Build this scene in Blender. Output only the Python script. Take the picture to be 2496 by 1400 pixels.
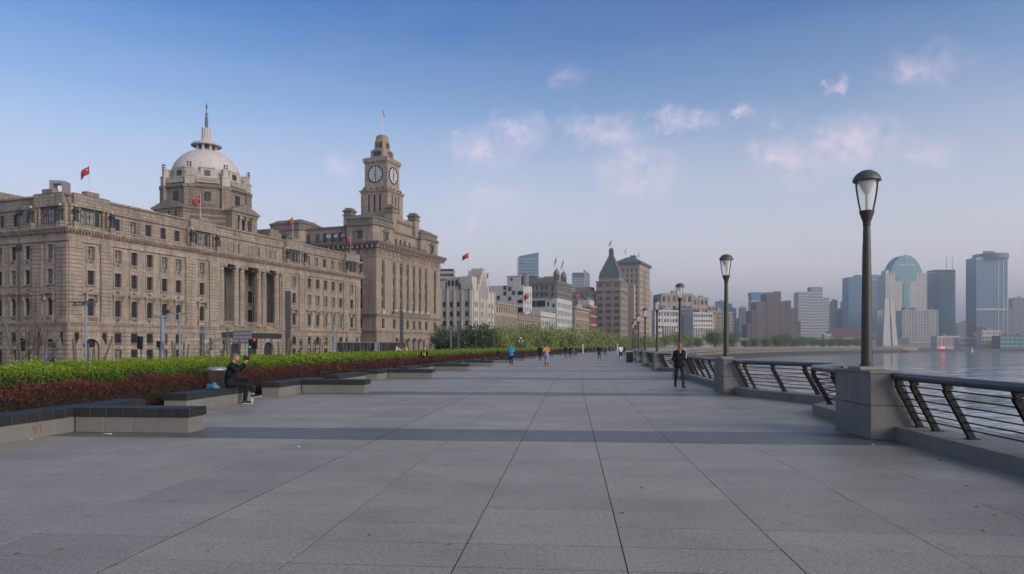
import bpy, bmesh, math, random
import numpy as np
from mathutils import Vector, Matrix
random.seed(7)
R = math.radians
HAZE_D = .00039
for o in list(bpy.data.objects): bpy.data.objects.remove(o)
scene = bpy.context.scene
COL = scene.collection

# ------------------------------------------------------------ camera
F, HOR, CX, EYE = 1742.0, 844.5, 1248.0, 1.54     # focal length and horizon measured in photo pixels, eye height in metres
cam_d = bpy.data.cameras.new('camera'); cam = bpy.data.objects.new('camera', cam_d); COL.objects.link(cam)
cam.location = (0, 0, EYE); cam.rotation_euler = (R(90), 0, 0)
cam_d.sensor_width = 36; cam_d.lens = F / 2496 * 36
cam_d.shift_y = (HOR - 700) / 2496
cam_d.clip_start = .1; cam_d.clip_end = 20000
scene.camera = cam

# ------------------------------------------------------------ sky and sun
SUN_EL, SUN_AZ = 20.0, 126.0      # azimuth clockwise from the view direction (+Y)
world = bpy.data.worlds.new('World'); scene.world = world; world.use_nodes = True
world.cycles.sampling_method = 'MANUAL'; world.cycles.sample_map_resolution = 256
nt = world.node_tree; nt.nodes.clear()
def N(t, ty, **k):
    n = t.nodes.new(ty)
    for a, b in k.items():
        if a == 'inp':
            for i, v in b.items(): n.inputs[i].default_value = v
        else: setattr(n, a, b)
    return n
def L(t, a, b): t.links.new(a, b)
def MT(t, op, a, b=None, c=None, clamp=False):
    n = t.nodes.new('ShaderNodeMath'); n.operation = op; n.use_clamp = clamp
    for i, v in enumerate((a, b, c)):
        if v is None: continue
        if isinstance(v, (int, float)): n.inputs[i].default_value = v
        else: t.links.new(v, n.inputs[i])
    return n.outputs[0]
def MIX(t, fac, a, b, mode='MIX'):
    n = t.nodes.new('ShaderNodeMix'); n.data_type = 'RGBA'; n.blend_type = mode
    for i, v in ((0, fac), (6, a), (7, b)):
        if isinstance(v, (int, float)): n.inputs[i].default_value = v
        elif isinstance(v, tuple): n.inputs[i].default_value = (*v, 1)
        else: t.links.new(v, n.inputs[i])
    return n.outputs[2]
def RAMP(t, fac, stops):
    n = t.nodes.new('ShaderNodeValToRGB'); e = n.color_ramp.elements
    while len(e) < len(stops): e.new(.5)
    for k, (p, c) in zip(e, stops):
        k.position = p; k.color = (*c, 1) if isinstance(c, tuple) else (c, c, c, 1)
    t.links.new(fac, n.inputs[0]); return n.outputs[0]
sky = N(nt, 'ShaderNodeTexSky', sky_type='NISHITA', sun_disc=False, sun_elevation=R(SUN_EL), sun_rotation=R(SUN_AZ),
        altitude=50, air_density=1.0, dust_density=1.6, ozone_density=1.4)
tc = N(nt, 'ShaderNodeTexCoord'); sep = N(nt, 'ShaderNodeSeparateXYZ'); L(nt, tc.outputs['Generated'], sep.inputs[0])
dx, dy, dz = sep.outputs
# thin high morning cloud: noise in a flattened direction space, thresholded
cz = MT(nt, 'ADD', MT(nt, 'MAXIMUM', dz, 0.0), .20)
cv = N(nt, 'ShaderNodeCombineXYZ'); L(nt, MT(nt, 'DIVIDE', dx, cz), cv.inputs[0]); L(nt, MT(nt, 'DIVIDE', dy, cz), cv.inputs[1]); L(nt, MT(nt, 'MULTIPLY', dz, 7.0), cv.inputs[2])
def cnoise(scale, det, off, rough=.55, dist=0.0):
    m = N(nt, 'ShaderNodeMapping'); m.inputs[1].default_value = off; L(nt, cv.outputs[0], m.inputs[0])
    n = N(nt, 'ShaderNodeTexNoise', inp={2: scale, 3: det, 4: rough, 8: dist}); L(nt, m.outputs[0], n.inputs[0]); return n.outputs[0]
big = cnoise(1.35, 3, (3.1, 1.7, 0)); fine = cnoise(4.2, 8, (0.4, 5.2, 0), .62, .3)
cl = MT(nt, 'ADD', MT(nt, 'MULTIPLY', big, 1.0), MT(nt, 'MULTIPLY', fine, .75))
# the individual puffs the photograph shows, as soft directions broken up by the same noise
def dirv(px, py):
    v = Vector(((px - CX) / F, 1, (HOR - py) / F)); return v.normalized()
nv = N(nt, 'ShaderNodeVectorMath', operation='NORMALIZE'); L(nt, tc.outputs['Generated'], nv.inputs[0])
wob = N(nt, 'ShaderNodeTexNoise', inp={2: 30.0, 3: 9, 4: .70}); L(nt, nv.outputs[0], wob.inputs[0])
SCV = (.8, .8, 1.35)
wc = N(nt, 'ShaderNodeVectorMath', operation='MULTIPLY_ADD'); L(nt, wob.outputs['Color'], wc.inputs[0]); wc.inputs[1].default_value = (.075,.075,.075); L(nt, nv.outputs[0], wc.inputs[2])
wd = N(nt, 'ShaderNodeVectorMath', operation='SUBTRACT'); L(nt, wc.outputs[0], wd.inputs[0]); wd.inputs[1].default_value = (.0375,.0375,.0375)
ml = N(nt, 'ShaderNodeVectorMath', operation='MULTIPLY'); L(nt, wd.outputs[0], ml.inputs[0]); ml.inputs[1].default_value = SCV
puff = None
for px, py, rad, st in [(1262, 318, .034, 1.), (1185, 362, .042, .85), (1405, 306, .02, .8), (1500, 320, .036, .75), (1560, 420, .05, .75), (1460, 300, .02, .7),
                        (1638, 293, .022, .95), (1720, 300, .018, .8), (1812, 281, .013, 1.), (2050, 212, .013, 1.), (1912, 388, .036, .85), (2000, 380, .05, .55),
                        (2085, 350, .045, .85), (2265, 160, .036, .5), (1395, 185, .02, .34), (1870, 290, .015, .6), (830, 410, .018, .55), (1200, 480, .05, .5), (2250, 375, .03, .6), (1160, 545, .012, .6), (2340, 165, .03, .3)]:
    d = dirv(px, py)
    ds = N(nt, 'ShaderNodeVectorMath', operation='DISTANCE'); L(nt, ml.outputs[0], ds.inputs[0]); ds.inputs[1].default_value = [a*b for a, b in zip(d, SCV)]
    g = MT(nt, 'MULTIPLY_ADD', ds.outputs['Value'], -st/(rad*1.25), st, clamp=True)
    puff = g if puff is None else MT(nt, 'MAXIMUM', puff, g)
pm = MT(nt, 'MULTIPLY', puff, MT(nt, 'MULTIPLY', MT(nt, 'SUBTRACT', wob.outputs[0], .34, clamp=True), 5.2), clamp=True)
hi = RAMP(nt, dz, [(0.0, .5), (.12, 1.0), (.33, .55), (.5, .35)])
veil = MT(nt, 'MULTIPLY', RAMP(nt, cl, [(.86, 0.0), (1.12, .5)]), hi)
mask = MT(nt, 'MAXIMUM', MT(nt, 'MULTIPLY', pm, .38), MT(nt, 'MULTIPLY', veil, .06), clamp=True)
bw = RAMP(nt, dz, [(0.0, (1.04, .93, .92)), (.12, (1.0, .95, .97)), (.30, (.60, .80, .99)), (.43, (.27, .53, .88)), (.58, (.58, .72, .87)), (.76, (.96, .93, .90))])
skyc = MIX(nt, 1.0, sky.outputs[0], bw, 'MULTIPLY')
low = RAMP(nt, dz, [(0.0, .85), (.10, .72), (.20, .42), (.31, .10), (.40, 0.0)])
skyc = MIX(nt, low, skyc, (5.65, 5.2, 5.6))
skyc = MIX(nt, mask, skyc, (8.3, 6.1, 6.3))
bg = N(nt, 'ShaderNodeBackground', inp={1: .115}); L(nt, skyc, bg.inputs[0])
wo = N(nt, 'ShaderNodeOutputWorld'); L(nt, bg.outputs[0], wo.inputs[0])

sun_d = bpy.data.lights.new('sun', 'SUN'); sun = bpy.data.objects.new('sun', sun_d); COL.objects.link(sun)
sun_d.energy = 1.9; sun_d.angle = R(38); sun_d.color = (1.0, .85, .70)
_az, _el = R(SUN_AZ), R(SUN_EL)
sdir = Vector((math.sin(_az) * math.cos(_el), math.cos(_az) * math.cos(_el), math.sin(_el)))
sun.rotation_euler = (-sdir).to_track_quat('-Z', 'Y').to_euler()
sun.location = (60, -40, 60)

vs = scene.view_settings
vs.view_transform = 'Standard'; vs.look = 'None'; vs.gamma = 1; vs.use_curve_mapping = False; vs.exposure = 0.72
scene.display_settings.display_device = 'sRGB'
scene.render.engine = 'CYCLES'
cy = scene.cycles
cy.use_denoising = True; cy.max_bounces = 6; cy.diffuse_bounces = 3; cy.glossy_bounces = 3; cy.transmission_bounces = 6; cy.transparent_max_bounces = 8; cy.volume_bounces = 0
try: cy.denoiser = 'OPENIMAGEDENOISE'
except Exception: pass
cy.use_adaptive_sampling = True; cy.adaptive_threshold = .01
# ------------------------------------------------------------ geometry helpers
class MB:
    def __init__(s): s.v, s.f, s.m = [], [], []
    def add(s, vs_, fs, mi=0):
        b = len(s.v); s.v += [tuple(p) for p in vs_]
        for f in fs: s.f.append(tuple(i + b for i in f)); s.m.append(mi)
        return s
    def box(s, x0, x1, y0, y1, z0, z1, mi=0):
        if x0 > x1: x0, x1 = x1, x0
        if y0 > y1: y0, y1 = y1, y0
        return s.add([(x0,y0,z0),(x1,y0,z0),(x1,y1,z0),(x0,y1,z0),(x0,y0,z1),(x1,y0,z1),(x1,y1,z1),(x0,y1,z1)],
                     [(0,3,2,1),(4,5,6,7),(0,1,5,4),(1,2,6,5),(2,3,7,6),(3,0,4,7)], mi)
    def taper(s, x0, x1, y0, y1, z0, z1, i, mi=0):       # box whose top is inset by i
        ix, iy = i if isinstance(i, tuple) else (i, i)
        return s.add([(x0,y0,z0),(x1,y0,z0),(x1,y1,z0),(x0,y1,z0),(x0+ix,y0+iy,z1),(x1-ix,y0+iy,z1),(x1-ix,y1-iy,z1),(x0+ix,y1-iy,z1)],
                     [(0,3,2,1),(4,5,6,7),(0,1,5,4),(1,2,6,5),(2,3,7,6),(3,0,4,7)], mi)
    def prism(s, poly, z0, z1, mi=0, top=None):
        n = len(poly); top = top or poly
        return s.add([(x,y,z0) for x,y in poly] + [(x,y,z1) for x,y in top],
                     [tuple(range(n-1,-1,-1)), tuple(range(n,2*n))] + [(i,(i+1)%n,n+(i+1)%n,n+i) for i in range(n)], mi)
    def lathe(s, prof, n=16, cx=0, cy=0, a0=0.0, mi=0, cap=True):
        vv, ff = [], []
        for r, z in prof:
            for k in range(n):
                a = a0 + 2*math.pi*k/n; vv.append((cx + r*math.cos(a), cy + r*math.sin(a), z))
        for j in range(len(prof)-1):
            for k in range(n):
                k2 = (k+1) % n; ff.append((j*n+k, j*n+k2, (j+1)*n+k2, (j+1)*n+k))
        if cap:
            ff.append(tuple(range(n-1,-1,-1))); ff.append(tuple(range((len(prof)-1)*n, len(prof)*n)))
        return s.add(vv, ff, mi)
    def tube(s, pts, rad, n=8, mi=0, cap=True):
        pts = [Vector(p) for p in pts]; vv, ff = [], []
        if not isinstance(rad, (list, tuple)): rad = [rad]*len(pts)
        up = None
        for i, p in enumerate(pts):
            d = (pts[min(i+1,len(pts)-1)] - pts[max(i-1,0)])
            d = d.normalized() if d.length > 1e-9 else Vector((0,0,1))
            if up is None: up = Vector((0,0,1)) if abs(d.z) < .9 else Vector((1,0,0))
            a = d.cross(up).normalized(); b = d.cross(a).normalized(); up = -b if (-b).dot(up) > 0 else b
            for k in range(n):
                t = 2*math.pi*k/n; vv.append(p + (a*math.cos(t) + b*math.sin(t))*rad[i])
        for j in range(len(pts)-1):
            for k in range(n):
                k2 = (k+1) % n; ff.append((j*n+k, (j+1)*n+k, (j+1)*n+k2, j*n+k2))
        if cap: ff.append(tuple(range(n))); ff.append(tuple(range(len(pts)*n-1, (len(pts)-1)*n-1, -1)))
        return s.add(vv, ff, mi)
    def bar(s, p, q, w, h, mi=0):            # rectangular bar from p to q
        p, q = Vector(p), Vector(q); d = (q-p).normalized()
        up = Vector((0,0,1)) if abs(d.z) < .95 else Vector((0,1,0))
        a = d.cross(up).normalized()*w/2; b = a.cross(d).normalized()*h/2
        return s.add([p-a-b,p+a-b,p+a+b,p-a+b,q-a-b,q+a-b,q+a+b,q-a+b],[(0,3,2,1),(4,5,6,7),(0,1,5,4),(1,2,6,5),(2,3,7,6),(3,0,4,7)],mi)
    def sphere(s, c, r, n=10, m=6, mi=0, zs=1.0):
        return s.lathe([(max(1e-3, r*math.sin(math.pi*j/m)), c[2]-zs*r*math.cos(math.pi*j/m)) for j in range(m+1)], n, c[0], c[1], 0, mi)
    def mesh(s, name, mats, smooth=None, dz=0.0):
        me = bpy.data.meshes.new(name)
        me.from_pydata([(x,y,z+dz) for x,y,z in s.v] if dz else s.v, [], s.f)
        for m in (mats if isinstance(mats, (list,tuple)) else [mats]): me.materials.append(m)
        if any(s.m): me.polygons.foreach_set('material_index', s.m)
        if smooth is not None:
            me.polygons.foreach_set('use_smooth', [True]*len(me.polygons))
            me.set_sharp_from_angle(angle=R(smooth))
        me.update(); return me
    def build(s, name, mats, parent=None, smooth=None, dz=0.0, kind=None):
        return link(name, s.mesh(name, mats, smooth, dz), parent, kind)
def link(name, me, parent=None, kind=None, loc=None, rz=None, sc=None):
    o = bpy.data.objects.new(name, me); COL.objects.link(o)
    if parent: o.parent = parent
    if kind: o['kind'] = kind
    if loc is not None: o.location = loc
    if rz is not None: o.rotation_euler = (0,0,rz)
    if sc is not None: o.scale = sc if isinstance(sc, tuple) else (sc,sc,sc)
    return o
def tag(o, label, cat, group=None, kind=None):
    o['label'] = label; o['category'] = cat
    if group: o['group'] = group
    if kind: o['kind'] = kind
    return o
def root(name, loc, rz=0.0, label=None, cat=None, group=None):
    o = link(name, None, None, None, loc, rz); o.empty_display_size = .3
    if label: tag(o, label, cat, group)
    return o
def kids(o): return [c for c in bpy.data.objects if c.parent is o]
def copy_tree(o, loc, rz=None, label=None, sc=None):
    ch = {}
    for c in bpy.data.objects: ch.setdefault(c.parent, []).append(c)
    def rec(a, par):
        b = a.copy(); COL.objects.link(b); b.parent = par
        for c in ch.get(a, []): rec(c, b)
        return b
    r = rec(o, None); r.location = loc
    if rz is not None: r.rotation_euler = (0,0,rz)
    if sc is not None: r.scale = sc if isinstance(sc, tuple) else (sc,sc,sc)
    if label: r['label'] = label
    return r
# world positions: depth from a measured distance, or the ground point under a photo pixel
def at(px, Y): return (px - CX) / F * Y
def zat(py, Y): return EYE + (HOR - py) / F * Y
# promenade frame: s runs along the walk, t to the river side; the walk bends slowly right
_n = math.hypot(145, F); PS, PC = 145/_n, F/_n
PROM_A = math.atan2(PS, PC)          # heading of the walk, clockwise from +Y
def bend(s): return .00052 * max(0.0, s - 20)**2
def W(s, t, z=0.0):
    t = t + bend(s)
    return Vector((s*PS + t*PC, s*PC - t*PS, z))
def heading(s): return PROM_A + math.atan(.00104 * max(0.0, s-20))
# ------------------------------------------------------------ materials
MATS = {}
def mat(name, col, rough=.7, var=.12, scale=3.0, bump=0.0, bscale=None, metal=0.0, spec=.5, streak=0.0, blocks=None, mortar=.45, rand=0.0, island=0.0, hue=None, alpha=1.0, emit=None, coords='Object', mottle=None):
    m = bpy.data.materials.new(name); m.use_nodes = True; t = m.node_tree; b = t.nodes['Principled BSDF']
    b.inputs['Roughness'].default_value = rough; b.inputs['Metallic'].default_value = metal; b.inputs['Specular IOR Level'].default_value = spec
    c = N(t, 'ShaderNodeTexCoord'); vec = c.outputs['Object' if coords == 'Position' else coords]
    if coords == 'Position': vec = N(t, 'ShaderNodeNewGeometry').outputs['Position']
    rgb = N(t, 'ShaderNodeRGB'); rgb.outputs[0].default_value = (*col, 1); out = rgb.outputs[0]
    if var:
        n1 = N(t, 'ShaderNodeTexNoise', inp={2: scale, 3: 6, 4: .6}); L(t, vec, n1.inputs[0])
        n2 = N(t, 'ShaderNodeTexNoise', inp={2: scale*.13, 3: 4, 4: .55}); L(t, vec, n2.inputs[0])
        v = MT(t, 'ADD', MT(t, 'MULTIPLY', MT(t, 'SUBTRACT', n1.outputs[0], .5), 2.0*var), MT(t, 'MULTIPLY', MT(t, 'SUBTRACT', n2.outputs[0], .5), 2.2*var))
        out = MIX(t, 1.0, out, MT(t, 'ADD', v, 1.0), 'MULTIPLY')
    if hue:
        n3 = N(t, 'ShaderNodeTexNoise', inp={2: scale*.4, 3: 3}); L(t, vec, n3.inputs[0])
        out = MIX(t, RAMP(t, n3.outputs[0], [(.4, 0.0), (.62, .6)]), out, hue)
    if streak:
        mp = N(t, 'ShaderNodeMapping'); mp.inputs[3].default_value = (1.3, 1.3, .07); L(t, vec, mp.inputs[0])
        n4 = N(t, 'ShaderNodeTexNoise', inp={2: 1.0, 3: 6, 4: .65}); L(t, mp.outputs[0], n4.inputs[0])
        out = MIX(t, MT(t, 'MULTIPLY', RAMP(t, n4.outputs[0], [(.44, 0.0), (.72, 1.0)]), streak), out, MIX(t, 1.0, out, (.38, .37, .36), 'MULTIPLY'))
    hgt = None
    if blocks:
        sx = N(t, 'ShaderNodeSeparateXYZ'); L(t, vec, sx.inputs[0]); cb = N(t, 'ShaderNodeCombineXYZ')
        L(t, MT(t, 'ADD', sx.outputs[0], sx.outputs[1]), cb.inputs[0]); L(t, sx.outputs[2], cb.inputs[1])
        br = N(t, 'ShaderNodeTexBrick', inp={1: (1,1,1,1), 2: (.80,.79,.78,1), 3: (mortar,mortar,mortar,1), 4: 1.0, 5: .05, 6: .2, 7: 0.0, 8: blocks[0], 9: blocks[1]})
        L(t, cb.outputs[0], br.inputs[0]); out = MIX(t, 1.0, out, br.outputs[0], 'MULTIPLY'); hgt = br.outputs[1]
    if rand:
        oi = N(t, 'ShaderNodeObjectInfo'); out = MIX(t, 1.0, out, MT(t, 'ADD', MT(t, 'MULTIPLY', MT(t, 'SUBTRACT', oi.outputs['Random'], .5), 2*rand), 1.0), 'MULTIPLY')
    if island:
        g = N(t, 'ShaderNodeNewGeometry'); out = MIX(t, 1.0, out, MT(t, 'ADD', MT(t, 'MULTIPLY', MT(t, 'SUBTRACT', g.outputs['Random Per Island'], .5), 2*island), 1.0), 'MULTIPLY')
    if mottle:
        n5 = N(t, 'ShaderNodeTexVoronoi', inp={2: mottle}); L(t, vec, n5.inputs[0])
        out = MIX(t, .35, out, MIX(t, 1.0, out, n5.outputs['Color'], 'MULTIPLY'))
    L(t, out, b.inputs['Base Color'])
    if bump or hgt is not None:
        bp = N(t, 'ShaderNodeBump', inp={0: bump if bump else .4, 1: .05})
        if bump:
            nb = N(t, 'ShaderNodeTexNoise', inp={2: bscale or scale*6, 3: 5, 4: .6}); L(t, vec, nb.inputs[0]); hh = nb.outputs[0]
            if hgt is not None: hh = MT(t, 'SUBTRACT', hh, MT(t, 'MULTIPLY', hgt, 1.5))
        else: hh = MT(t, 'SUBTRACT', 1.0, hgt)
        L(t, hh, bp.inputs['Height']); L(t, bp.outputs[0], b.inputs['Normal'])
    if alpha < 1: b.inputs['Alpha'].default_value = alpha
    if emit: b.inputs['Emission Color'].default_value = (*emit[:3], 1); b.inputs['Emission Strength'].default_value = emit[3]
    MATS[name] = m; return m
def glass_mat(name, dark, pale, share, rough=.12, spec=.4):
    """window pane: dark room or drawn curtain, by pane"""
    m = bpy.data.materials.new(name); m.use_nodes = True; t = m.node_tree; b = t.nodes['Principled BSDF']
    oi = N(t, 'ShaderNodeObjectInfo'); g = N(t, 'ShaderNodeNewGeometry'); c = N(t, 'ShaderNodeTexCoord')
    rnd = MT(t, 'FRACT', MT(t, 'ADD', MT(t, 'MULTIPLY', oi.outputs['Random'], 7.31), MT(t, 'MULTIPLY', g.outputs['Random Per Island'], 3.7)))
    sx = N(t, 'ShaderNodeSeparateXYZ'); L(t, c.outputs['Object'], sx.inputs[0])
    fold = MT(t, 'ADD', .75, MT(t, 'MULTIPLY', MT(t, 'SINE', MT(t, 'MULTIPLY', MT(t, 'ADD', sx.outputs[0], sx.outputs[1]), 34.0)), .25))
    cur = MT(t, 'MULTIPLY', MT(t, 'LESS_THAN', rnd, share), fold)
    n = N(t, 'ShaderNodeTexNoise', inp={2: .9, 3: 3}); L(t, c.outputs['Object'], n.inputs[0])
    cur = MT(t, 'MULTIPLY', cur, RAMP(t, n.outputs[0], [(.35, .15), (.6, 1.0)]))
    out = MIX(t, cur, MIX(t, n.outputs[0], tuple(x*.6 for x in dark), tuple(x*1.4 for x in dark)), pale)
    L(t, out, b.inputs['Base Color']); b.inputs['Roughness'].default_value = rough; b.inputs['Specular IOR Level'].default_value = spec
    nb = N(t, 'ShaderNodeTexNoise', inp={2: .7, 3: 2}); L(t, c.outputs['Object'], nb.inputs[0]); bp = N(t, 'ShaderNodeBump', inp={0: .12, 1: .1}); L(t, nb.outputs[0], bp.inputs['Height']); L(t, bp.outputs[0], b.inputs['Normal'])
    MATS[name] = m; return m
M_hs = mat('hsbc stone', (.30,.246,.20), .85, .32, .9, .25, 6, streak=.8, blocks=(1.3,.62), mortar=.32)
M_hsj = mat('dark stone joint', (.10,.082,.068), .95, .2, 1)
M_hsp = mat('hsbc plain stone', (.322,.262,.212), .85, .34, .9, .25, 6, streak=.85, blocks=(1.6,.8), mortar=.70)
M_hsd = mat('weathered drum stone', (.25,.205,.17), .88, .2, .8, .25, 6, streak=.75, blocks=(1.2,.6), mortar=.45)
M_hsl = mat('pale drum stone', (.40,.36,.31), .85, .14, 1.2, .2, 6, streak=.35)
M_dome = mat('pale dome render', (.46,.43,.41), .8, .12, .5, .15, 3, streak=.3)
M_cus = mat('customs granite', (.325,.255,.20), .85, .28, .8, .25, 6, streak=.8, blocks=(1.5,.75), mortar=.62)
M_cusd = mat('sooty roof stone', (.16,.135,.115), .9, .22, .8, .25, 6, streak=.7)
M_brz = mat('dark bronze', (.018,.020,.022), .55, .2, 4, metal=.0)
M_fr = mat('dark window frame', (.03,.03,.032), .5, .0)
M_gl = glass_mat('window glass', (.018,.021,.026), (.34,.33,.31), .42)
M_gld = glass_mat('dark window glass', (.016,.019,.023), (.12,.12,.12), .2)
M_wht = mat('white fitting', (.45,.45,.45), .5, .05)
M_red = mat('red flag cloth', (.30,.02,.02), .75, .15, 3)
M_yel = mat('yellow star cloth', (.75,.5,.03), .75, 0)
M_pole = mat('flagpole paint', (.5,.49,.48), .5, .05)
# ------------------------------------------------------------ the setting
STREET = -3.0; WATER = -5.7
def gran(name, col, rough, wet=0.0, cell=True):
    """flame-finished granite paving: speckle, per-slab tone, scuffs and dull stains"""
    m = bpy.data.materials.new(name); m.use_nodes = True; t = m.node_tree; b = t.nodes['Principled BSDF']
    pos = N(t, 'ShaderNodeNewGeometry').outputs['Position']
    sp = N(t, 'ShaderNodeTexNoise', inp={2: 130.0, 3: 3, 4: .75}); L(t, pos, sp.inputs[0])
    s2 = N(t, 'ShaderNodeTexNoise', inp={2: 30.0, 3: 6, 4: .8}); L(t, pos, s2.inputs[0])
    bg_ = N(t, 'ShaderNodeTexNoise', inp={2: .55, 3: 6, 4: .62}); L(t, pos, bg_.inputs[0])
    # per-slab tone from the slab grid
    mp = N(t, 'ShaderNodeMapping', vector_type='TEXTURE'); mp.inputs[2].default_value = (0, 0, -PROM_A); L(t, pos, mp.inputs[0])
    sx = N(t, 'ShaderNodeSeparateXYZ'); L(t, mp.outputs[0], sx.inputs[0])
    cb = N(t, 'ShaderNodeCombineXYZ')
    L(t, MT(t, 'FLOOR', MT(t, 'DIVIDE', MT(t, 'SUBTRACT', sx.outputs[0], .385), 1.2)), cb.inputs[0]); L(t, MT(t, 'FLOOR', MT(t, 'DIVIDE', MT(t, 'SUBTRACT', sx.outputs[1], 4.94), .6)), cb.inputs[1])
    wn = N(t, 'ShaderNodeTexWhiteNoise'); L(t, cb.outputs[0], wn.inputs[0])
    k = MT(t, 'ADD', MT(t, 'MULTIPLY', MT(t, 'SUBTRACT', sp.outputs[0], .5), 4.5), MT(t, 'MULTIPLY', MT(t, 'SUBTRACT', s2.outputs[0], .5), 3.0))
    k = MT(t, 'ADD', k, MT(t, 'MULTIPLY', MT(t, 'SUBTRACT', bg_.outputs[0], .5), .9))
    k = MT(t, 'ADD', k, MT(t, 'MULTIPLY', MT(t, 'SUBTRACT', wn.outputs['Value'], .5), .17))
    out = MIX(t, 1.0, col, MT(t, 'ADD', k, 1.0), 'MULTIPLY')
    # scuffs: light, long; stains: dark, spotty
    ms = N(t, 'ShaderNodeMapping'); ms.inputs[2].default_value = (0, 0, .5); ms.inputs[3].default_value = (2.2, .5, 1); L(t, pos, ms.inputs[0])
    sc = N(t, 'ShaderNodeTexNoise', inp={2: 1.6, 3: 8, 4: .72, 8: .4}); L(t, ms.outputs[0], sc.inputs[0])
    out = MIX(t, MT(t, 'MULTIPLY', RAMP(t, sc.outputs[0], [(.57, 0.0), (.70, 1.0)]), .20), out, (.40, .39, .38))
    st = N(t, 'ShaderNodeTexNoise', inp={2: 2.3, 3: 5, 4: .6}); L(t, pos, st.inputs[0])
    out = MIX(t, MT(t, 'MULTIPLY', RAMP(t, st.outputs[0], [(.60, 0.0), (.74, 1.0)]), .42), out, (.085, .085, .09))
    sv = N(t, 'ShaderNodeTexVoronoi', inp={2: 1.15, 8: 1.0}); L(t, pos, sv.inputs[0])
    out = MIX(t, MT(t, 'MULTIPLY', RAMP(t, sv.outputs['Distance'], [(.020, 1.0), (.034, 0.0)]), .6), out, (.06, .06, .065))
    L(t, out, b.inputs['Base Color'])
    L(t, MT(t, 'ADD', rough, MT(t, 'MULTIPLY', MT(t, 'SUBTRACT', s2.outputs[0], .5), .25)), b.inputs['Roughness'])
    b.inputs['Specular IOR Level'].default_value = .5
    bp = N(t, 'ShaderNodeBump', inp={0: .35, 1: .004}); L(t, sp.outputs[0], bp.inputs['Height']); L(t, bp.outputs[0], b.inputs['Normal'])
    return m
M_slab = gran('granite slab', (.288,.248,.200), .46)
M_slabd = gran('dark granite band', (.112,.108,.103), .46)
M_slabm = gran('grey granite strip', (.258,.224,.184), .46)
M_joint = mat('dark joint bed', (.018,.016,.014), .98, .2, 5, spec=.05)
M_bed = mat('planting soil', (.05,.04,.03), .95, .3, 3, .4)
M_asph = mat('asphalt', (.055,.055,.058), .8, .2, 2, .3)
M_far = mat('far bank ground', (.10,.10,.095), .9, .2, .01)

# curved sheet between two lines of the promenade frame
def sheet(name, s_list, t0, t1, z, m, thick=0.0):
    mb = MB(); vv = []
    for s in s_list: vv += [W(s,t0,z), W(s,t1,z)]
    mb.add(vv, [(2*i, 2*i+1, 2*i+3, 2*i+2) for i in range(len(s_list)-1)])
    o = mb.build(name, m); o['kind'] = 'structure'; return o
SL = [-12,-6,0,10,20] + list(range(30,900,15))
prom = sheet('promenade', SL, -9.62, 7.6, -.003, M_joint)
tag(prom, 'grey granite promenade running beside the river', 'pavement', None, 'structure')
bed = sheet('planting_bed', SL[:-42], -16.0, -9.625, -.02, M_bed)
tag(bed, 'soil bed under the clipped hedges', 'ground', None, 'structure')
walk = sheet('far_promenade_ground', list(range(225,900,15)), -60.0, -9.625, -.04, M_asph); tag(walk, 'dark ground of the far riverside walk under trees', 'ground', None, 'structure')
# slabs
TG = [.385 + 1.2*k for k in range(-9, 5)]
TG = [t if t > -9.5 else -9.6 for t in TG] + [6.385, 7.55]
rows = []; s = 4.94 - .6*9
while s < 11.5: rows.append((s, s+.6, 0)); s += .6
s = 11.54
for per in range(20):
    rows.append((s, s+1.6, 1)); s += 1.6
    for k in range(15): rows.append((s, s+9.2/15, 0)); s += 9.2/15
WIDE = {round(.385+1.2*k,3): g for k, g in ((0,.0045),(-1,.0045),(-3,.0075),(1,.004),(-2,.0035),(2,.0035))}
cache = {}
def slab_geo(w, l):
    e = .0006; a, b_ = w/2, l/2
    return ([(-a,-b_,-.06),(a,-b_,-.06),(a,b_,-.06),(-a,b_,-.06),(-a,-b_,-e),(a,-b_,-e),(a,b_,-e),(-a,b_,-e),(-a+e,-b_+e,0),(a-e,-b_+e,0),(a-e,b_-e,0),(-a+e,b_-e,0)],
            [(8,9,10,11),(4,5,9,8),(5,6,10,9),(6,7,11,10),(7,4,8,11),(0,1,5,4),(1,2,6,5),(2,3,7,6),(3,0,4,7)])
cells = []
for (s0, s1, dark) in rows:
    for t0, t1 in zip(TG, TG[1:]):
        g0 = WIDE.get(round(t0,3), .0025); g1 = WIDE.get(round(t1,3), .0025)
        sm, tm = (s0+s1)/2, (t0+t1)/2
        if sm > 8 and bend(sm) == 0 and 0: continue
        mi = 1 if dark else (2 if -4.5 < tm < -3.2 else 0)
        p = W(sm, tm); vis = p.y > 3.6 and abs(p.x) < p.y*.80 + .8
        cells.append((math.hypot(p.x, p.y) if vis else 1e3 + sm, sm, tm, s1-s0-.012, t1-t0-g0-g1, (g0-g1)/2, mi))
cells.sort(); far = MB()
SM = [M_slab, M_slabd, M_slabm]
for i, (d, sm, tm, l, w, off, mi) in enumerate(cells):
    if i < 300:
        key = (round(w,4), round(l,4), mi)
        if key not in cache: cache[key] = MB().add(*slab_geo(w, l)).mesh('paving_slab', SM[mi])
        o = link('paving_slab', cache[key], prom, None, W(sm, tm+off, random.uniform(-.0012, .0012)), -heading(sm))
    else:
        if sm > 60 and not mi and 0: continue
        vv, ff = slab_geo(w, l); M = Matrix.Translation(W(sm, tm+off)) @ Matrix.Rotation(-heading(sm), 4, 'Z')
        if d > 30: vv, ff = [v[:2] + (0,) for v in vv[:4]], [(0,1,2,3)]
        far.add([M @ Vector(v) for v in vv], ff, mi)
fo = far.build('paving_slabs_beyond', SM, prom); fo['kind'] = 'stuff'
last = rows[-1][1]
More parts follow.
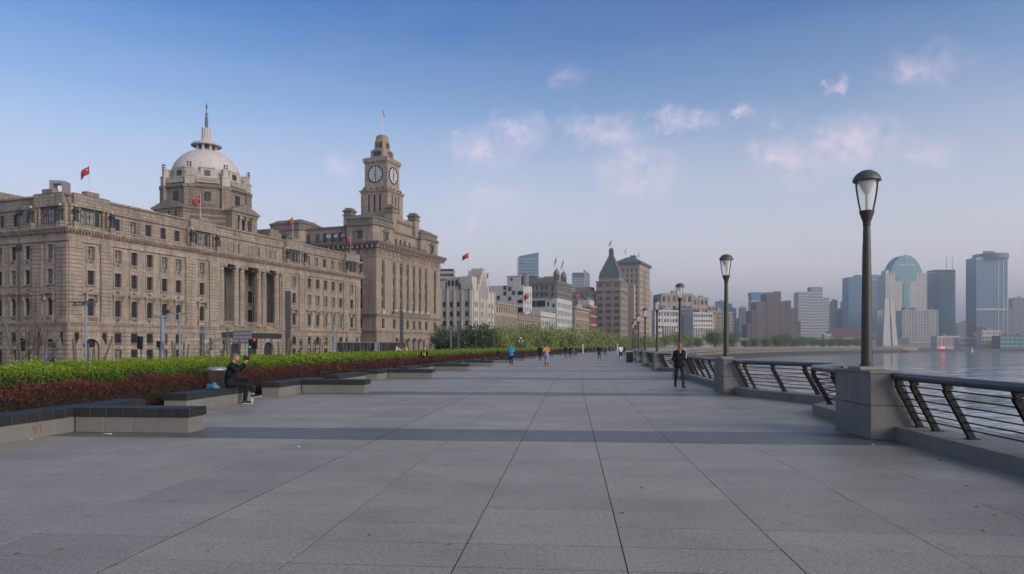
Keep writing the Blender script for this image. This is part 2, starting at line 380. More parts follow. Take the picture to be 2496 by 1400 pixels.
_fp = sheet('far_promenade_paving', [last] + list(range(int(last)+10, 900, 12)), -9.6, 7.5, 0, M_slab); _fp['label'] = 'distant grey paving at the bend of the promenade'; _fp['category'] = 'pavement'

street = MB().add([(-900,-60,STREET),(60,-60,STREET),(60,-60,STREET),(-900,1400,STREET)], [(0,1,3)])
street = MB(); vv = []
for s_ in SL: vv += [W(s_, -16.0, STREET), W(s_, -620, STREET)]
street.add(vv, [(2*i+1, 2*i, 2*i+2, 2*i+3) for i in range(len(SL)-1)])
so = street.build('road', M_asph); tag(so, 'asphalt riverside road below the promenade', 'road', None, 'structure')
rw = MB(); vv = []
for s_ in SL: vv += [W(s_, -16.0, STREET), W(s_, -16.0, -.02)]
rw.add(vv, [(2*i, 2*i+2, 2*i+3, 2*i+1) for i in range(len(SL)-1)])
M_conc = mat('river wall concrete', (.13,.117,.103), .9, .2, .25, .2, 2, streak=.4, coords='Position')
tag(rw.build('retaining_wall', M_conc), 'concrete retaining wall between promenade and road', 'wall', None, 'thing')
# river wall along the curve: parapet band, ledges, bays
rv = MB()
prof = [(7.6,-.03),(7.6,-.35),(8.0,-.35),(8.0,-1.3),(7.7,-1.3),(7.7,-2.9),(8.3,-2.9),(8.3,-3.5),(8.0,-3.5),(8.2,WATER-1.5)]
vv = []
for s_ in SL: vv += [W(s_, t_, z_) for t_, z_ in prof]
n_ = len(prof)
M_wet = mat('wet river stone', (.035,.034,.032), .7, .3, .3, coords='Position'); M_rvb = mat('grey wall band', (.10,.096,.092), .9, .25, .3, streak=.4, coords='Position')
for j in range(n_-1): rv.add(vv, [(i*n_+j, (i+1)*n_+j, (i+1)*n_+j+1, i*n_+j+1) for i in range(len(SL)-1)], 1 if j in (2,3,5) else (2 if j > 5 else 0))
river_wall = rv.build('river_wall', [M_conc, M_rvb, M_wet]); tag(river_wall, 'stepped beige concrete river wall curving away below the far promenade', 'river wall', None, 'structure')
fb = MB()
for i in range(150):
    s_ = 60 + i*5.6; p, q = W(s_, 7.72), W(s_, 8.15)
    if s_ > 880: break
    fb.bar((*p.xy, -1.3), (*p.xy, -2.9), .5, .5)
    a_, c_ = W(s_+.7, 7.9), W(s_+4.9, 7.9); fb.bar((*a_.xy, -2.1), (*c_.xy, -2.1), .12, 1.1, 1); a_, c_ = W(s_+.2, 8.06), W(s_+5.4, 8.06); fb.bar((*a_.xy, -.8), (*c_.xy, -.8), .14, .5, 1)
fb.build('wall_panels', [M_wet, mat('beige wall panel', (.22,.182,.145), .9, .25, .3, streak=.5, coords='Position')], river_wall, kind='stuff')

# water
m = bpy.data.materials.new('river water'); m.use_nodes = True; t = m.node_tree; b = t.nodes['Principled BSDF']
b.inputs['Base Color'].default_value = (.20,.21,.22,1); b.inputs['Roughness'].default_value = .08; b.inputs['IOR'].default_value = 1.33
pos = N(t, 'ShaderNodeNewGeometry').outputs['Position']
mp = N(t, 'ShaderNodeMapping'); mp.inputs[2].default_value = (0,0,.35); mp.inputs[3].default_value = (.55,1.0,1); L(t, pos, mp.inputs[0])
w1 = N(t, 'ShaderNodeTexNoise', inp={2: .55, 3: 4, 4: .6, 8: .3}); L(t, mp.outputs[0], w1.inputs[0])
w2 = N(t, 'ShaderNodeTexNoise', inp={2: .09, 3: 3, 4: .5}); L(t, mp.outputs[0], w2.inputs[0])
w3 = N(t, 'ShaderNodeTexNoise', inp={2: 2.6, 3: 3, 4: .6}); L(t, mp.outputs[0], w3.inputs[0])
def slope(sc, det, stretch, amp):
    q = N(t, 'ShaderNodeMapping'); q.inputs[2].default_value = (0,0,.2); q.inputs[3].default_value = (stretch,1,1); L(t, pos, q.inputs[0])
    n = N(t, 'ShaderNodeTexNoise', inp={2: sc, 3: det, 4: .6, 8: .2}); L(t, q.outputs[0], n.inputs[0])
    v = N(t, 'ShaderNodeVectorMath', operation='MULTIPLY_ADD'); L(t, n.outputs['Color'], v.inputs[0]); v.inputs[1].default_value = (amp*.6, amp, 0); v.inputs[2].default_value = (-amp*.3, -amp*.5, 0); return v.outputs[0]
sl = None
for sc, det, stx, amp in ((.035, 3, .25, .16), (.16, 4, .35, .34), (.8, 3, .5, .42)):
    v = slope(sc, det, stx, amp)
    if sl is None: sl = v
    else: ad = N(t, 'ShaderNodeVectorMath', operation='ADD'); L(t, sl, ad.inputs[0]); L(t, v, ad.inputs[1]); sl = ad.outputs[0]
ad = N(t, 'ShaderNodeVectorMath', operation='ADD'); L(t, sl, ad.inputs[0]); ad.inputs[1].default_value = (0,0,1)
nz = N(t, 'ShaderNodeVectorMath', operation='NORMALIZE'); L(t, ad.outputs[0], nz.inputs[0]); L(t, nz.outputs[0], b.inputs['Normal'])
M_water = m
wt = MB(); wt.add([(-200,-300,WATER),(6000,-300,WATER),(6000,6000,WATER),(-200,6000,WATER)], [(0,1,2,3)])
tag(wt.build('river', M_water), 'grey rippled river beyond the railing', 'river', None, 'structure')
# land: one broad sheet below water level left of the river plus the far shore
land = MB(); vv = []
for s_ in SL: vv += [W(s_, -600, STREET-.02), W(s_, -5200, STREET-.02)]
land.add(vv, [(2*i+1, 2*i, 2*i+2, 2*i+3) for i in range(len(SL)-1)])
shore = [(W(885,8.0).x, W(885,8.0).y), (490, 905), (640, 940), (1000, 960), (2200, 990), (6000,1100), (6000,6000), (-5200,6000), (-5200, 900), (W(885,-600).x, W(885,-600).y)]
k_ = len(land.v); land.add([(x,y,STREET+.3) for x,y in shore], [tuple(range(len(shore)))])
tag(land.build('ground', M_far), 'flat built-up ground of the far bank', 'ground', None, 'structure')
sw = MB(); pts = shore[:6]
sw.add([(x,y,z) for x,y in pts for z in (WATER-1, STREET+.3, )], [(2*i,2*i+2,2*i+3,2*i+1) for i in range(len(pts)-1)])
for (a, b_) in zip(pts, pts[1:]):
    sw.bar((a[0],a[1]-.3,STREET+.6), (b_[0],b_[1]-.3,STREET+.6), .5, .9)
tag(sw.build('far_quay_wall', M_conc), 'pale quay wall along the far shore under the towers', 'quay wall', None, 'thing')
# ------------------------------------------------------------ building helpers
FA = math.atan((1893 - CX)/F)             # heading of the old waterfront facades
FROT = math.pi/2 - FA                     # local x along the facade, local y into the building
class FR:                                  # a facade plane: u along, v outward
    def __init__(s, kind, off=0.0): s.k, s.o = kind, off
    def P(s, u, v, z): return (u, s.o - v, z) if s.k == 'f' else (s.o - v, u, z)
    def box(s, mb, u0, u1, v0, v1, z0, z1, mi=0):
        a, b = s.P(u0, v0, 0), s.P(u1, v1, 0); mb.box(a[0], b[0], a[1], b[1], z0, z1, mi)
    def rz(s): return 0.0 if s.k == 'f' else -math.pi/2
def wall(mb, fr, u0, u1, z0, z1, ops, depth=.4, v=0.0, mi=0):
    """one wall skin with real openings (u0,u1,z0,z1) and their reveals"""
    us = sorted({u0, u1, *[a for o in ops for a in o[:2]]}); zs = sorted({z0, z1, *[a for o in ops for a in o[2:4]]})
    us = [a for a in us if u0 <= a <= u1]; zs = [a for a in zs if z0 <= a <= z1]
    for a, b in zip(us, us[1:]):
        run = None
        for c, d in zip(zs, zs[1:]):
            um, zm = (a+b)/2, (c+d)/2
            if any(o[0] < um < o[1] and o[2] < zm < o[3] for o in ops):
                if run: mb.add([fr.P(a,v,run[0]),fr.P(b,v,run[0]),fr.P(b,v,run[1]),fr.P(a,v,run[1])], [(0,1,2,3)], mi); run = None
            else: run = (run[0], d) if run else (c, d)
        if run: mb.add([fr.P(a,v,run[0]),fr.P(b,v,run[0]),fr.P(b,v,run[1]),fr.P(a,v,run[1])], [(0,1,2,3)], mi)
    for a, b, c, d in [o[:4] for o in ops]:
        q = [fr.P(a,v,c),fr.P(b,v,c),fr.P(b,v,d),fr.P(a,v,d),fr.P(a,v-depth,c),fr.P(b,v-depth,c),fr.P(b,v-depth,d),fr.P(a,v-depth,d)]
        mb.add(q, [(0,4,5,1),(1,5,6,2),(2,6,7,3),(3,7,4,0)], mi)
WC = {}
def win_mesh(w, h, nx, nz, fw=.07):
    k = ('w', round(w,3), round(h,3), nx, nz)
    if k not in WC:
        a = MB(); a.box(-w/2,-w/2+fw,-.05,.05,0,h); a.box(w/2-fw,w/2,-.05,.05,0,h); a.box(-w/2+fw,w/2-fw,-.05,.05,0,fw); a.box(-w/2+fw,w/2-fw,-.05,.05,h-fw,h)
        for i in range(1, nx): x = -w/2 + w*i/nx; a.box(x-.03,x+.03,-.04,.04,fw,h-fw)
        for i in range(1, nz): z = h*i/nz; a.box(-w/2+fw,w/2-fw,-.035,.035,z-.03,z+.03)
        p = MB().add([(-w/2+fw,.02,fw),(w/2-fw,.02,fw),(w/2-fw,.02,h-fw),(-w/2+fw,.02,h-fw)], [(0,1,2,3)])
        WC[k] = (a.mesh('window', M_fr), p.mesh('pane', M_gl), p.mesh('pane', M_gld))
    return WC[k]
W1 = {}
def win1(w, h, nx, nz, dark):
    k = (round(w,2), round(h,2), nx, nz, dark)
    if k not in W1:
        a = MB(); fw = .09
        a.box(-w/2,-w/2+fw,-.05,.05,0,h); a.box(w/2-fw,w/2,-.05,.05,0,h); a.box(-w/2+fw,w/2-fw,-.05,.05,0,fw); a.box(-w/2+fw,w/2-fw,-.05,.05,h-fw,h)
        for i in range(1, nx): x = -w/2+w*i/nx; a.box(x-.05,x+.05,-.045,.045,fw,h-fw)
        for i in range(1, nz): z = h*i/nz; a.box(-w/2+fw,w/2-fw,-.04,.04,z-.05,z+.05)
        a.add([(-w/2+fw,.02,fw),(w/2-fw,.02,fw),(w/2-fw,.02,h-fw),(-w/2+fw,.02,h-fw)], [(0,1,2,3)], 1)
        W1[k] = a.mesh('window', [M_fr, M_gld if dark else M_gl])
    return W1[k]
SC = {}
def surround(w, h, style, m):
    k = (round(w,3), round(h,3), style, m.name)
    if k in SC: return SC[k]
    a = MB(); e, t_ = w/2, .24
    a.box(-e-t_,-e,-.16,.0,-.0,h+t_); a.box(e,e+t_,-.16,.0,0,h+t_); a.box(-e,e,-.16,.0,h,h+t_)
    a.box(-e-t_-.1,e+t_+.1,-.30,.0,-.22,-.0)                        # sill
    if 'b' in style:                                                 # brackets and apron with vent
        a.box(-e-.12,-e+.12,-.22,0,-.62,-.22); a.box(e-.12,e+.12,-.22,0,-.62,-.22); a.box(-e+.12,e-.12,-.12,0,-.55,-.22)
        a.box(-.22,.22,-.14,-.1,-.52,-.30,1)
    if 'h' in style:                                                 # hood cornice
        a.box(-e-.35,e+.35,-.28,0,h+t_+.15,h+t_+.42); a.taper(-e-.62,e+.62,-.58,.0,h+t_+.42,h+t_+.62,0); a.box(-e-.72,e+.72,-.66,0,h+t_+.62,h+t_+.75)
        a.box(-e-.3,-e-.05,-.35,0,h-.35,h+t_+.15); a.box(e+.05,e+.3,-.35,0,h-.35,h+t_+.15)
    if 'p' in style:                                                 # small pediment
        a.add([(-e-.75,-.62,h+.9),(e+.75,-.62,h+.9),(0,-.62,h+1.45),(-e-.75,0,h+.9),(e+.75,0,h+.9),(0,0,h+1.45)],[(0,1,2),(0,2,5,3),(1,4,5,2),(0,3,4,1)])
        a.box(-e-.8,e+.8,-.66,0,h+.72,h+.9); a.box(-e-.5,-e-.15,-.5,0,h-.4,h+.72); a.box(e+.15,e+.5,-.5,0,h-.4,h+.72)
    if 'k' in style:                                                 # balustraded balconette
        a.box(-e-.5,e+.5,-.55,0,-.30,-.12); a.box(-e-.5,e+.5,-.55,0,-1.15,-.98)
        for i in range(7): x = -e-.2+(w+.4)*i/6; a.box(x-.07,x+.07,-.45,-.3,-.98,-.30)
        a.box(-e-.5,-e-.28,-.5,0,-.98,-.3); a.box(e+.28,e+.5,-.5,0,-.98,-.3)
    if 'a' in style: a.box(-e-.35,e+.35,-.1,0,h+t_,h+t_+.75)
    SC[k] = a.mesh('window_surround', [m, M_fr]); return SC[k]
def window(par, fr, u, z, w, h, nx=2, nz=3, style=None, m=None, depth=.33, dz=0.0, dark=False, v=0.0, sub=True):
    fm, gm, gd = win_mesh(w, h, nx, nz)
    o = link('window', fm, par, None, (*fr.P(u, v-depth, 0)[:2], z+dz), fr.rz())
    if sub: link('pane', gd if dark else gm, o)
    if style is not None: link('window_surround', surround(w, h, style, m), o, None, (0, -depth, 0))
    return o
def pilaster(mb, fr, u0, u1, z0, z1, v=.3, course=.70, gap=.09):
    """rusticated strip: stone courses with recessed joints"""
    fr.box(mb, u0+.05, u1-.05, 0, v-.07, z0, z1, 1); z = z0; k = 0
    while z < z1-.2:
        zt = min(z+course-gap, z1); fr.box(mb, u0, u1, -.01, v, z, zt); z += course
def rustic(mb, fr, u0, u1, z0, z1, ops, v=.14, course=.80, gap=.09, blk=1.6):
    """rusticated ground floor: courses of blocks proud of the wall, cut round the openings"""
    z = z0; k = 0
    while z < z1-.15:
        zt = min(z+course-gap, z1); spans = [(u0,u1)]
        for a,b,c,d in [o[:4] for o in ops]:
            if c < zt and d > z:
                nx = []
                for p,q in spans:
                    if b <= p or a >= q: nx.append((p,q)); continue
                    if a > p: nx.append((p,a))
                    if b < q: nx.append((b,q))
                spans = nx
        for p,q in spans:
            x = u0 - (blk/2 if k % 2 else 0)
            while x < q:
                a, b = max(p, x), min(q, x+blk-.06)
                if b-a > .12: fr.box(mb, a, b, 0, v, z, zt)
                x += blk
        z += course; k += 1
def dentils(mb, fr, u0, u1, v0, v1, z0, z1, step=.62, w=.3):
    n = int((u1-u0)/step)
    for i in range(n+1):
        u = u0 + (u1-u0)*i/n; fr.box(mb, u-w/2, u+w/2, v0, v1, z0, z1)
def baluster_row(mb, fr, u0, u1, v, z0, z1, step=.45, r=.11):
    fr.box(mb, u0, u1, v-.16, v+.16, z1-.16, z1); fr.box(mb, u0, u1, v-.16, v+.16, z0, z0+.14)
    n = max(1, int((u1-u0)/step))
    for i in range(n+1):
        u = u0 + (u1-u0)*i/n; fr.box(mb, u-r, u+r, v-r, v+r, z0+.14, z1-.16)
def flag(name, label, x, y, z0, h, w=2.2, drop=.75, d=-1, droop=.5, seed=0, big=1.0, thick=.05, group='red flags on the waterfront roofs'):
    """pole with a red cloth hanging and blown to one side"""
    r0 = root(name, (x, y, z0), 0, label, 'flag', group)
    MB().lathe([(thick*1.3,0),(thick,h*.5),(thick*.7,h),(thick*1.4,h+.02),(thick*1.4,h+.12),(.01,h+.2)], 8).build('pole', M_pole, r0, smooth=40)
    mb = MB(); nu, nv_ = 12, 6; hh = w*.66; vv = []; rr = random.Random(seed)
    ph = rr.uniform(0, 6)
    for i in range(nu+1):
        for j in range(nv_+1):
            a, b = i/nu, j/nv_
            fx = d*w*a*(1-.28*droop); fz = h - .1 - hh*b*(1-.15*a) - droop*w*.62*a**1.15
            fy = .16*w*math.sin(a*6.5+ph+b*1.2)*a
            vv.append((fx, fy, fz))
    mb.add(vv, [(i*(nv_+1)+j, (i+1)*(nv_+1)+j, (i+1)*(nv_+1)+j+1, i*(nv_+1)+j+1) for i in range(nu) for j in range(nv_)])
    fl = mb.build('cloth', M_red, r0, smooth=80)
    md = fl.modifiers.new('t', 'SOLIDIFY'); md.thickness = .015
    if w > 1.5:
        st = MB(); c = vv[3*(nv_+1)+2]
        pts = [(c[0]+d*.22*w*(.5 if k%2 else 1.1)*.5*math.sin(k*math.pi/5), c[1]-.03, c[2]+.22*w*(.5 if k%2 else 1.1)*.5*math.cos(k*math.pi/5)) for k in range(10)]
        st.add([(p[0],p[1]-.012*0,p[2]) for p in pts] + [(p[0],p[1]+.03,p[2]) for p in pts], [tuple(range(10)), tuple(range(19,9,-1))]); st.build('star', M_yel, fl)
    return r0
def lantern_fig(par, x, y, z, rz, m=M_brz, sc=1.0):
    """dark bronze roof lamp standard with a white globe"""
    if 'lf' not in WC:
        a = MB().lathe([(.55,0),(.55,.25),(.38,.35),(.30,1.2),(.42,1.9),(.55,2.1),(.5,2.35),(.2,2.55),(.12,2.8)], 10)
        a.box(-.75,.75,-.12,.12,1.75,2.0); WC['lf'] = (a.mesh('lamp_standard', m, 40), MB().sphere((0,0,3.0), .24, 12, 8).mesh('globe', M_wht, 60))
    o = link('lamp_standard', WC['lf'][0], par, None, (x,y,z), rz, sc); link('globe', WC['lf'][1], o); return o

# ------------------------------------------------------------ the domed bank
BX, BY = at(166, 126.0), 126.0; HL = 94.0; BZ = STREET; DZ = -BZ
hs = root('domed_bank_building', (BX, BY, BZ), FROT, 'wide brown stone bank with columned portico and pale dome topped by a star', 'building')
Ff, Fs = FR('f'), FR('s'); SD = 60.0
cols_ = [4.4, 10.1, 13.75, 17.4, 21.05, 24.7, 31.2]; cols_ = cols_ + [HL - c for c in reversed(cols_)]
side_ = [4.4, 10.1, 13.75, 17.4, 21.05, 24.7, 28.4]
P0, P1 = 36.6, HL-36.6                    # portico opening
def zs(*a): return [x + DZ for x in a]
def body(fr, cs, U, portico):
    main, gnd, att = [], [], []
    for c in cs:
        for z0, z1 in ((7.1,10.2),(12.7,15.3),(17.2,19.7)): main.append((c-.72, c+.72, z0+DZ, z1+DZ))
        pav = abs(c-4.4) < .1 or abs(c-(HL-4.4)) < .1
        if pav: gnd.append((c-1.75, c+1.75, -3+DZ, 2.9+DZ)); gnd += [(c-4.2+.9, c-4.2+1.9, 2.0+DZ, 3.9+DZ), (c+2.3, c+3.3, 2.0+DZ, 3.9+DZ)]
        else: gnd += [(c-.78, c+.78, 2.2+DZ, 3.9+DZ), (c-.78, c+.78, -1.9+DZ, .75+DZ)]
        att.append((c-.68, c+.68, 23.45+DZ, 25.65+DZ))
    if portico: gnd += [(a-1.5, a+1.5, -3+DZ, 2.6+DZ) for a in (41.3, 47.0, 52.7)]
    mop = main + ([(P0, P1, 6.1+DZ, 20.2+DZ)] if portico else [])
    mb = MB(); wall(mb, fr, 0, U, 5.9+DZ, 22.5+DZ, mop, depth=.45)
    mb.build('main_wall', M_hsp, hs)
    g = MB(); wall(g, fr, 0, U, 0, 5.9+DZ, gnd, depth=.5); g.build('ground_floor_wall', M_hsj, hs)
    rg = MB(); rustic(rg, fr, 0, U, .0, 4.5+DZ, gnd); rg.build('stone_course', M_hsp, hs, kind='stuff')
    at_ = MB(); wall(at_, fr, .2, U-.2, 22.5+DZ, 28.3+DZ, att, depth=.4, v=-.25); at_.build('attic_wall', M_hs, hs)
    cn = MB()
    fr.box(cn, -.15, U+.15, 0, .18, 4.55+DZ, 5.35+DZ); fr.box(cn, -.4, U+.4, 0, .42, 5.35+DZ, 5.65+DZ); fr.box(cn, -.55, U+.55, 0, .62, 5.65+DZ, 5.92+DZ)
    cn.build('string_course', M_hsp, hs)
    en = MB(); fr.box(en, -.1, U+.1, 0, .33, 20.25+DZ, 20.75+DZ); fr.box(en, -.1, U+.1, 0, .27, 20.75+DZ, 21.55+DZ); fr.box(en, -.2, U+.2, 0, .5, 21.55+DZ, 21.72+DZ)
    fr.box(en, -1.0, U+1.0, 0, 1.1, 22.08+DZ, 22.32+DZ); fr.box(en, -1.2, U+1.2, -.2, 1.3, 22.32+DZ, 22.56+DZ)
    en.build('cornice', M_hsp, hs)
    dn = MB(); dentils(dn, fr, -.6, U+.6, .3, .95, 21.72+DZ, 22.08+DZ); dn.build('dentil_row', M_hsp, hs, kind='stuff')
    lg = MB(); fr.box(lg, 0, U, -.3, .12, 22.56+DZ, 23.2+DZ); fr.box(lg, 0, U, -.3, .05, 26.35+DZ, 26.65+DZ); fr.box(lg, .05, U-.05, -.8, .08, 28.3+DZ, 28.62+DZ)
    lg.build('parapet_coping', M_hs, hs)
    for c in cs:
        pav = abs(c-4.4) < .1 or abs(c-(HL-4.4)) < .1; cen = portico and 30 < c < 64
        window(hs, fr, c, 7.1+DZ, 1.44, 3.1, 2, 3, 'pk' if (pav or cen) else 'h', M_hsp)
        window(hs, fr, c, 12.7+DZ, 1.44, 2.6, 2, 2, 'a' if not cen else '', M_hsp)
        window(hs, fr, c, 17.2+DZ, 1.44, 2.5, 2, 2, 'b', M_hsp)
        if not (pav or cen): window(hs, fr, c, 23.45+DZ, 1.36, 2.2, 2, 2, None, v=-.25)
        if pav:
            for du in (-2.8, 2.8): window(hs, fr, c+du, 2.0+DZ, 1.0, 1.9, 1, 2, None, dark=True)
            dr = MB(); fr.box(dr, c-1.75, c+1.75, -.5, -.35, 1.0+DZ, 1.3+DZ); fr.box(dr, c-1.75, c-1.2, -.5, -.3, 0, 2.9+DZ); fr.box(dr, c+1.2, c+1.75, -.5, -.3, 0, 2.9+DZ)
            dr.build('door_surround', M_hsp, hs)
            window(hs, fr, c, .0, 2.4, 3.95, 2, 3, None, depth=.46); window(hs, fr, c, 1.3+DZ, 2.4, 1.6, 2, 1, None, depth=.46, dark=True)
            ar = MB()                                        # voussoirs round the arch
            for k in range(13):
                a0, a1 = math.pi*k/13+.012, math.pi*(k+1)/13-.012
                q = [(c+r_*math.cos(a), 1.1+DZ+r_*math.sin(a)) for a in (a0,a1) for r_ in (1.8,3.0)]
                vv = [fr.P(u, .20, z) for u, z in q] + [fr.P(u, .0, z) for u, z in q]
                ar.add(vv, [(0,1,3,2),(0,2,6,4),(1,5,7,3),(0,4,5,1),(2,3,7,6)])
                q2 = [(c+1.8*math.cos(a), 1.1+DZ+1.8*math.sin(a)) for a in (a0,a1)]
                ar.add([fr.P(*((q2[0][0]),), -.05, q2[0][1]), fr.P(q2[1][0], -.05, q2[1][1]), fr.P(q2[1][0], -.05, 2.95+DZ), fr.P(q2[0][0], -.05, 2.95+DZ)], [(0,1,2,3)])
            ar.build('arch_stone', M_hsp, hs, kind='stuff')
        else:
            if not cen or True: window(hs, fr, c, 2.2+DZ, 1.56, 1.7, 2, 1, None)
            window(hs, fr, c, -1.9+DZ, 1.56, 2.65, 2, 2, None)
    vt = MB()
    for c in cs:
        for z in (6.35, 11.6, 22.8): fr.box(vt, c-.25, c+.25, 0.02, .135, z+DZ, z+.24+DZ)
    vt.build('vents', M_fr, hs, kind='stuff')
    # carved panels of the parapet
    pn = MB(); u = 12.0
    while u < U-10:
        for k in range(5): fr.box(pn, u+k*.42, u+k*.42+.22, -.25, -.21, 27.1+DZ, 27.85+DZ)
        u += 7.3
    pn.build('parapet_panel', M_hsd, hs, kind='stuff')
body(Ff, cols_, HL, True); body(Fs, side_, SD, False)
pl = [(0,2.55),(6.3,8.7),(26.6,29.2),(33.3,36.2)]
for u0, u1 in pl + [(HL-b, HL-a) for a, b in reversed(pl)]:
    mb = MB(); pilaster(mb, Ff, u0, u1, 7.2+DZ, 19.0+DZ); Ff.box(mb, u0-.12, u1+.12, 0, .42, 19.05+DZ, 19.75+DZ); Ff.box(mb, u0-.08, u1+.08, 0, .36, 5.92+DZ, 7.1+DZ); Ff.box(mb, u0, u1, 0, .3, 19.8+DZ, 20.25+DZ)
    mb.build('rusticated_pilaster', [M_hsp, M_hsj], hs, kind='stuff')
for u0, u1 in [(0,2.55),(6.3,8.7)]:
    mb = MB(); pilaster(mb, Fs, u0, u1, 7.2+DZ, 19.0+DZ, v=.29); Fs.box(mb, u0-.1, u1+.1, 0, .40, 19.05+DZ, 19.75+DZ); Fs.box(mb, u0, u1+.08, 0, .35, 5.92+DZ, 7.1+DZ)
    mb.build('rusticated_pilaster', [M_hsp, M_hsj], hs, kind='stuff')
# attic bays over the pavilions: three-light window between columns, blocks, bronze lamps
def attic_bay(fr, c):
    mb = MB(); fr.box(mb, c-4.3, c-3.0, -.24, .55, 22.57+DZ, 26.4+DZ); fr.box(mb, c+3.0, c+4.3, -.24, .55, 22.57+DZ, 26.4+DZ)
    fr.box(mb, c-4.4, c+4.4, -.24, .65, 26.4+DZ, 26.8+DZ); fr.box(mb, c-3.6, c+3.6, -.5, .5, 26.8+DZ, 28.8+DZ); fr.box(mb, c-1.3, c+1.3, -.6, .62, 28.8+DZ, 29.5+DZ)
    fr.box(mb, c-3.0, c+3.0, -.22, .4, 22.57+DZ, 23.3+DZ)
    for du in (-2.5, 2.5): mb.lathe([(.32,23.3+DZ),(.26,23.45+DZ),(.24,25.9+DZ),(.34,26.1+DZ),(.34,26.4+DZ)], 10, *fr.P(c+du, .15, 0)[:2])
    mb.build('attic_bay', M_hs, hs)
    window(hs, fr, c, 23.4+DZ, 1.5, 2.6, 2, 2, None, depth=.05, v=-.15)
    for du in (-1.5, 1.5): window(hs, fr, c+du, 23.4+DZ, .8, 2.6, 1, 2, None, depth=.05, v=-.15)
    for du in (-3.65, 3.65): lantern_fig(hs, *fr.P(c+du, .95, 0)[:2], 23.6+DZ, 0, sc=.95); MB_ = MB(); fr.box(MB_, c+du-.55, c+du+.55, .55, 1.3, 22.57+DZ, 23.6+DZ); MB_.build('lamp_plinth', M_hs, hs)
for c in (4.4, 31.2, HL-31.2, HL-4.4): attic_bay(Ff, c)
attic_bay(Fs, 4.4)
# portico: deep recess, giant columns, balustrades
pt = MB(); Ff.box(pt, P0, P1, -5.2, -4.8, 5.9+DZ, 20.3+DZ); pt.box(P0-.3, P0, .4, 5.0, 5.9+DZ, 20.3+DZ); pt.box(P1, P1+.3, .4, 5.0, 5.9+DZ, 20.3+DZ); pt.box(P0-.3, P1+.3, .45, 5.0, 20.2+DZ, 20.5+DZ); pt.box(P0-.3, P1+.3, .0, 5.0, 5.9+DZ, 6.1+DZ)
for u in (40.0, 44.3, 49.7, 54.0): Ff.box(pt, u-1.0, u+1.0, -4.8, -4.4, 6.1+DZ, 20.2+DZ)
pt.build('portico_recess', M_hsp, hs)
for u in (42.15, 47.0, 51.85):
    for z, h in ((6.9,3.6),(12.2,2.9),(16.4,2.8)): window(hs, Ff, u, z+DZ, 1.5, h, 2, 3, '', M_hsp, depth=.0, v=-4.75, dark=True)
def column(par, x, y, z0, z1, r, m, n=18, name='column'):
    mb = MB(); h = z1-z0; fl = []
    mb.box(x-r*1.35, x+r*1.35, y-r*1.35, y+r*1.35, z0, z0+.3)
    mb.lathe([(r*1.28,z0+.3),(r*1.28,z0+.5),(r*1.05,z0+.6),(r,z0+.9),(r*.98,z0+h*.4),(r*.84,z1-1.5),(r*.95,z1-1.4),(r*.9,z1-1.3),(r*1.1,z1-.7),(r*1.4,z1-.3)], n, x, y)
    for k in range(n):
        if k % 2: continue
        a = 2*math.pi*k/n; mb.bar((x+r*.97*math.cos(a), y+r*.97*math.sin(a), z0+.9), (x+r*.85*math.cos(a), y+r*.85*math.sin(a), z1-1.6), .12, .12)
    mb.box(x-r*1.4, x+r*1.4, y-r*1.4, y+r*1.4, z1-.3, z1)
    for sx in (-1,1):
        for sy in (-1,1): mb.sphere((x+sx*r*1.15, y+sy*r*1.15, z1-.55), .3, 8, 6)
    return mb.build(name, m, par, smooth=35)
for u in (37.5, 42.2, 44.1, 49.9, 51.8, 56.5): column(hs, u, .55, 6.1+DZ, 20.2+DZ, .72, M_hsp)
for a, b in ((38.4,41.4),(45.0,49.0),(52.7,55.7)):
    mb = MB(); baluster_row(mb, Ff, a, b, -.25, 6.1+DZ, 7.3+DZ); mb.build('balustrade', M_hsp, hs)
for a in (41.3, 47.0, 52.7):
    ar = MB(); 
    for k in range(11):
        a0, a1 = math.pi*k/11+.015, math.pi*(k+1)/11-.015
        q = [(a+r_*math.cos(x), 1.1+DZ+r_*math.sin(x)) for x in (a0,a1) for r_ in (1.52,2.5)]
        ar.add([Ff.P(u,.22,z) for u,z in q]+[Ff.P(u,0,z) for u,z in q], [(0,1,3,2),(0,2,6,4),(1,5,7,3),(0,4,5,1),(2,3,7,6)])
    ar.build('arch_stone', M_hsp, hs, kind='stuff')
    d_ = MB(); Ff.box(d_, a-1.5, a+1.5, -.55, -.45, 0, 2.6+DZ); Ff.box(d_, a-.05, a+.05, -.45, -.38, 0, 2.6+DZ); Ff.box(d_, a-1.5, a+1.5, -.45, -.38, 1.0+DZ, 1.2+DZ); d_.build('door', M_brz, hs)
sg = MB(); Ff.box(sg, 37.0, 57.5, .2, .42, 3.55+DZ, 4.75+DZ); sgo = sg.build('sign_board', M_brz, hs); sgo['label'] = 'long dark name board under the portico'
# hidden back and roofs
rb = MB(); rb.box(.5, HL-.5, .6, SD-.5, 27.2+DZ, 27.4+DZ); rb.box(HL-.3, HL, .2, SD, 0, 28.3+DZ); rb.box(.2, HL, SD-.3, SD, 0, 28.3+DZ); rb.box(1,9.0,20,30,27.4+DZ,30.6+DZ); rb.box(1,14,32,50,27.4+DZ,31.6+DZ)
rb.box(58.5, 63, 4, 9, 27.4+DZ, 30.8+DZ); rb.box(59,62.5,4.4,8.6,30.8+DZ,31.6+DZ)
rb.build('roof', M_hsd, hs)
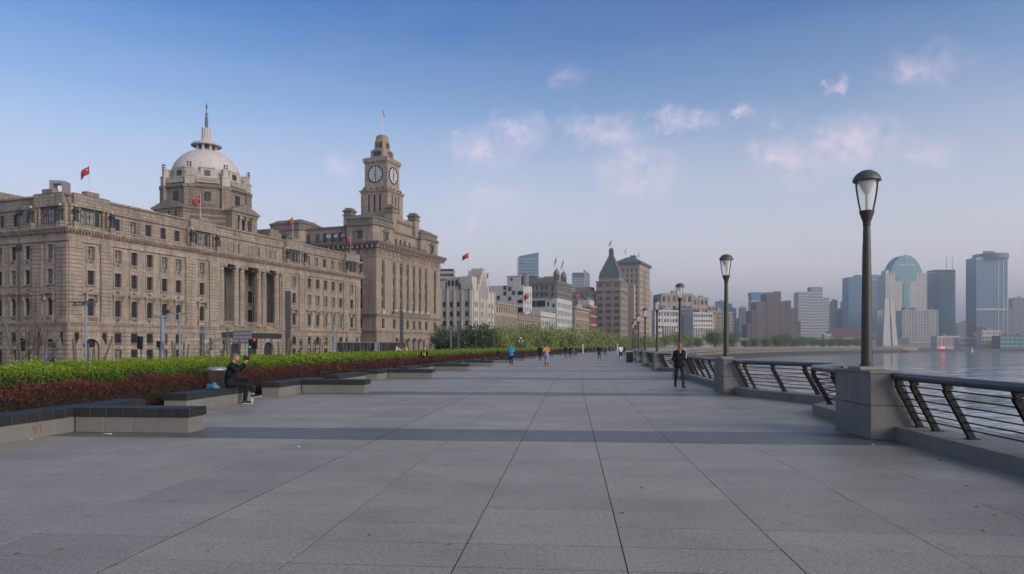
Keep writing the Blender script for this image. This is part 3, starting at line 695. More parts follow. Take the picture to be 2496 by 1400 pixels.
# stepped centre block over the portico
cb_ = MB(); Ff.box(cb_, 36.2, 57.8, -1.4, -.3, 22.57+DZ, 27.0+DZ); Ff.box(cb_, 38, 56, -3, -1.4, 27.0+DZ, 29.0+DZ)
for u in (37.5, 43.5, 50.5, 56.5): Ff.box(cb_, u-.9, u+.9, -1.3, .25, 22.57+DZ, 25.3+DZ)
cb_.build('centre_block', M_hs, hs)
for u in (40.5, 47.0, 53.5): window(hs, Ff, u, 23.3+DZ, 1.3, 2.0, 2, 2, '', M_hs, depth=.0, v=-.28)
# --- dome
DX, DY_ = 47.6, 14.2
def octo(ap, cx=DX, cy=DY_): r = ap/math.cos(math.pi/8); return [(cx+r*math.cos(math.pi/8+k*math.pi/4), cy+r*math.sin(math.pi/8+k*math.pi/4)) for k in range(8)]
db = MB(); db.prism(octo(10.6), 26.0+DZ, 33.3+DZ); db.prism(octo(11.0), 33.3+DZ, 33.75+DZ); db.prism(octo(10.0), 33.75+DZ, 38.6+DZ)
db.build('drum', M_hsd, hs)
dc = MB(); dc.prism(octo(10.3), 38.45+DZ, 38.75+DZ); dc.prism(octo(10.8), 38.75+DZ, 39.15+DZ); dc.prism(octo(10.2), 39.15+DZ, 39.7+DZ); dc.build('drum_cornice', M_hsd, hs)
up = MB(); up.prism(octo(9.7), 39.7+DZ, 41.0+DZ)
up.lathe([(9.35,41.0+DZ),(9.35,41.5+DZ),(9.1,41.5+DZ),(9.1,42.0+DZ),(8.85,42.0+DZ),(8.85,42.5+DZ)], 48, DX, DY_, cap=False); up.build('upper_drum', M_hsl, hs)
O = octo(10.1)
for k in range(8):
    x, y = O[k]; a = math.pi/8 + k*math.pi/4; ux, uy = math.cos(a), math.sin(a); x2, y2 = x-ux*.5, y-uy*.5
    def rb_(mb, w, d, z0, z1, off=0):
        c_ = Vector((x2+ux*off, y2+uy*off, 0)); e1 = Vector((ux,uy,0))*d/2; e2 = Vector((-uy,ux,0))*w/2
        mb.prism([tuple((c_+i*e1+j*e2).xy) for i, j in ((1,-1),(1,1),(-1,1),(-1,-1))], z0+DZ, z1+DZ)
    pm_ = MB(); rb_(pm_, 2.3, 1.9, 33.75, 38.4); rb_(pm_, 2.6, 2.2, 38.4, 39.2); pm_.build('pier', M_hsd, hs)
    pt_ = MB(); rb_(pt_, 2.0, 1.6, 39.2, 41.1); rb_(pt_, 2.3, 1.9, 41.1, 41.4); rb_(pt_, 1.3, 1.1, 41.4, 43.0); rb_(pt_, 1.5, 1.3, 43.0, 43.2); pp = pt_.build('pier_top', M_hsl, hs)
    fl = MB()
    for j in range(4): fl.bar((x2+(j%2-.5)*.7*-uy+ux*.4, y2+(j%2-.5)*.7*ux+uy*.4, 43.5+DZ+(j//2)*.6), (x2+(j%2-.5)*.7*-uy+ux*.7, y2+(j%2-.5)*.7*ux+uy*.7, 43.6+DZ+(j//2)*.6), .34, .3)
    fl.bar((x2,y2,43.2+DZ),(x2,y2,44.3+DZ),.1,.1); fl.build('floodlight', M_brz, pp)
    # balustrade and window of the face between this pier and the next
    X2, Y2 = O[(k+1)%8]; mx, my = (x+X2)/2, (y+Y2)/2; fa = math.atan2(my-DY_, mx-DX)
    fz = root('drum_face', (mx, my, 0)); fz.parent = hs; fz.rotation_euler = (0,0,fa+math.pi/2)
    bb = MB(); LF = FR('f'); baluster_row(bb, LF, -2.5, 2.5, .35, 39.7+DZ, 41.0+DZ, .42, .1); bo = bb.build('balustrade', M_hsl, fz)
    link('window', win1(1.5, 2.1, 2, 2, True), fz, None, (0, -.1, 35.6+DZ))
    if k % 2 == 0 and False: pass
    b2 = MB(); baluster_row(b2, LF, -2.4, 2.4, .75, 33.75+DZ, 34.9+DZ, .42, .11); b2.build('balustrade', M_hsd, fz)
# pedimented porches on the four axes
for k in range(4):
    a = k*math.pi/2; fz = root('porch', (DX+math.cos(a)*10.6, DY_+math.sin(a)*10.6, 0)); fz.parent = hs; fz.rotation_euler = (0,0,a+math.pi/2)
    pb = MB(); pb.box(-4.6,-2.6,-1.9,.5,26+DZ,32.6+DZ); pb.box(2.6,4.6,-1.9,.5,26+DZ,32.6+DZ); pb.box(-4.8,4.8,-2.1,.5,32.6+DZ,33.3+DZ); pb.box(-5.2,5.2,-2.5,.5,33.3+DZ,33.65+DZ); pb.box(-2.6,2.6,-1.8,.4,26+DZ,27.3+DZ); pb.box(-2.6,2.6,-.35,-.3,27.3+DZ,32.6+DZ,1)
    pb.add([(-5.2,-2.5,33.65+DZ),(5.2,-2.5,33.65+DZ),(0,-2.5,35.4+DZ),(-5.2,.5,33.65+DZ),(5.2,.5,33.65+DZ),(0,.5,35.4+DZ)],[(0,1,2),(0,2,5,3),(1,4,5,2)])
    pb.build('porch_block', [M_hsd, M_gld], fz)
    for x in (-1.05, 1.05): column(fz, x, -1.3, 27.3+DZ, 32.6+DZ, .42, M_hsp, 12)
dm = MB(); dm.lathe([(8.6*math.cos(a), 42.3+DZ+7.4*math.sin(a)) for a in [i*math.pi/2/20 for i in range(20)]] + [(.3, 49.7+DZ)], 64, DX, DY_); dm.build('dome', M_dome, hs, smooth=50)
dw = MB(); 
for k in range(8):
    a = k*math.pi/4; c_, s_ = math.cos(a), math.sin(a)
    if k % 2 == 0 or True:
        e = Vector((c_,s_,0)); f = Vector((-s_,c_,0)); c0 = Vector((DX,DY_,0))
        for w_, d0, z0, z1, mi in ((3.2, 9.0, 41.0, 43.4, 0), (3.6, 9.2, 43.4, 43.75, 0), (1.3, 9.25, 41.5, 42.9, 1)):
            dw.prism([tuple((c0+e*q+f*w_/2*g).xy) for q, g in ((d0,-1),(d0,1),(6.5,1),(6.5,-1))], z0+DZ, z1+DZ, mi)
dw.build('dormer', [M_hsl, M_gld], hs)
ln = MB(); ln.lathe([(2.9,48.6+DZ),(2.7,49.2+DZ),(2.5,49.3+DZ)], 32, DX, DY_)
for k in range(8):
    a = math.pi/8+k*math.pi/4; ln.bar((DX+2.3*math.cos(a), DY_+2.3*math.sin(a), 49.2+DZ), (DX+2.3*math.cos(a), DY_+2.3*math.sin(a), 50.9+DZ), .55, .55)
ln.lathe([(1.7,49.2+DZ),(1.7,50.9+DZ)], 16, DX, DY_, mi=1)
ln.build('lantern', [M_dome, M_gld], hs, smooth=35)
bm_ = MB(); bm_.lathe([(2.4,50.75+DZ),(3.75,50.55+DZ),(3.85,50.75+DZ),(3.4,51.15+DZ),(2.4,51.6+DZ),(1.5,51.95+DZ),(1.35,52.1+DZ)], 40, DX, DY_); bm_.build('lantern_roof', M_dome, hs, smooth=35)
tr = MB(); tr.lathe([(1.15,52.0+DZ),(1.05,54.8+DZ)], 24, DX, DY_)
for k in range(12): a = k*math.pi/6; tr.bar((DX+1.13*math.cos(a), DY_+1.13*math.sin(a), 52.0+DZ), (DX+1.05*math.cos(a), DY_+1.05*math.sin(a), 55.1+DZ), .24, .24)
tr.build('turret', M_dome, hs, smooth=35)
M_spire = mat('verdigris spire', (.07,.13,.17), .5, .15, 3); M_star = mat('dull red star', (.16,.03,.03), .45, .1, 3)
sp_ = MB(); sp_.lathe([(.34,54.8+DZ),(.28,58.5+DZ),(.36,58.55+DZ),(.36,58.75+DZ),(.1,58.9+DZ),(.08,59.7+DZ)], 12, DX, DY_)
for k in range(7): sp_.lathe([(.42,55.1+DZ+k*.4),(.42,55.2+DZ+k*.4)], 10, DX, DY_)
spo = sp_.build('spire', M_spire, hs, smooth=35)
stb = MB(); pts = [(1.0*(1 if k%2==0 else .42)*math.sin(k*math.pi/5), 1.0*(1 if k%2==0 else .42)*math.cos(k*math.pi/5)) for k in range(10)]
av = Vector((math.cos(-FROT + R(-23)), 0, 0)); sa = R(45)+math.pi/2   # faces the river corner
e = Vector((math.cos(-math.pi/4), math.sin(-math.pi/4), 0)); e = Vector((.707, .707, 0)); n2 = Vector((.707,-.707,0))
vv = [Vector((DX,DY_,60.35+DZ)) + e*p[0] + Vector((0,0,p[1])) for p in pts] + [Vector((DX,DY_,60.35+DZ))+n2*.22, Vector((DX,DY_,60.35+DZ))-n2*.22]
stb.add(vv, [(k,(k+1)%10,10) for k in range(10)] + [((k+1)%10,k,11) for k in range(10)]); stb.build('star', M_star, hs)
for o in [c for c in bpy.data.objects if c.parent is hs and c.name.split('.')[0] in ('drum','drum_cornice','upper_drum','pier','pier_top','drum_face','porch','dome','dormer','lantern','lantern_roof','turret')]:
    q_ = .935; l_ = o.location; o.location = (DX+(l_.x-DX)*q_ if l_.length else DX*(1-q_), DY_+(l_.y-DY_)*q_ if l_.length else DY_*(1-q_), l_.z); o.scale = (q_,q_,1)
# lamp piers at the entrance
for u in (29.5, 33.6, 60.4, 66.5):
    mb = MB(); Ff.box(mb, u-.55, u+.55, 3.5, 4.6, 0, 3.4); Ff.box(mb, u-.7, u+.7, 3.35, 4.75, 3.4, 3.7); mb.build('lamp_pier', M_hsp, hs)
    mb = MB(); p_ = Ff.P(u, 4.05, 0); mb.lathe([(.5,3.7),(.3,4.0),(.16,4.3),(.12,4.9),(.3,5.0),(.42,5.1),(.42,5.7),(.3,5.9),(.05,6.3)], 10, p_[0], p_[1]); mb.build('entrance_lamp', M_brz, hs, smooth=35)
# drain pipe on the side wall
dp = MB(); q = Fs.P(12.0, .25, 0); dp.lathe([(.11,5.9+DZ),(.11,21.3+DZ)], 8, q[0], q[1]); Fs.box(dp, 11.6, 12.4, .02, .6, 19.0+DZ, 19.9+DZ); dp.lathe([(.11,22.6+DZ),(.11,26.8+DZ)], 8, q[0], q[1]); Fs.box(dp, 11.55, 12.45, -.1, .6, 25.5+DZ, 26.3+DZ); dp.lathe([(.11,0),(.11,5.3+DZ)], 8, q[0], q[1]); dp.build('drain_pipe', M_brz, hs)
def hsw(u, v, z): 
    p = Matrix.Rotation(FROT, 4, 'Z') @ Vector((u, v, 0)); return (BX+p.x, BY+p.y, z)
for u, v, lab, sd in ((4.4, .3, 'red flag on pole at the near roof corner of the domed bank', 1), (31.2, .3, 'red flag on low pole in front of the bank dome', 2), (HL-31.2, .3, 'red flag on pole right of the bank dome', 3), (HL-4.4, .3, 'red flag on pole at the bank end beside the clock tower building', 4)):
    x, y, z = hsw(u, v, 29.5); flag('flag', lab, x, y, z, 5.0 if sd != 3 else 5.6, 2.3 if sd != 4 else 2.6, seed=sd, droop=.85 if sd < 3 else (1.0 if sd == 3 else 1.25), d=-1 if sd != 3 else -1)
# ------------------------------------------------------------ the clock tower building
su = (at(918, 223) - BX, 223.0 - BY); s0_ = su[0]*math.sin(FA) + su[1]*math.cos(FA)
KX, KY = BX + s0_*math.sin(FA), BY + s0_*math.cos(FA); KL, KD = 45.0, 42.0
cu = root('clock_tower_building', (KX, KY, BZ), FROT, 'brown granite building with tall square clock tower beyond the domed bank', 'building')
cw = [4.2, 11.2, 15.85, 20.3, 24.7, 29.15, 33.8, 40.8]
ops_t = [(c-.95, c+.95, 13.4+DZ, 29.0+DZ) for c in cw]; ops_m = [(c-.85, c+.85, 7.3+DZ, 10.3+DZ) for c in cw]
ops_g = [(a, b, 0, 4.3+DZ) for a, b in ((12.0,33.0),)] + [(c-.8, c+.8, -1.6+DZ, 1.6+DZ) for c in (4.2, 8.5, 36.5, 40.8)]
def kbody(fr, U, cols, gops):
    t_ = [(c-.95, c+.95, 13.4+DZ, 29.0+DZ) for c in cols]; m_ = [(c-.85, c+.85, 7.3+DZ, 10.3+DZ) for c in cols]
    mb = MB(); wall(mb, fr, 0, U, 0, 32.4+DZ, t_ + m_ + gops, depth=.9); mb.build('main_wall', M_cus, cu)
    cn = MB(); fr.box(cn, -.25, U+.25, 0, .3, 5.9+DZ, 6.35+DZ); fr.box(cn, -.5, U+.5, 0, .6, 6.35+DZ, 6.65+DZ); fr.box(cn, -.3, U+.3, 0, .45, 11.1+DZ, 11.55+DZ); fr.box(cn, -.6, U+.6, 0, .8, 11.55+DZ, 11.9+DZ); cn.build('string_course', M_cus, cu)
    bl = MB(); fr.box(bl, 9.5, U-9.5, .3, .9, 11.9+DZ, 12.9+DZ); bl.build('balcony_parapet', M_cusd, cu)
    fz = MB(); fr.box(fz, -.1, U+.1, 0, .22, 29.7+DZ, 30.3+DZ); fr.box(fz, -.2, U+.2, 0, .35, 32.0+DZ, 32.4+DZ)
    n = int(U/.9)
    for i in range(n+1):
        u = U*i/n
        if i % 3 == 0: fr.box(fz, u-.28, u+.28, 0, .3, 30.3+DZ, 32.0+DZ)
        else: fr.box(fz, u-.12, u+.12, 0, .16, 30.5+DZ, 31.5+DZ)
    fz.build('carved_frieze', M_cus, cu)
    co = MB(); fr.box(co, -1.6, U+1.6, -.3, 1.7, 33.3+DZ, 33.8+DZ); fr.box(co, -1.9, U+1.9, -.3, 2.0, 33.8+DZ, 34.4+DZ); co.build('cornice', M_cusd, cu)
    mo = MB(); dentils(mo, fr, -.9, U+.9, .2, 1.5, 32.4+DZ, 33.3+DZ, 1.75, .6); mo.build('cornice_bracket', M_cus, cu, kind='stuff')
    for c in cols:
        for k in range(4):
            window(cu, fr, c, 13.6+k*3.95+DZ, 1.5, 2.55, 2, 2, None, depth=.75, dark=True)
        sp = MB()
        for k in range(4): fr.box(sp, c-.95, c+.95, -.9, -.62, 16.2+k*3.95+DZ, 17.5+k*3.95+DZ if k < 3 else 29.0+DZ)
        fr.box(sp, c-.95, c-.75, -.9, -.45, 13.4+DZ, 29+DZ); fr.box(sp, c+.75, c+.95, -.9, -.45, 13.4+DZ, 29+DZ); fr.box(sp, c-.75, c+.75, -.9, -.5, 13.4+DZ, 13.6+DZ)
        sp.build('spandrel', M_cusd, cu)
        window(cu, fr, c, 7.3+DZ, 1.7, 3.0, 2, 2, None, depth=.6, dark=True)
kbody(Ff, KL, cw, ops_g); kbody(Fs, KD, [6.0, 16.0, 20.5, 25.0, 34.0], [(5.2,6.8,-1.6+DZ,1.6+DZ)])
pc = MB(); Ff.box(pc, 11.8, 33.2, -3.6, -3.3, 0, 5+DZ); pc.box(12,33,.6,3.4,4.25+DZ,4.5+DZ); pc.build('portico_recess', M_cus, cu)
for x in (14.3, 18.2, 22.3, 22.9+3.9, 30.7): column(cu, x, .75, 0, 4.3+DZ, .8, M_cus, 16)
rg = MB(); rustic(rg, Ff, 33.6, KL, 0, 5.6+DZ, ops_g, .12, .75); rustic(rg, Ff, 0, 11.6, 0, 5.6+DZ, ops_g, .12, .75); rg.build('stone_course', M_cus, cu, kind='stuff')
for c in (4.2, 8.5, 36.5, 40.8): window(cu, Ff, c, -1.6+DZ, 1.6, 3.2, 2, 2, None, depth=.5, dark=True)
acb = None
for i, c in enumerate(cw[1:7] + [3.2]):
    a = MB().box(-.55,.55,-.3,.3,0,.75); a.lathe([(.28,.36),(.28,.38)], 10, 0, 0, mi=1) if 0 else None
    o = a.build('air_conditioner', M_wht, cu); o.location = (c, -.62, 12.9+DZ if 9 < c < 35 else 11.9+DZ)
# roof storey with corner pavilions
rf = MB(); rf.box(2.5, KL-2.5, 3.0, KD-2.5, 34.4+DZ, 40.0+DZ); rf.build('roof_storey', M_cus, cu)
rc = MB(); rc.box(2.1, KL-2.1, 2.6, KD-2.1, 39.6+DZ, 40.2+DZ); rc.build('roof_cornice', M_cusd, cu)
for u in (14.5, 17.5, 20.5, 23.5, 27): window(cu, Ff, u, 35.6+DZ, 1.1, 2.1, 1, 2, None, depth=0, v=-2.97, dark=True)
for u in (12, 14.8, 17.6, 20.6, 23.5, 27): window(cu, Fs, u, 35.3+DZ, 1.4, 3.0, 2, 2, None, depth=0, v=-2.47, dark=True)
for i, u in enumerate((13.3, 16.2, 19.0)):
    o = MB().box(-.4,.4,-.6,.6,0,.9).build('air_conditioner', M_wht, cu); o.location = (2.1, u, 36.6+DZ)
def pav(x0, x1, y0, y1):
    p = MB(); p.prism([(x0+1.2,y0),(x1-1.2,y0),(x1,y0+1.2),(x1,y1-1.2),(x1-1.2,y1),(x0+1.2,y1),(x0,y1-1.2),(x0,y0+1.2)], 34.4+DZ, 39.8+DZ, 0)
    o = p.build('corner_pavilion', M_cus, cu)
    q = MB()
    def oc(e): return [(x0+1.2-e*.4,y0-e),(x1-1.2+e*.4,y0-e),(x1+e,y0+1.2-e*.4),(x1+e,y1-1.2+e*.4),(x1-1.2+e*.4,y1+e),(x0+1.2-e*.4,y1+e),(x0-e,y1-1.2+e*.4),(x0-e,y0+1.2-e*.4)]
    q.prism(oc(.5), 39.6+DZ, 40.1+DZ); q.prism(oc(.25), 40.1+DZ, 40.35+DZ); q.prism(oc(-.2), 40.35+DZ, 41.8+DZ); q.prism(oc(.1), 41.8+DZ, 42.2+DZ); q.prism(oc(-.15), 42.2+DZ, 43.5+DZ, 0, oc(-2.6))
    q.build('pavilion_roof', M_cusd, o)
    for fr, a, off in ((Ff, (x0+x1)/2, y0), (Fs, (y0+y1)/2, x0)):
        g = FR(fr.k, off); s = MB(); g.box(s, a-1.5, a-.85, 0, .3, 34.6+DZ, 37.9+DZ); g.box(s, a+.85, a+1.5, 0, .3, 34.6+DZ, 37.9+DZ); g.box(s, a-1.8, a+1.8, 0, .55, 37.9+DZ, 38.4+DZ)
        s.add([g.P(a-1.9,.55,38.4+DZ), g.P(a+1.9,.55,38.4+DZ), g.P(a,.55,39.2+DZ), g.P(a-1.9,0,38.4+DZ), g.P(a+1.9,0,38.4+DZ), g.P(a,0,39.2+DZ)], [(0,1,2),(0,2,5,3),(1,4,5,2)]); g.box(s, a-1.7, a+1.7, .1, 1.0, 34.5+DZ, 35.4+DZ); s.build('aedicule', M_cusd, o)
        link('window', win1(1.5, 2.6, 2, 2, True), o, None, (*g.P(a, .05, 0)[:2], 35.2+DZ), g.rz())
pav(.2, 12.5, .3, 12.0); pav(KL-12.5, KL-.2, .3, 12.0); pav(.2, 12.5, 28.0, KD-.2); pav(KL-12.5, KL-.2, 28.0, KD-.2)
for fr, a, b, v in ((Ff, 12.6, KL-12.6, .9), (Fs, 12.2, 27.8, .9)):
    r_ = MB(); fr.box(r_, a, b, v-.05, v+.05, 35.3+DZ, 35.4+DZ); fr.box(r_, a, b, v-.03, v+.03, 34.8+DZ, 34.86+DZ)
    n = int((b-a)/.7)
    for i in range(n+1): u = a+(b-a)*i/n; fr.box(r_, u-.05, u+.05, v-.05, v+.05, 34.4+DZ, 35.4+DZ)
    r_.build('roof_railing', M_brz, cu)
# tower, set back from the front
TX, TY = 23.8, 12.0
def tb(mb, w, z0, z1, mi=0): mb.box(TX-w/2, TX+w/2, TY-w/2, TY+w/2, z0+DZ, z1+DZ, mi)
t1 = MB(); tb(t1, 17.0, 40.0, 45.3); tb(t1, 17.4, 44.3, 44.6); tb(t1, 10.45, 45.3, 46.7); t1.build('tower_base', M_cus, cu)
tk = MB(); n = 26
for i in range(n): tk.box(TX-8.6+17.2*i/(n-1)-.16, TX-8.6+17.2*i/(n-1)+.16, TY-8.72, TY-8.5, 43.2+DZ, 43.9+DZ); tk.box(TX-8.72, TX-8.5, TY-8.6+17.2*i/(n-1)-.16, TY-8.6+17.2*i/(n-1)+.16, 43.2+DZ, 43.9+DZ)
tk.build('carved_frieze', M_cusd, cu, kind='stuff')
for sx in (-1,1):
    for sy in (-1,1):
        x, y = TX+sx*8.0, TY+sy*8.0; m_ = MB()
        m_.box(x-1.5,x+1.5,y-1.5,y+1.5,40+DZ,46.0+DZ); m_.build('corner_stub', M_cus, cu)
        m_ = MB(); m_.box(x-1.75,x+1.75,y-1.75,y+1.75,46.0+DZ,46.4+DZ); m_.box(x-1.45,x+1.45,y-1.45,y+1.45,46.4+DZ,47.2+DZ); m_.taper(x-1.45,x+1.45,y-1.45,y+1.45,47.2+DZ,47.7+DZ,-.45); m_.taper(x-1.9,x+1.9,y-1.9,y+1.9,47.7+DZ,48.2+DZ,.5); m_.box(x-1.2,x+1.2,y-1.2,y+1.2,48.2+DZ,48.7+DZ); m_.build('stub_cap', M_cusd, cu)
TW = 10.5
def tfaces(w): return (FR('f', TY-w/2), TX), (FR('s', TX-w/2), TY)
sh = MB()
sl = []
for fr, c in tfaces(TW):
    ops = [(c+d-.45, c+d+.45, 46.3+DZ, 52.2+DZ) for d in (-2.2, 0, 2.2)]; wall(sh, fr, c-TW/2, c+TW/2, 45.3+DZ, 53.3+DZ, ops, .5)
    for d in (-2.2, 0, 2.2): window(cu, fr, c+d, 46.3+DZ, .9, 5.9, 1, 4, None, depth=.42, dark=True)
sh.box(TX+TW/2-.2,TX+TW/2,TY-TW/2,TY+TW/2,45.3+DZ,53.3+DZ); sh.box(TX-TW/2,TX+TW/2,TY+TW/2-.2,TY+TW/2,45.3+DZ,53.3+DZ); sh.build('tower_shaft', M_cus, cu)
ck = MB(); tb(ck, 11.0, 53.0, 53.4); tb(ck, 11.5, 53.4, 53.8); tb(ck, 10.4, 53.8, 54.2); tb(ck, 9.6, 54.2, 55.1); tb(ck, 8.7, 55.1, 63.4); tb(ck, 9.3, 63.4, 63.8); tb(ck, 9.7, 63.8, 64.9); tb(ck, 9.0, 64.9, 65.2)
ck.build('clock_stage', M_cus, cu)
fl_ = MB()
for d in (-3.6,-1.2,1.2,3.6): fl_.box(TX+d-.25,TX+d+.25,TY-5.6,TY-5.1,53.85+DZ,54.4+DZ); fl_.box(TX-5.6,TX-5.1,TY+d-.25,TY+d+.25,53.85+DZ,54.4+DZ)
fl_.build('floodlights', M_brz, cu, kind='stuff')
M_dial = mat('clock dial', (.52,.53,.55), .6, .08, 2); M_dialb = mat('clock black', (.012,.014,.018), .5, 0)
def clock(fr, c, z):
    o = root('clock', (*fr.P(c, 0.02, 0)[:2], z+DZ)); o.parent = cu; o.rotation_euler = (0,0,fr.rz())
    # local: x across, -y outward
    def ring(r0, r1, d0, d1, n=48):
        m_ = MB(); vv = []
        for k in range(n):
            a = 2*math.pi*k/n
            for r_, y in ((r0,-d0),(r0,-d1),(r1,-d1),(r1,-d0)): vv.append((r_*math.sin(a), y, r_*math.cos(a)))
        m_.add(vv, [(4*k+j, 4*k+(j+1)%4, 4*((k+1)%n)+(j+1)%4, 4*((k+1)%n)+j) for k in range(n) for j in range(4)]); return m_
    d_ = MB(); n = 48; d_.add([(2.75*math.sin(2*math.pi*k/n), -.06, 2.75*math.cos(2*math.pi*k/n)) for k in range(n)], [tuple(range(n))]); d_.build('dial', M_dial, o)
    rr = ring(2.62, 2.95, 0, .22); q = ring(.75, .88, .07, .10); rr.add(q.v, q.f); q = ring(1.55, 1.62, .07, .09); rr.add(q.v, q.f); rr.build('rim', M_dialb, o)
    nm = MB()
    for k in range(12):
        a = math.pi*k/6; e = Vector((math.sin(a),0,math.cos(a))); nm.bar(e*1.75+Vector((0,-.09,0)), e*2.55+Vector((0,-.09,0)), .30, .05); nm.bar(e*.8+Vector((0,-.085,0)), e*1.7+Vector((0,-.085,0)), .07, .03)
    nm.build('numeral_marks', M_dialb, o, kind='stuff')
    h1 = MB(); h1.bar((.05,-.16,-.5),(.05,-.16,2.5),.20,.05); h1.build('minute_hand', M_dialb, o)
    h2 = MB(); h2.bar((0,-.13,.3),(-.02,-.13,-1.9),.30,.05); h2.sphere((0,-.13,0),.25,10,6); h2.build('hour_hand', M_dialb, o)
for fr, c in tfaces(8.7): clock(fr, c, 59.4)
for fr, c in tfaces(8.7):
    pass
be = MB(); w = 6.4
def oc_(w, ch): h = w/2; return [(TX-h+ch,TY-h),(TX+h-ch,TY-h),(TX+h,TY-h+ch),(TX+h,TY+h-ch),(TX+h-ch,TY+h),(TX-h+ch,TY+h),(TX-h,TY+h-ch),(TX-h,TY-h+ch)]
be.prism(oc_(6.4,.9), 65.2+DZ, 68.1+DZ); be.prism(oc_(6.4,.9), 68.1+DZ, 68.6+DZ, 0, oc_(5.2,.8)); be.build('belfry', M_cus, cu)
bo = MB()
for fr, c in tfaces(6.4):
    fr.box(bo, c-1.5, c+1.5, -.2, .03, 65.9+DZ, 67.4+DZ); fr.box(bo, c-1.1, c+1.1, -.2, .03, 67.4+DZ, 67.65+DZ)
bo.build('belfry_opening', M_gld, cu)
M_ochre = mat('ochre lantern stone', (.30,.19,.09), .85, .2, 1.5, streak=.5); M_grcap = mat('grey lantern cap', (.22,.20,.20), .85, .15, 1.5)
lt = MB(); lt.prism(oc_(4.3,.7), 68.5+DZ, 71.3+DZ); lt.prism(oc_(4.3,.7), 71.3+DZ, 72.2+DZ, 0, oc_(3.6,.6)); lt.build('lantern', M_ochre, cu)
for fr, c in tfaces(4.3):
    for d in (-.62, .62): lw = MB(); fr.box(lw, c+d-.5, c+d+.5, -.2, .03, 69.0+DZ, 70.9+DZ); lw.build('lantern_window', M_gld, cu)
lc = MB(); lc.prism(oc_(3.6,.6), 72.2+DZ, 73.3+DZ); lc.prism(oc_(3.6,.6), 73.3+DZ, 73.8+DZ, 0, oc_(2.4,.5)); lc.build('lantern_cap', M_grcap, cu)
for o in [c for c in bpy.data.objects if c.parent is cu]:
    n_ = o.name.split('.')[0]
    if n_ in ('tower_shaft','clock_stage','floodlights','clock','belfry','belfry_opening','lantern','lantern_window','lantern_cap') or (n_ == 'window' and o.location.z > 45.5+DZ): o.location.z += 1.3
p = Matrix.Rotation(FROT, 4, 'Z') @ Vector((TX, TY, 0))
flag('flag', 'red flag hanging from the tall mast on the clock tower', KX+p.x, KY+p.y, 75.1, 9.9, 2.0, seed=9, droop=2.2, thick=.14, d=1)
# ------------------------------------------------------------ the row of old buildings beyond the clock tower
M_white = mat('cream render', (.44,.40,.365), .85, .12, .8, .15, 4, streak=.4)
M_white2 = mat('white render', (.44,.43,.42), .85, .1, .6, streak=.35)
M_tan = mat('tan stone', (.33,.275,.225), .85, .14, .8, streak=.4)
M_grey = mat('grey stone', (.17,.16,.15), .88, .2, .7, streak=.6)
M_brick = mat('red brick', (.28,.10,.075), .88, .15, 1.0, blocks=(.9,.3))
M_pink = mat('pinkish tower cladding', (.30,.24,.24), .8, .1, .5)
M_peace = mat('brown granite', (.25,.20,.165), .88, .14, .6, streak=.4)
M_boc = mat('beige granite', (.32,.26,.215), .88, .12, .6, streak=.3)
M_grn = mat('green copper roof', (.055,.105,.095), .6, .15, .8, streak=.3)
M_gnr = mat('dull green tile', (.09,.115,.11), .7, .1, 1)
M_rtrim = mat('red roof trim', (.20,.06,.05), .7, .1, 1)
M_teal = mat('teal glazing', (.10,.19,.22), .2, .08, .3)
def facade(par, fr, U, z0, z1, cols, rows, w, m, nx=2, nz=2, depth=.3, name='wall', dark=True, sill=True, joined=False, u0=0.0):
    """a wall skin with openings, and a window in each"""
    ops = []; k = 0
    for c in cols:
        cc, ww = c if isinstance(c, tuple) else (c, w)
        for zb, h in rows: ops.append((cc-ww/2, cc+ww/2, zb+DZ, zb+h+DZ))
    mb = MB(); wall(mb, fr, u0, U, z0+DZ, z1+DZ, ops, depth); mb.build(name, m, par)
    if joined:
        g = MB()
        for a, b, c, d in ops:
            fr.box(g, a, b, -depth-.06, -depth+.0, c, d); fr.box(g, (a+b)/2-.05, (a+b)/2+.05, -depth, -depth+.06, c, d, 1); fr.box(g, a, b, -depth, -depth+.05, c+(d-c)*.55, c+(d-c)*.55+.08, 1)
        g.build('windows', [M_gld, M_fr], par, kind='stuff')
    else:
        for a, b, c, d in ops: link('window', win1(b-a, d-c, nx, nz, dark), par, None, (*fr.P((a+b)/2, -depth+.02, 0)[:2], c), fr.rz())
    if sill:
        s = MB()
        for a, b, c, d in ops: fr.box(s, a-.12, b+.12, 0, .16, c-.2, c)
        s.build('window_sills', m, par, kind='stuff')
def bld(name, px, Y, label, a=FA, cat='building'):
    r0 = root(name, (at(px, Y), Y, BZ), math.pi/2 - a, label, cat); return r0
def shell(par, U, D, z1, m, z0=STREET, back=True, x0=0, y0=0, top=True):
    mb = MB(); mb.box(U-.2, U, y0, D, z0+DZ, z1+DZ-.02); mb.box(x0, U-.2, D-.2, D, z0+DZ, z1+DZ-.02)
    if top: mb.box(x0+.05, U-.25, y0+.35, D-.25, z1+DZ-.35, z1+DZ-.1)
    mb.build('roof', m, par)
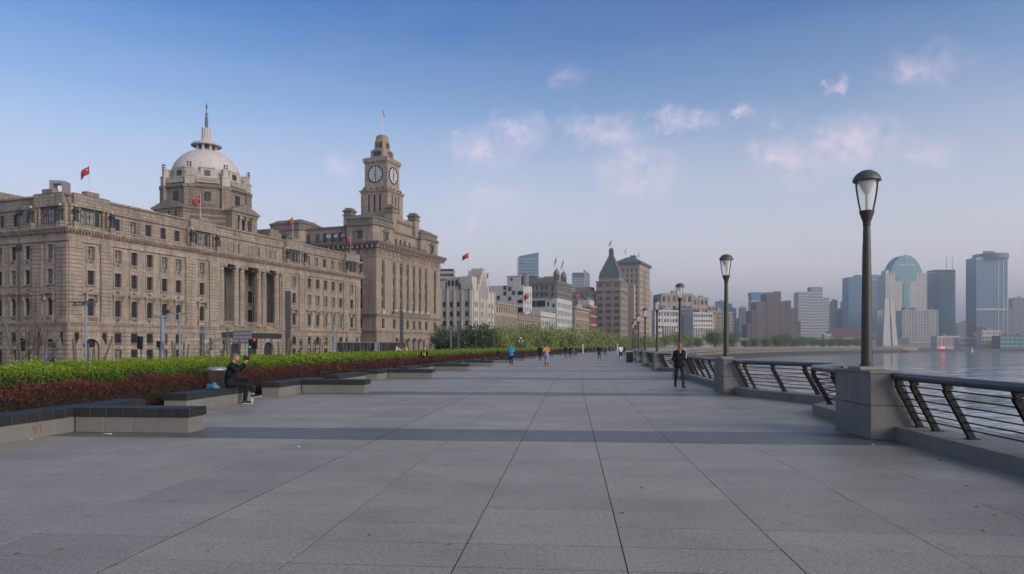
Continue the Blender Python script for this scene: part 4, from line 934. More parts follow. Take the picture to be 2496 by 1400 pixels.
# cream stepped art-deco front
b1 = bld('stepped_cream_building', 1151, 293.5, 'cream building with stepped ribbed top and red flag past the clock tower')
facade(b1, FR('s'), 30, STREET, 25.0, [2.6,6.4,9.6,12.8,16,19.2], [(17.9,2.1),(13.9,2.1),(10.0,2.1),(6.2,2.1),(2.3,2.1),(-1.5,2.1)], 1.3, M_white)
facade(b1, FR('f'), 25, STREET, 25.0, [3.3,5.2,10.2,12.6,16.9,18.8,22.6], [(17.9,2.2),(13.9,2.2),(10.0,2.2),(6.2,2.2),(2.3,2.2),(-1.5,2.2)], 1.05, M_white)
shell(b1, 25, 30, 25.0, M_white)
fn = MB()
for u in (1.2, 7.3, 8.4, 11.4, 14.6, 15.5, 20.6, 24.4): Ff.box(fn, u-.3, u+.3, 0, .45, 5+DZ, 25.6+DZ)
for u in (.8, 4.5, 8.0, 11.2, 14.4, 17.6): Fs.box(fn, u-.3, u+.3, 0, .4, 2+DZ, 25.5+DZ)
fn.build('vertical_ribs', M_white, b1, kind='stuff')
st = MB(); st.box(-.4, 4.0, -.35, 5, 25+DZ, 27.6+DZ); st.box(.3, 5.5, .3, 6.0, 27.6+DZ, 30.4+DZ); st.box(5.4, 17.5, -.2, 6, 25+DZ, 27.5+DZ); st.box(7.0,16.0,-.3,6,27.5+DZ,29.6+DZ); st.box(8.3,14.6,-.4,6,29.6+DZ,31.8+DZ); st.box(9.4,13.4,-.5,6,31.8+DZ,33.6+DZ); st.box(10.2,12.6,-.55,5,33.6+DZ,34.6+DZ); st.box(1,5,6.5,12,25+DZ,30.3+DZ); st.box(1.0,5,13,17,25+DZ,28.6+DZ)
for u in (7.6, 9.0, 10.4, 11.5, 12.6, 14.0, 15.4): Ff.box(st, u-.22, u+.22, .3, .75, 22+DZ, 26.5+DZ+max(0,6.5-abs(u-11.5)*1.7))
st.build('stepped_top', M_white, b1)
for u in (7.5, 9.2, 10.9): link('window', win1(1.0, 2.4, 1, 2, True), b1, None, (.95, u, 26.6+DZ), -math.pi/2)
x = b1.location; _p = Matrix.Rotation(FROT,4,'Z') @ Vector((3.0,3.0,0)); flag('flag', 'red flag over the cream stepped building', x.x+_p.x, x.y+_p.y, 30.4, 10.2, 3.3, seed=21, droop=.75, thick=.07)
_p = Matrix.Rotation(FROT,4,'Z') @ Vector((20,1.0,0)); flag('flag', 'small red flag right of the stepped cream top', x.x+_p.x, x.y+_p.y, 25, 9.0, 3.4, seed=22, droop=1.4, thick=.07)
# pink stepped tower behind
b2 = root('pink_stepped_tower', (at(1066, 420), 420, BZ), 0, 'pinkish stepped tower block behind the clock tower building', 'building')
mb = MB(); mb.box(0,9.5,0,12,0,47+DZ); mb.box(9.5,12.5,.5,12,0,39.2+DZ); mb.build('wall', M_pink, b2)
mb = MB()
for k in range(14): mb.box(-.03,9.53,-.06,0,8+k*2.9+DZ,9.3+k*2.9+DZ); 
for k in range(11): mb.box(9.6,12.53,.44,.5,8+k*2.9+DZ,9.3+k*2.9+DZ)
mb.build('window_band', M_gld, b2, kind='stuff')
# tan pilastered block
b3 = bld('tan_pilastered_building', 1208, 318, 'low tan stone building with rows of tall pilastered windows')
cs3 = [2.0+2.98*i for i in range(9)]
facade(b3, FR('f'), 28, STREET, 21.0, cs3, [(16.9,2.6),(6.0,9.0),(-1.5,4.5)], 1.5, M_tan, 2, 3, .5)
facade(b3, FR('s'), 25, STREET, 21.0, [4,9,14], [(16.9,2.6)], 1.3, M_tan); shell(b3, 28, 25, 21, M_tan)
mb = MB(); Ff.box(mb,-.3,28.3,0,.5,20.2+DZ,20.6+DZ); Ff.box(mb,-.6,28.6,-.2,.9,20.6+DZ,21.1+DZ); Ff.box(mb,-.1,28.1,0,.3,15.6+DZ,16.1+DZ); Fs.box(mb,-.3,25,0,.5,20.2+DZ,20.6+DZ); Fs.box(mb,-.6,25,-.2,.9,20.6+DZ,21.1+DZ); mb.build('cornice', M_tan, b3)
mb = MB()
for i in range(10): Ff.box(mb, .1+2.98*i, .9+2.98*i, 0, .35, 4.5+DZ, 15.6+DZ)
mb.build('pilaster_row', M_tan, b3, kind='stuff')
# white block behind
b4 = bld('white_office_block', 1276, 372, 'plain white block with scattered dark windows behind the tan building')
facade(b4, FR('s'), 21, STREET, 33.5, [(1.8,3.0),(1.8,3.0)], [(28.5,1.8),(24.0,1.8),(19.2,2.6),(14.2,1.8)], 3.0, M_white2, 3, 1, name='wall', u0=0)
for i, (u, z) in enumerate([(5.5,28.4),(7.6,30.6),(7.6,25.4),(10.3,28.2),(14,26),(17,26),(5.5,20.6),(10.3,20.4),(10.3,31.2),(14,21),(17,21)]): link('window', win1(1.7, 2.2, 2, 2, True), b4, None, (-.06, u, z+DZ), -math.pi/2)
facade(b4, FR('f'), 14, STREET, 33.5, [3,7,11], [(28,2),(24,2),(20,2)], 1.4, M_white2); shell(b4, 14, 21, 33.5, M_white2)
mb = MB(); mb.box(1,8,2,9.5,33.5+DZ,38.2+DZ); mb.box(.6,8.4,1.6,9.9,38.2+DZ,38.5+DZ); mb.build('penthouse', M_white2, b4)
mb = MB(); mb.lathe([(1.8,33.4+DZ),(1.8,38.0+DZ),(1.3,39.2+DZ),(.4,39.8+DZ)], 14, 3.0, 0.0); mb.build('water_tank', M_grey, b4, smooth=40)
link('window', win1(1.2,1.2,1,1,True), b4, None, (.94, 7.0, 36+DZ), -math.pi/2)
# grey mansard building with two cupolas
b5 = bld('cupola_building', 1358, 407, 'white building with dark grey balconied top floors and two small cupolas')
facade(b5, FR('s'), 23.5, STREET, 29.6, [(15.6,5.6),(9.9,5.6)], [(24.2,3.7),(18.6,3.0),(13,3)], 4, M_white2, 4, 2)
facade(b5, FR('f'), 32, STREET, 29.6, [2.5+3*i for i in range(10)], [(24,2.6),(19.5,2.6),(15,2.6),(10.5,2.6),(6,2.6),(1.5,2.6)], 1.3, M_white2)
for u, z in [(5.3,24.6),(2.0,23.8),(5.3,19.2),(2.0,18.8)]: link('window', win1(1.2,2.2,2,2,True), b5, None, (-.06,u,z+DZ), -math.pi/2)
facade(b5, FR('s'), 23.5, 29.6, 38.2, [20.2,17.6,14.6,12.2,9.0,6.6,2.8], [(33.6,2.6),(30.4,1.8)], 1.3, M_grey, name='upper_wall')
facade(b5, FR('f'), 32, 29.6, 38.2, [2.5,6,9.5,13,16.5,20,23.5,27,30], [(33.6,2.6),(30.4,1.8)], 1.3, M_grey, name='upper_wall')
shell(b5, 32, 23.5, 38.2, M_grey, top=True)
mb = MB()
for fr, U in ((Fs,23.5),(Ff,32)):
    fr.box(mb,-.5,U+.3,0,.6,29.4+DZ,29.9+DZ); fr.box(mb,-.4,U+.3,-.2,.6,37.2+DZ,37.7+DZ); fr.box(mb,-.2,U,-.3,.3,38.2+DZ,39.2+DZ)
for u in (18.9, 13.4, 7.8): Fs.box(mb, u-2.2, u+2.2, 0, .9, 32.6+DZ, 32.8+DZ); Fs.box(mb, u-2.2, u+2.2, .8, .9, 32.8+DZ, 33.8+DZ)
mb.build('cornice', M_grey, b5)
mb = MB(); mb.box(3,9,14,23,38.2+DZ,42.2+DZ); mb.box(2.5,9.5,13.5,23.4,42.2+DZ,42.5+DZ); mb.box(3,9,3.0,9,38.2+DZ,41.8+DZ); mb.build('roof_block', M_grey, b5); mb = MB(); mb.box(3.2,8,9.2,13.4,38.2+DZ,41.4+DZ); mb.build('glass_roof_room', M_teal, b5)
for k, (x_, y_) in enumerate(((5.0, 1.8), (20.0, 2.0))):
    mb = MB(); mb.lathe([(2.0,38.2+DZ),(2.0,38.9+DZ)], 8, x_, y_)
    for j in range(8): a = j*math.pi/4; mb.lathe([(.28,38.9+DZ),(.28,42.6+DZ)], 6, x_+1.6*math.cos(a), y_+1.6*math.sin(a))
    mb.lathe([(1.2,38.9+DZ),(1.2,42.6+DZ)], 8, x_, y_, mi=1); mb.lathe([(2.0,42.6+DZ),(2.1,43.0+DZ),(1.8,43.2+DZ),(1.75,44.0+DZ),(1.4,45.0+DZ),(.8,45.7+DZ),(.3,46.0+DZ),(.25,46.8+DZ),(.05,47.1+DZ)], 16, x_, y_); mb.build('cupola', [M_grey, M_gld], b5, smooth=40)
    p = Matrix.Rotation(FROT,4,'Z') @ Vector((x_,y_,0)); flag('flag', ('red flag on the nearer cupola mast', 'red flag on the farther cupola mast')[k], b5.location.x+p.x, b5.location.y+p.y, 47.0, 6.5, 3.6, seed=30+k, droop=2.0, thick=.08)
# low tan ornate and low white classical
b6 = bld('ornate_low_building', 1262, 345, 'low tan building with broken ornate parapet')
facade(b6, FR('f'), 33, STREET, 15.5, [2+3.2*i for i in range(10)], [(9.5,3.2),(4.0,3.2),(-1.5,3.2)], 1.5, M_peace); shell(b6,33,18,15.5,M_peace)
facade(b6, FR('s'), 18, STREET, 15.5, [4,9,14], [(9.5,3.2),(4.0,3.2)], 1.3, M_peace)
mb = MB(); Ff.box(mb,-.5,33.4,0,.7,14.2+DZ,14.8+DZ); Ff.box(mb,0,33,-.3,.2,15.5+DZ,16.6+DZ)
for i in range(9): Ff.box(mb, 1+3.8*i, 2.6+3.8*i, -.35, .35, 15.5+DZ, 17.5+DZ+(i%3)*.4)
mb.build('parapet', M_peace, b6)
b7 = bld('low_white_building', 1318, 380, 'low pale grey classical building in front of the cupola building')
facade(b7, FR('f'), 27, STREET, 19.2, [2+3.3*i for i in range(8)], [(12.5,3.0),(6.5,3.2),(.5,3.4)], 1.5, M_white2); facade(b7, FR('s'), 22, STREET, 19.2, [3,8,13], [(12.5,3.0)], 1.3, M_white2); shell(b7,27,22,19.2,M_white2)
mb = MB(); Ff.box(mb,-.6,27.4,0,.9,17.4+DZ,18.0+DZ); Fs.box(mb,-.6,22,0,.9,17.4+DZ,18.0+DZ); Ff.box(mb,-.4,27.3,0,.6,10.6+DZ,11.0+DZ); Fs.box(mb,-.4,22,0,.6,10.6+DZ,11.0+DZ); Ff.box(mb,0,27,-.3,.1,19.2+DZ,20.2+DZ); Fs.box(mb,0,22,-.3,.1,19.2+DZ,20.2+DZ); mb.build('cornice', M_white2, b7)
for px, py0, Y, w, sd, lab in ((1289,750,372,4.2,41,'red flag in front of the white block'), (1354,752,408,3.6,42,'red flag on pole at the corner of the cupola building'), (1411,738,450,3.8,43,'red flag above the grey columned building')):
    h = (py0-720)/F*Y + 2; flag('flag', lab, at(px,Y), Y, zat(py0,Y)-2, h+1.2, w, seed=sd, droop=.7, thick=.08)
b8 = bld('grey_columned_building', 1402, 446, 'grey classical building with cornice left of the red brick one')
facade(b8, FR('f'), 36, STREET, 26.5, [2.2+3.2*i for i in range(11)], [(20,3.4),(13.5,3.6),(7,3.6),(1,3.6)], 1.6, M_tan, joined=True); facade(b8, FR('s'), 20, STREET, 26.5, [3,7,11,15], [(20,3),(13.5,3),(7,3)], 1.4, M_tan, joined=True); shell(b8,36,20,26.5,M_tan)
mb = MB()
for fr, U in ((Ff,36),(Fs,20)): fr.box(mb,-.8,U+.6,0,1.2,25+DZ,25.8+DZ); fr.box(mb,-.5,U+.3,0,.7,18+DZ,18.5+DZ)
Ff.box(mb, 4, 16, -.4, .3, 26.5+DZ, 28.2+DZ); mb.build('cornice', M_tan, b8)
b9 = bld('red_brick_building', 1439, 483, 'narrow red brick building with pale trim')
facade(b9, FR('f'), 16, STREET, 29.5, [2.5,6.2,9.9,13.6], [(23.5,3),(17.5,3.2),(11.5,3.2),(5.5,3.2)], 1.5, M_brick, joined=True); facade(b9, FR('s'), 10, STREET, 29.5, [3,7], [(23.5,3),(17.5,3.2)], 1.3, M_brick, joined=True); shell(b9,16,10,29.5,M_brick)
mb = MB()
for fr, U in ((Ff,16),(Fs,10)):
    for z in (9.8, 15.8, 21.8, 28.3): fr.box(mb,-.3,U+.3,0,.5,z+DZ,z+.7+DZ)
mb.box(1,15,1,9,29.5+DZ,33+DZ); mb.build('pale_trim', M_white2, b9)
for x_ in (3.5, 12): MB().lathe([(2.6,33+DZ),(2.2,34.6+DZ),(.4,35.8+DZ)], 12, x_, 3.2).build('green_dome', M_gnr, b9, smooth=40)
# pyramid-roofed hotel
b10 = bld('pyramid_roof_hotel', 1513, 500, 'tall brown hotel with steep green pyramid roof and lantern', R(21))
rows10 = [(43.5,2.2)] + [(38.5-4.6*i,2.6) for i in range(9)]
facade(b10, FR('s'), 17.5, STREET, 47.5, [1.6,2.9,4.2,7.4,8.7,10.0,13.3,14.6,15.9], rows10, .95, M_peace, joined=True)
facade(b10, FR('f'), 24, STREET, 47.5, [2.5+2.6*i for i in range(8)], rows10, 1.1, M_peace, joined=True); shell(b10, 24, 17.5, 47.5, M_peace)
fw_ = FR('s', 1.0); facade(b10, fw_, 38, STREET, 40.5, [19.5,20.8,23.5,24.8,27.5,28.8,31.5,32.8,35.5], [(36.2,2.2)]+[(31.5-4.6*i,2.6) for i in range(7)], .95, M_peace, name='wing_wall', joined=True, u0=17.5)
mb = MB(); mb.box(1.2,22,17.5,38,40.2+DZ,40.4+DZ); Fs.box(mb,-.5,17.8,0,.6,40.6+DZ,41.2+DZ); Fs.box(mb,-.6,17.9,0,.7,46.8+DZ,47.5+DZ); Ff.box(mb,-.5,24.3,0,.6,40.6+DZ,41.2+DZ); Ff.box(mb,-.6,24.4,0,.7,46.8+DZ,47.5+DZ); mb.box(1.5,16,1.5,16,47.5+DZ,50.2+DZ); fw_.box(mb,17.6,38.3,0,.6,40.0+DZ,40.8+DZ); mb.box(3,12,22,34,40.4+DZ,44+DZ); mb.build('cornice', M_peace, b10)
mb = MB(); mb.taper(1.2,16.2,1.2,16.2,50.2+DZ,53.2+DZ,.6); mb.taper(1.9,15.5,1.9,15.5,53.2+DZ,65.4+DZ,5.2); mb.build('pyramid_roof', M_grn, b10)
mb = MB()
for sx, sy in ((0,0),(1,0),(0,1),(1,1)):
    a, c = (1.9 if not sx else 15.5), (1.9 if not sy else 15.5); mb.bar((a,c,53.2+DZ),(8.7+(a-8.7)*.235,8.7+(c-8.7)*.235,65.4+DZ),.5,.5)
mb.box(1.7,15.7,1.7,15.7,53.1+DZ,53.4+DZ); mb.box(6.8,10.6,6.8,10.6,65.4+DZ,66.0+DZ); mb.build('roof_trim', M_rtrim, b10)
mb = MB(); mb.box(7.2,10.2,7.2,10.2,66+DZ,69.6+DZ,0); mb.taper(6.9,10.5,6.9,10.5,69.6+DZ,72.0+DZ,1.2); mb.box(7.15,10.25,7.9,9.5,66.5+DZ,69.2+DZ,1); mb.box(7.9,9.5,7.15,10.25,66.5+DZ,69.2+DZ,1); mb.build('roof_lantern', [M_grn, M_gld], b10)
p = Matrix.Rotation(math.pi/2-R(21),4,'Z') @ Vector((8.7,8.7,0)); flag('flag', 'red flag on the pyramid roof lantern', b10.location.x+p.x, b10.location.y+p.y, 72, 6, 3.4, seed=51, droop=1.8, thick=.1)
# tall bank with hipped roof
b11 = bld('tall_hipped_bank', 1559, 540, 'tall beige stone bank with low hipped roof beside the pyramid roof', R(23))
rw11 = [(58.5-4.4*i,2.4) for i in range(13)]
facade(b11, FR('s'), 18, STREET, 64, [(2.5,1.2),(6.0,1.2),(9.4,1.2),(13,1.2),(16,1.2)], rw11, 1.2, M_boc, joined=True); facade(b11, FR('f'), 36, STREET, 64, [3+3.3*i for i in range(10)], rw11, 1.2, M_boc, joined=True); shell(b11,36,18,64,M_boc)
mb = MB(); mb.box(-1.4,37.4,-1.4,19.4,64+DZ,65+DZ); mb.taper(-1.6,37.6,-1.6,19.6,65+DZ,66+DZ,.3); mb.taper(-1.0,37,-1.0,19,66+DZ,70.2+DZ,(8,8)); mb.box(15,20,7,11,70+DZ,72.5+DZ); mb.build('hipped_roof', M_gnr, b11)
mb = MB()
for u in (12.3,14.8,17.3,19.8): Ff.box(mb, u-.35, u+.35, .0, .3, 24+DZ, 60+DZ)
mb.build('tall_ribs', M_boc, b11, kind='stuff')
MB().box(36,48,1,20,0,46+DZ).build('lower_wing', M_boc, b11); MB().box(-6,0,3,18,0,48+DZ).build('lower_wing', M_boc, b11)
for px, k in ((1526, 0), (1558, 1)):
    Y = 552; flag('flag', ('red flag on the thin mast between the two tall buildings', 'red flag on the mast above the hipped roof')[k], at(px,Y), Y, 64, (zat((603,614)[k],Y)-64), 3.0, seed=60+k, droop=2.2, thick=.1)
# glass towers behind the row
M_bgl = mat('blue curtain glass', (.08,.15,.22), .25, .06, .05); M_bgl2 = mat('slate blue glass', (.06,.10,.15), .25, .06, .05)
def lines(par, x0, x1, y, z0, z1, n, m, side=None, vert=0, th=.5):
    mb = MB()
    for i in range(n+1): z = z0+(z1-z0)*i/n; mb.box(x0, x1, y-.25, y, z-th/2, z+th/2)
    for i in range(vert+1) if vert else []: x = x0+(x1-x0)*i/vert; mb.box(x-th/2, x+th/2, y-.3, y, z0, z1)
    mb.build('floor_band', m, par, kind='stuff')
M_band = mat('pale floor band', (.33,.36,.40), .6, .05, .2)
g1 = root('slanted_glass_tower', (at(1264,900), 900, BZ), R(4), 'pale blue glass tower with slanted top behind the old row', 'building')
w_ = 49/F*900; mb = MB(); mb.add([(0,0,0),(w_,0,0),(w_,20,0),(0,20,0),(0,0,115+DZ),(w_,0,120+DZ),(w_,20,120+DZ),(0,20,115+DZ)],[(0,1,5,4),(1,2,6,5),(2,3,7,6),(3,0,4,7),(4,5,6,7)]); mb.build('glass_wall', M_bgl, g1); lines(g1, 0, w_, 0, 40, 112+DZ, 18, M_band, th=.9)
sgm = MB(); pts = [(4.2+2.0*math.cos(k*math.pi/3), 106+DZ+2.0*math.sin(k*math.pi/3)) for k in range(6)]; 
for k in range(6): a, c = pts[k], (4.2, 106+DZ); sgm.bar((a[0],-.3,a[1]),(c[0],-.3,c[1]),.8,.5)
sgm.build('red_emblem', M_red, g1)
g2 = root('blue_glass_block', (at(1396,800), 800, BZ), R(0), 'squat blue glass block with pale grid behind the cupolas', 'building')
mb = MB(); mb.box(0,13,0,15,0,84+DZ); mb.add([(13,0,0),(19.5,4,0),(19.5,15,0),(13,15,0),(13,0,87+DZ),(19.5,4,83+DZ),(19.5,15,83+DZ),(13,15,87+DZ)],[(0,1,5,4),(1,2,6,5),(4,5,6,7)]); mb.build('glass_wall', M_bgl2, g2); lines(g2, 0, 12.8, 0, 60, 78+DZ, 7, M_band, vert=7, th=.6)
g3 = root('framed_roof_tower', (at(120,420), 420, BZ), R(6), 'far lilac tower with an open square frame at its top', 'building')
M_lil = mat('lilac cladding', (.21,.175,.19), .7, .05, .3); mb = MB(); w_ = 37/F*420; mb.box(0,w_,0,6,0,92); mb.box(0,1.7,0,6,92,zat(439,420)+DZ); mb.box(w_-2.0,w_,0,6,92,zat(441,420)+DZ); mb.box(1.7,w_-2.0,0,6,zat(447,420)+DZ,zat(439.5,420)+DZ); mb.build('frame', M_lil, g3)
# ------------------------------------------------------------ far blocks and the skyline across the creek
M_fw = glass_mat('far window glass', (.025,.04,.055), (.12,.12,.12), .25, .6, .15)
M_fbr = mat('brown brick far', (.175,.118,.10), .9, .12, .1); M_fgr = mat('far pale concrete', (.50,.47,.45), .9, .1, .1); M_fgr2 = mat('far grey concrete', (.26,.26,.27), .9, .1, .1)
M_fbe = mat('far beige stone', (.34,.28,.24), .9, .1, .1); M_ftl = mat('far teal glass', (.10,.29,.32), .4, .05, .05); M_fpk = mat('far pink stone', (.62,.53,.49), .9, .08, .1)
M_roofr = mat('far red roof', (.13,.06,.055), .9, .1, .2); M_fbl = mat('far blue glass', (.06,.185,.29), .4, .05, .05); M_fdk = mat('far dark glass', (.03,.095,.16), .5, .05, .05)
def far(name, label, px0, px1, pyt, Y, m, nx, nz, depth=18, rz=0.0, style='grid', pane=M_fw, pw=.55, ph=.5, zb=8, side=True, group=None, pieces=None, top=None):
    """a far block: body, side return, and rows of windows standing in its front"""
    w = (px1-px0)/F*Y/math.cos(rz); h = zat(pyt, Y) - STREET
    r0 = root(name, (at(px0,Y), Y, STREET), rz, label, 'building', group)
    bd = MB(); segs = pieces or [(0, 1, 1)]
    for a, b, hh in segs: bd.box(a*w, b*w, 0 if hh == 1 else .35*((1-hh)*8), depth, -.5, h*hh)
    bd.build('wall', m, r0); g = MB()
    for a, b, hh in segs:
        y = 0 if hh == 1 else .35*((1-hh)*8); n = max(1, round(nx*(b-a))); k = max(1, round(nz*hh)); cw, ch = (b-a)*w/n, (h*hh-zb-.6)/k
        for j in range(k):
            z0 = zb + j*ch + ch*(1-ph)/2
            if style == 'band': g.box(a*w+.3, b*w-.3, y-.12, y, z0, z0+ch*ph)
            else:
                for i in range(n): x0 = a*w + i*cw + cw*(1-pw)/2; g.add([(x0,y-.12,z0),(x0+cw*pw,y-.12,z0),(x0+cw*pw,y-.12,z0+ch*ph),(x0,y-.12,z0+ch*ph)],[(0,1,2,3)])
    g.build('windows', pane, r0, kind='stuff')
    rgf = random.Random(int(px0)); mu = MB()
    for a, b, hh in segs:
        y = 0 if hh == 1 else .35*((1-hh)*8); n = max(2, int((b-a)*w/7))
        for i in range(n+1): x = a*w+(b-a)*w*i/n; mu.box(x-.35, x+.35, y-.3, y, zb*.5, h*hh-.3)
        mu.box(a*w-.3, b*w+.3, y-.45, y, h*hh-1.2, h*hh+.5)
    mu.build('mullions', m, r0, kind='stuff')
    a, b, hh = segs[0]
    for i in range(rgf.randint(1,3)): x = (a+(b-a)*rgf.uniform(.15,.7))*w; MB().box(x, x+w*rgf.uniform(.06,.16), 4, 9, h*hh, h*hh+rgf.uniform(2,5)).build('roof_plant', M_fgr2, r0)
    return r0, w, h
far('beige_office_block', 'broad beige modern block with tall windows behind the far waterfront', 1612, 1690, 716, 720, M_fbe, 6, 2, 25, R(8), ph=.6, zb=38, pw=.5)
far('beige_stepped_office', 'lower stepped beige block joined right of the broad one', 1680, 1748, 725, 725, M_fbe, 7, 2, 25, R(10), ph=.55, zb=36, pieces=[(0,.7,1),(.7,1,.84)])
r_, w_, h_ = far('columned_bank', 'pale classical bank with columned front and attic beyond the willows', 1597, 1655, 757, 640, M_fgr, 8, 5, 20, R(12), ph=.5)
mb = MB(); mb.box(-.6,w_+.6,-1.0,0,h_*.62,h_*.66); mb.box(-.8,w_+.8,-1.2,0,h_-1.2,h_-.4)
for i in range(6): mb.lathe([(.75,6),(.65,h_*.62)], 8, w_*.38+i*w_*.1, -.8)
mb.build('columns', M_fgr, r_, kind='stuff')
r_, w_, h_ = far('glass_roof_building', 'dark building with stepped glass roof between far classical fronts', 1655, 1700, 752, 690, M_grey, 8, 7, 20, R(14), ph=.5)
r_, w_, h_ = far('colonnade_front', 'grey classical front with long colonnade near the round trees', 1690, 1741, 763, 670, M_fgr, 8, 6, 20, R(16), ph=.45)
mb = MB(); mb.box(-.5,w_+.5,-1.2,0,h_*.6,h_*.65); mb.box(-.6,w_+.6,-1.2,0,h_-1,h_-.3)
for i in range(8): mb.lathe([(.6,5),(.5,h_*.6)], 8, 1+i*(w_-2)/7, -.7)
mb.build('columns', M_fgr, r_, kind='stuff')
far('dark_ornate_building', 'dark ornate stone building at the bend of the waterfront', 1741, 1772, 760, 745, M_peace, 5, 8, 18, R(16))
far('tan_corner_building', 'tan stone building at the far end of the old row', 1770, 1788, 762, 760, M_boc, 4, 9, 18, R(16))
for i, (a, b, t_, Y, m_, nm, lb) in enumerate([(1749,1766,735,1150,M_fbl,'blue_tower','slim blue tower left of the lamp post, behind the waterfront'),(1766,1784,741,1180,M_fbl,'blue_tower','blue grey tower with stepped top right behind the lamp post'),(1783,1794,752,1250,M_fdk,'slate_tower','narrow slate tower closing the row of blue towers'),
        (1797,1806,778,1500,M_fgr2,'pale_tower','short pale tower in the gap of the skyline'),(1806,1818,750,1450,M_fgr,'white_tower','slim white tower in the gap left of the brown block'),(1818,1831,762,1480,M_fgr2,'grey_tower','slim grey tower close left of the brown block')]):
    far(nm, lb, a, b, t_, Y, m_, 4, 18, 14, 0, group='far towers beyond the waterfront', ph=.45)
r_, w_, h_ = far('brown_stepped_block', 'broad brown brick block stepping up to a square centre', 1823, 1952, 716, 1150, M_fbr, 26, 19, 30, 0, pw=.42, ph=.5, pieces=[(.36,.62,1),(.17,.36,.85),(.62,.72,.84),(.72,.81,.87),(.08,.17,.7),(.81,.92,.73),(0,.08,.45),(.92,1,.5)])
far('flared_glass_tower', 'pale blue tower with flared crown behind the brown block', 1832, 1882, 733, 1400, M_fgr, 1, 20, 20, 0, 'band', M_fbl)
mb = MB(); Y = 1400; x0, x1 = at(1831,Y), at(1883,Y); z0, z1 = zat(735,Y), zat(713,Y); mb.add([(x0+1.5,Y,z0),(x1-1.5,Y,z0),(x1-1.5,Y+18,z0),(x0+1.5,Y+18,z0),(x0-1,Y,z1),(x1+1,Y,z1),(x1+1,Y+18,z1),(x0-1,Y+18,z1)],[(0,1,5,4),(1,2,6,5),(3,0,4,7),(4,5,6,7)])
o = mb.build('glass_crown', M_fbl); o.parent = [c for c in bpy.data.objects if c.name.startswith('flared_glass_tower')][0]; o.matrix_parent_inverse = Matrix.Translation(-o.parent.location)
r_, w_, h_ = far('white_banded_block', 'tall white apartment block with dark balcony bands', 1947, 2021, 712, 1400, M_fgr, 1, 18, 25, 0, 'band', M_fdk, pieces=[(.28,.78,.99),(0,.28,1),(.78,1,.9)], ph=.42)
mb = MB(); mb.box(.42*w_,.8*w_,2,20,h_*.97,h_*1.09); mb.build('roof_block', M_fgr2, r_)
for i, (a, b, t_, Y, lb) in enumerate([(2021,2031,742,1600,'slim hazy tower right of the white banded block'),(2031,2041,732,1650,'tall hazy tower with narrow crown right of the white block'),(2040,2056,757,1550,'low hazy apartment block before the blue tower'),(2055,2070,735,1700,'hazy slab tower touching the blue tower')]):
    far('hazy_tower', lb, a, b, t_, Y, M_fgr2, 4, 22, 14, 0, group='hazy apartment towers', ph=.45)
r_, w_, h_ = far('curved_blue_tower', 'wide blue glass tower behind the nearest lamp post', 2069, 2139, 676, 1500, M_fbl, 1, 26, 30, 0, 'band', M_fdk, ph=.4)
mb = MB(); mb.lathe([(h_*.0+11,0),(11,h_-3)], 20, 11, 11); mb.box(w_*.3,w_,0,20,h_,h_+5); mb.build('rounded_end', M_fbl, r_)
mb = MB(); mb.box(w_*.8,w_*.95,-.6,0,h_-7,h_-3.5); mb.build('roof_sign', mat('far yellow sign', (.55,.38,.1), .6, 0), r_)
far('beige_grid_block', 'narrow beige block left of the monument blades', 2139, 2158, 757, 1450, M_fgr, 6, 14, 14, 0)
# domed tower
r_, w_, h_ = far('dome_topped_tower', 'tall pinkish tower crowned by a teal glass dome with spire', 2159, 2259, 668, 1535, M_fpk, 14, 22, 40, 0, pane=M_ftl, pw=.36, ph=.62)
mb = MB(); cx_ = w_*.5; mb.box(w_*.43,w_*.57,-1.2,0,h_*.35,h_*.9,0); mb.build('glass_strip', M_ftl, r_)
mb = MB(); n = 22; R0 = w_*.385; prof = [(-R0*math.cos(math.pi*k/n), (zat(624,1600)-zat(668,1600))*math.sin(math.pi*k/n)**1.35) for k in range(n+1)]
vv = [(cx_+x, -1.0, h_+z) for x, z in prof] + [(cx_+x, 30, h_+z) for x, z in prof]; mb.add(vv, [tuple(range(n,-1,-1))] + [(k,k+1,n+2+k,n+1+k) for k in range(n)]); mb.box(cx_-w_*.25,cx_+w_*.25,-1.3,-.2,h_*.9,h_+.5); mb.build('glass_dome', M_ftl, r_)
mb = MB(); mb.box(cx_-.6,cx_+.6,-1.8,-1.0,h_*.85,h_+40); mb.box(cx_-w_*.2,cx_+w_*.2,-1.8,-1.0,h_+18,h_+20); mb.lathe([(.6,h_+40),(.15,h_+57)],8,cx_,5); mb.box(-1,w_*.27,-1.2,0,h_-.5,h_+1.5); mb.box(w_*.73,w_+1,-1.2,0,h_-.5,h_+1.5); mb.box(-1,w_+1,-1.0,0,h_*.89,h_*.90); mb.box(1,w_*.2,2,20,h_,h_+8); mb.box(w_*.75,w_*.9,2,20,h_,h_+10); mb.build('crown_frame', M_fpk, r_)
r_, w_, h_ = far('twin_mast_tower', 'teal glass tower with two thin masts on its right side', 2262, 2333, 664, 1570, M_ftl, 1, 26, 35, R(6), 'band', M_fdk, ph=.25)
mb = MB(); mb.box(0,w_*.42,-1,0,0,h_*.99); mb.box(w_*.3,w_,-.6,30,h_,h_+6); mb.build('dark_bay', M_fdk, r_); mb = MB()
for x in (.66,.9): mb.lathe([(.9,h_*.7),(.5,h_+34)],8,w_*x,-1)
for z in (.76,.8,.84): mb.box(w_*.5,w_*.98,-1.5,-.5,h_*z,h_*z+1)
mb.build('mast', M_fgr2, r_)
r_, w_, h_ = far('white_grid_hotel', 'white gridded hotel block in front of the domed tower', 2200, 2287, 757, 1400, M_fgr, 12, 12, 25, 0, pw=.6, ph=.55, zb=14)
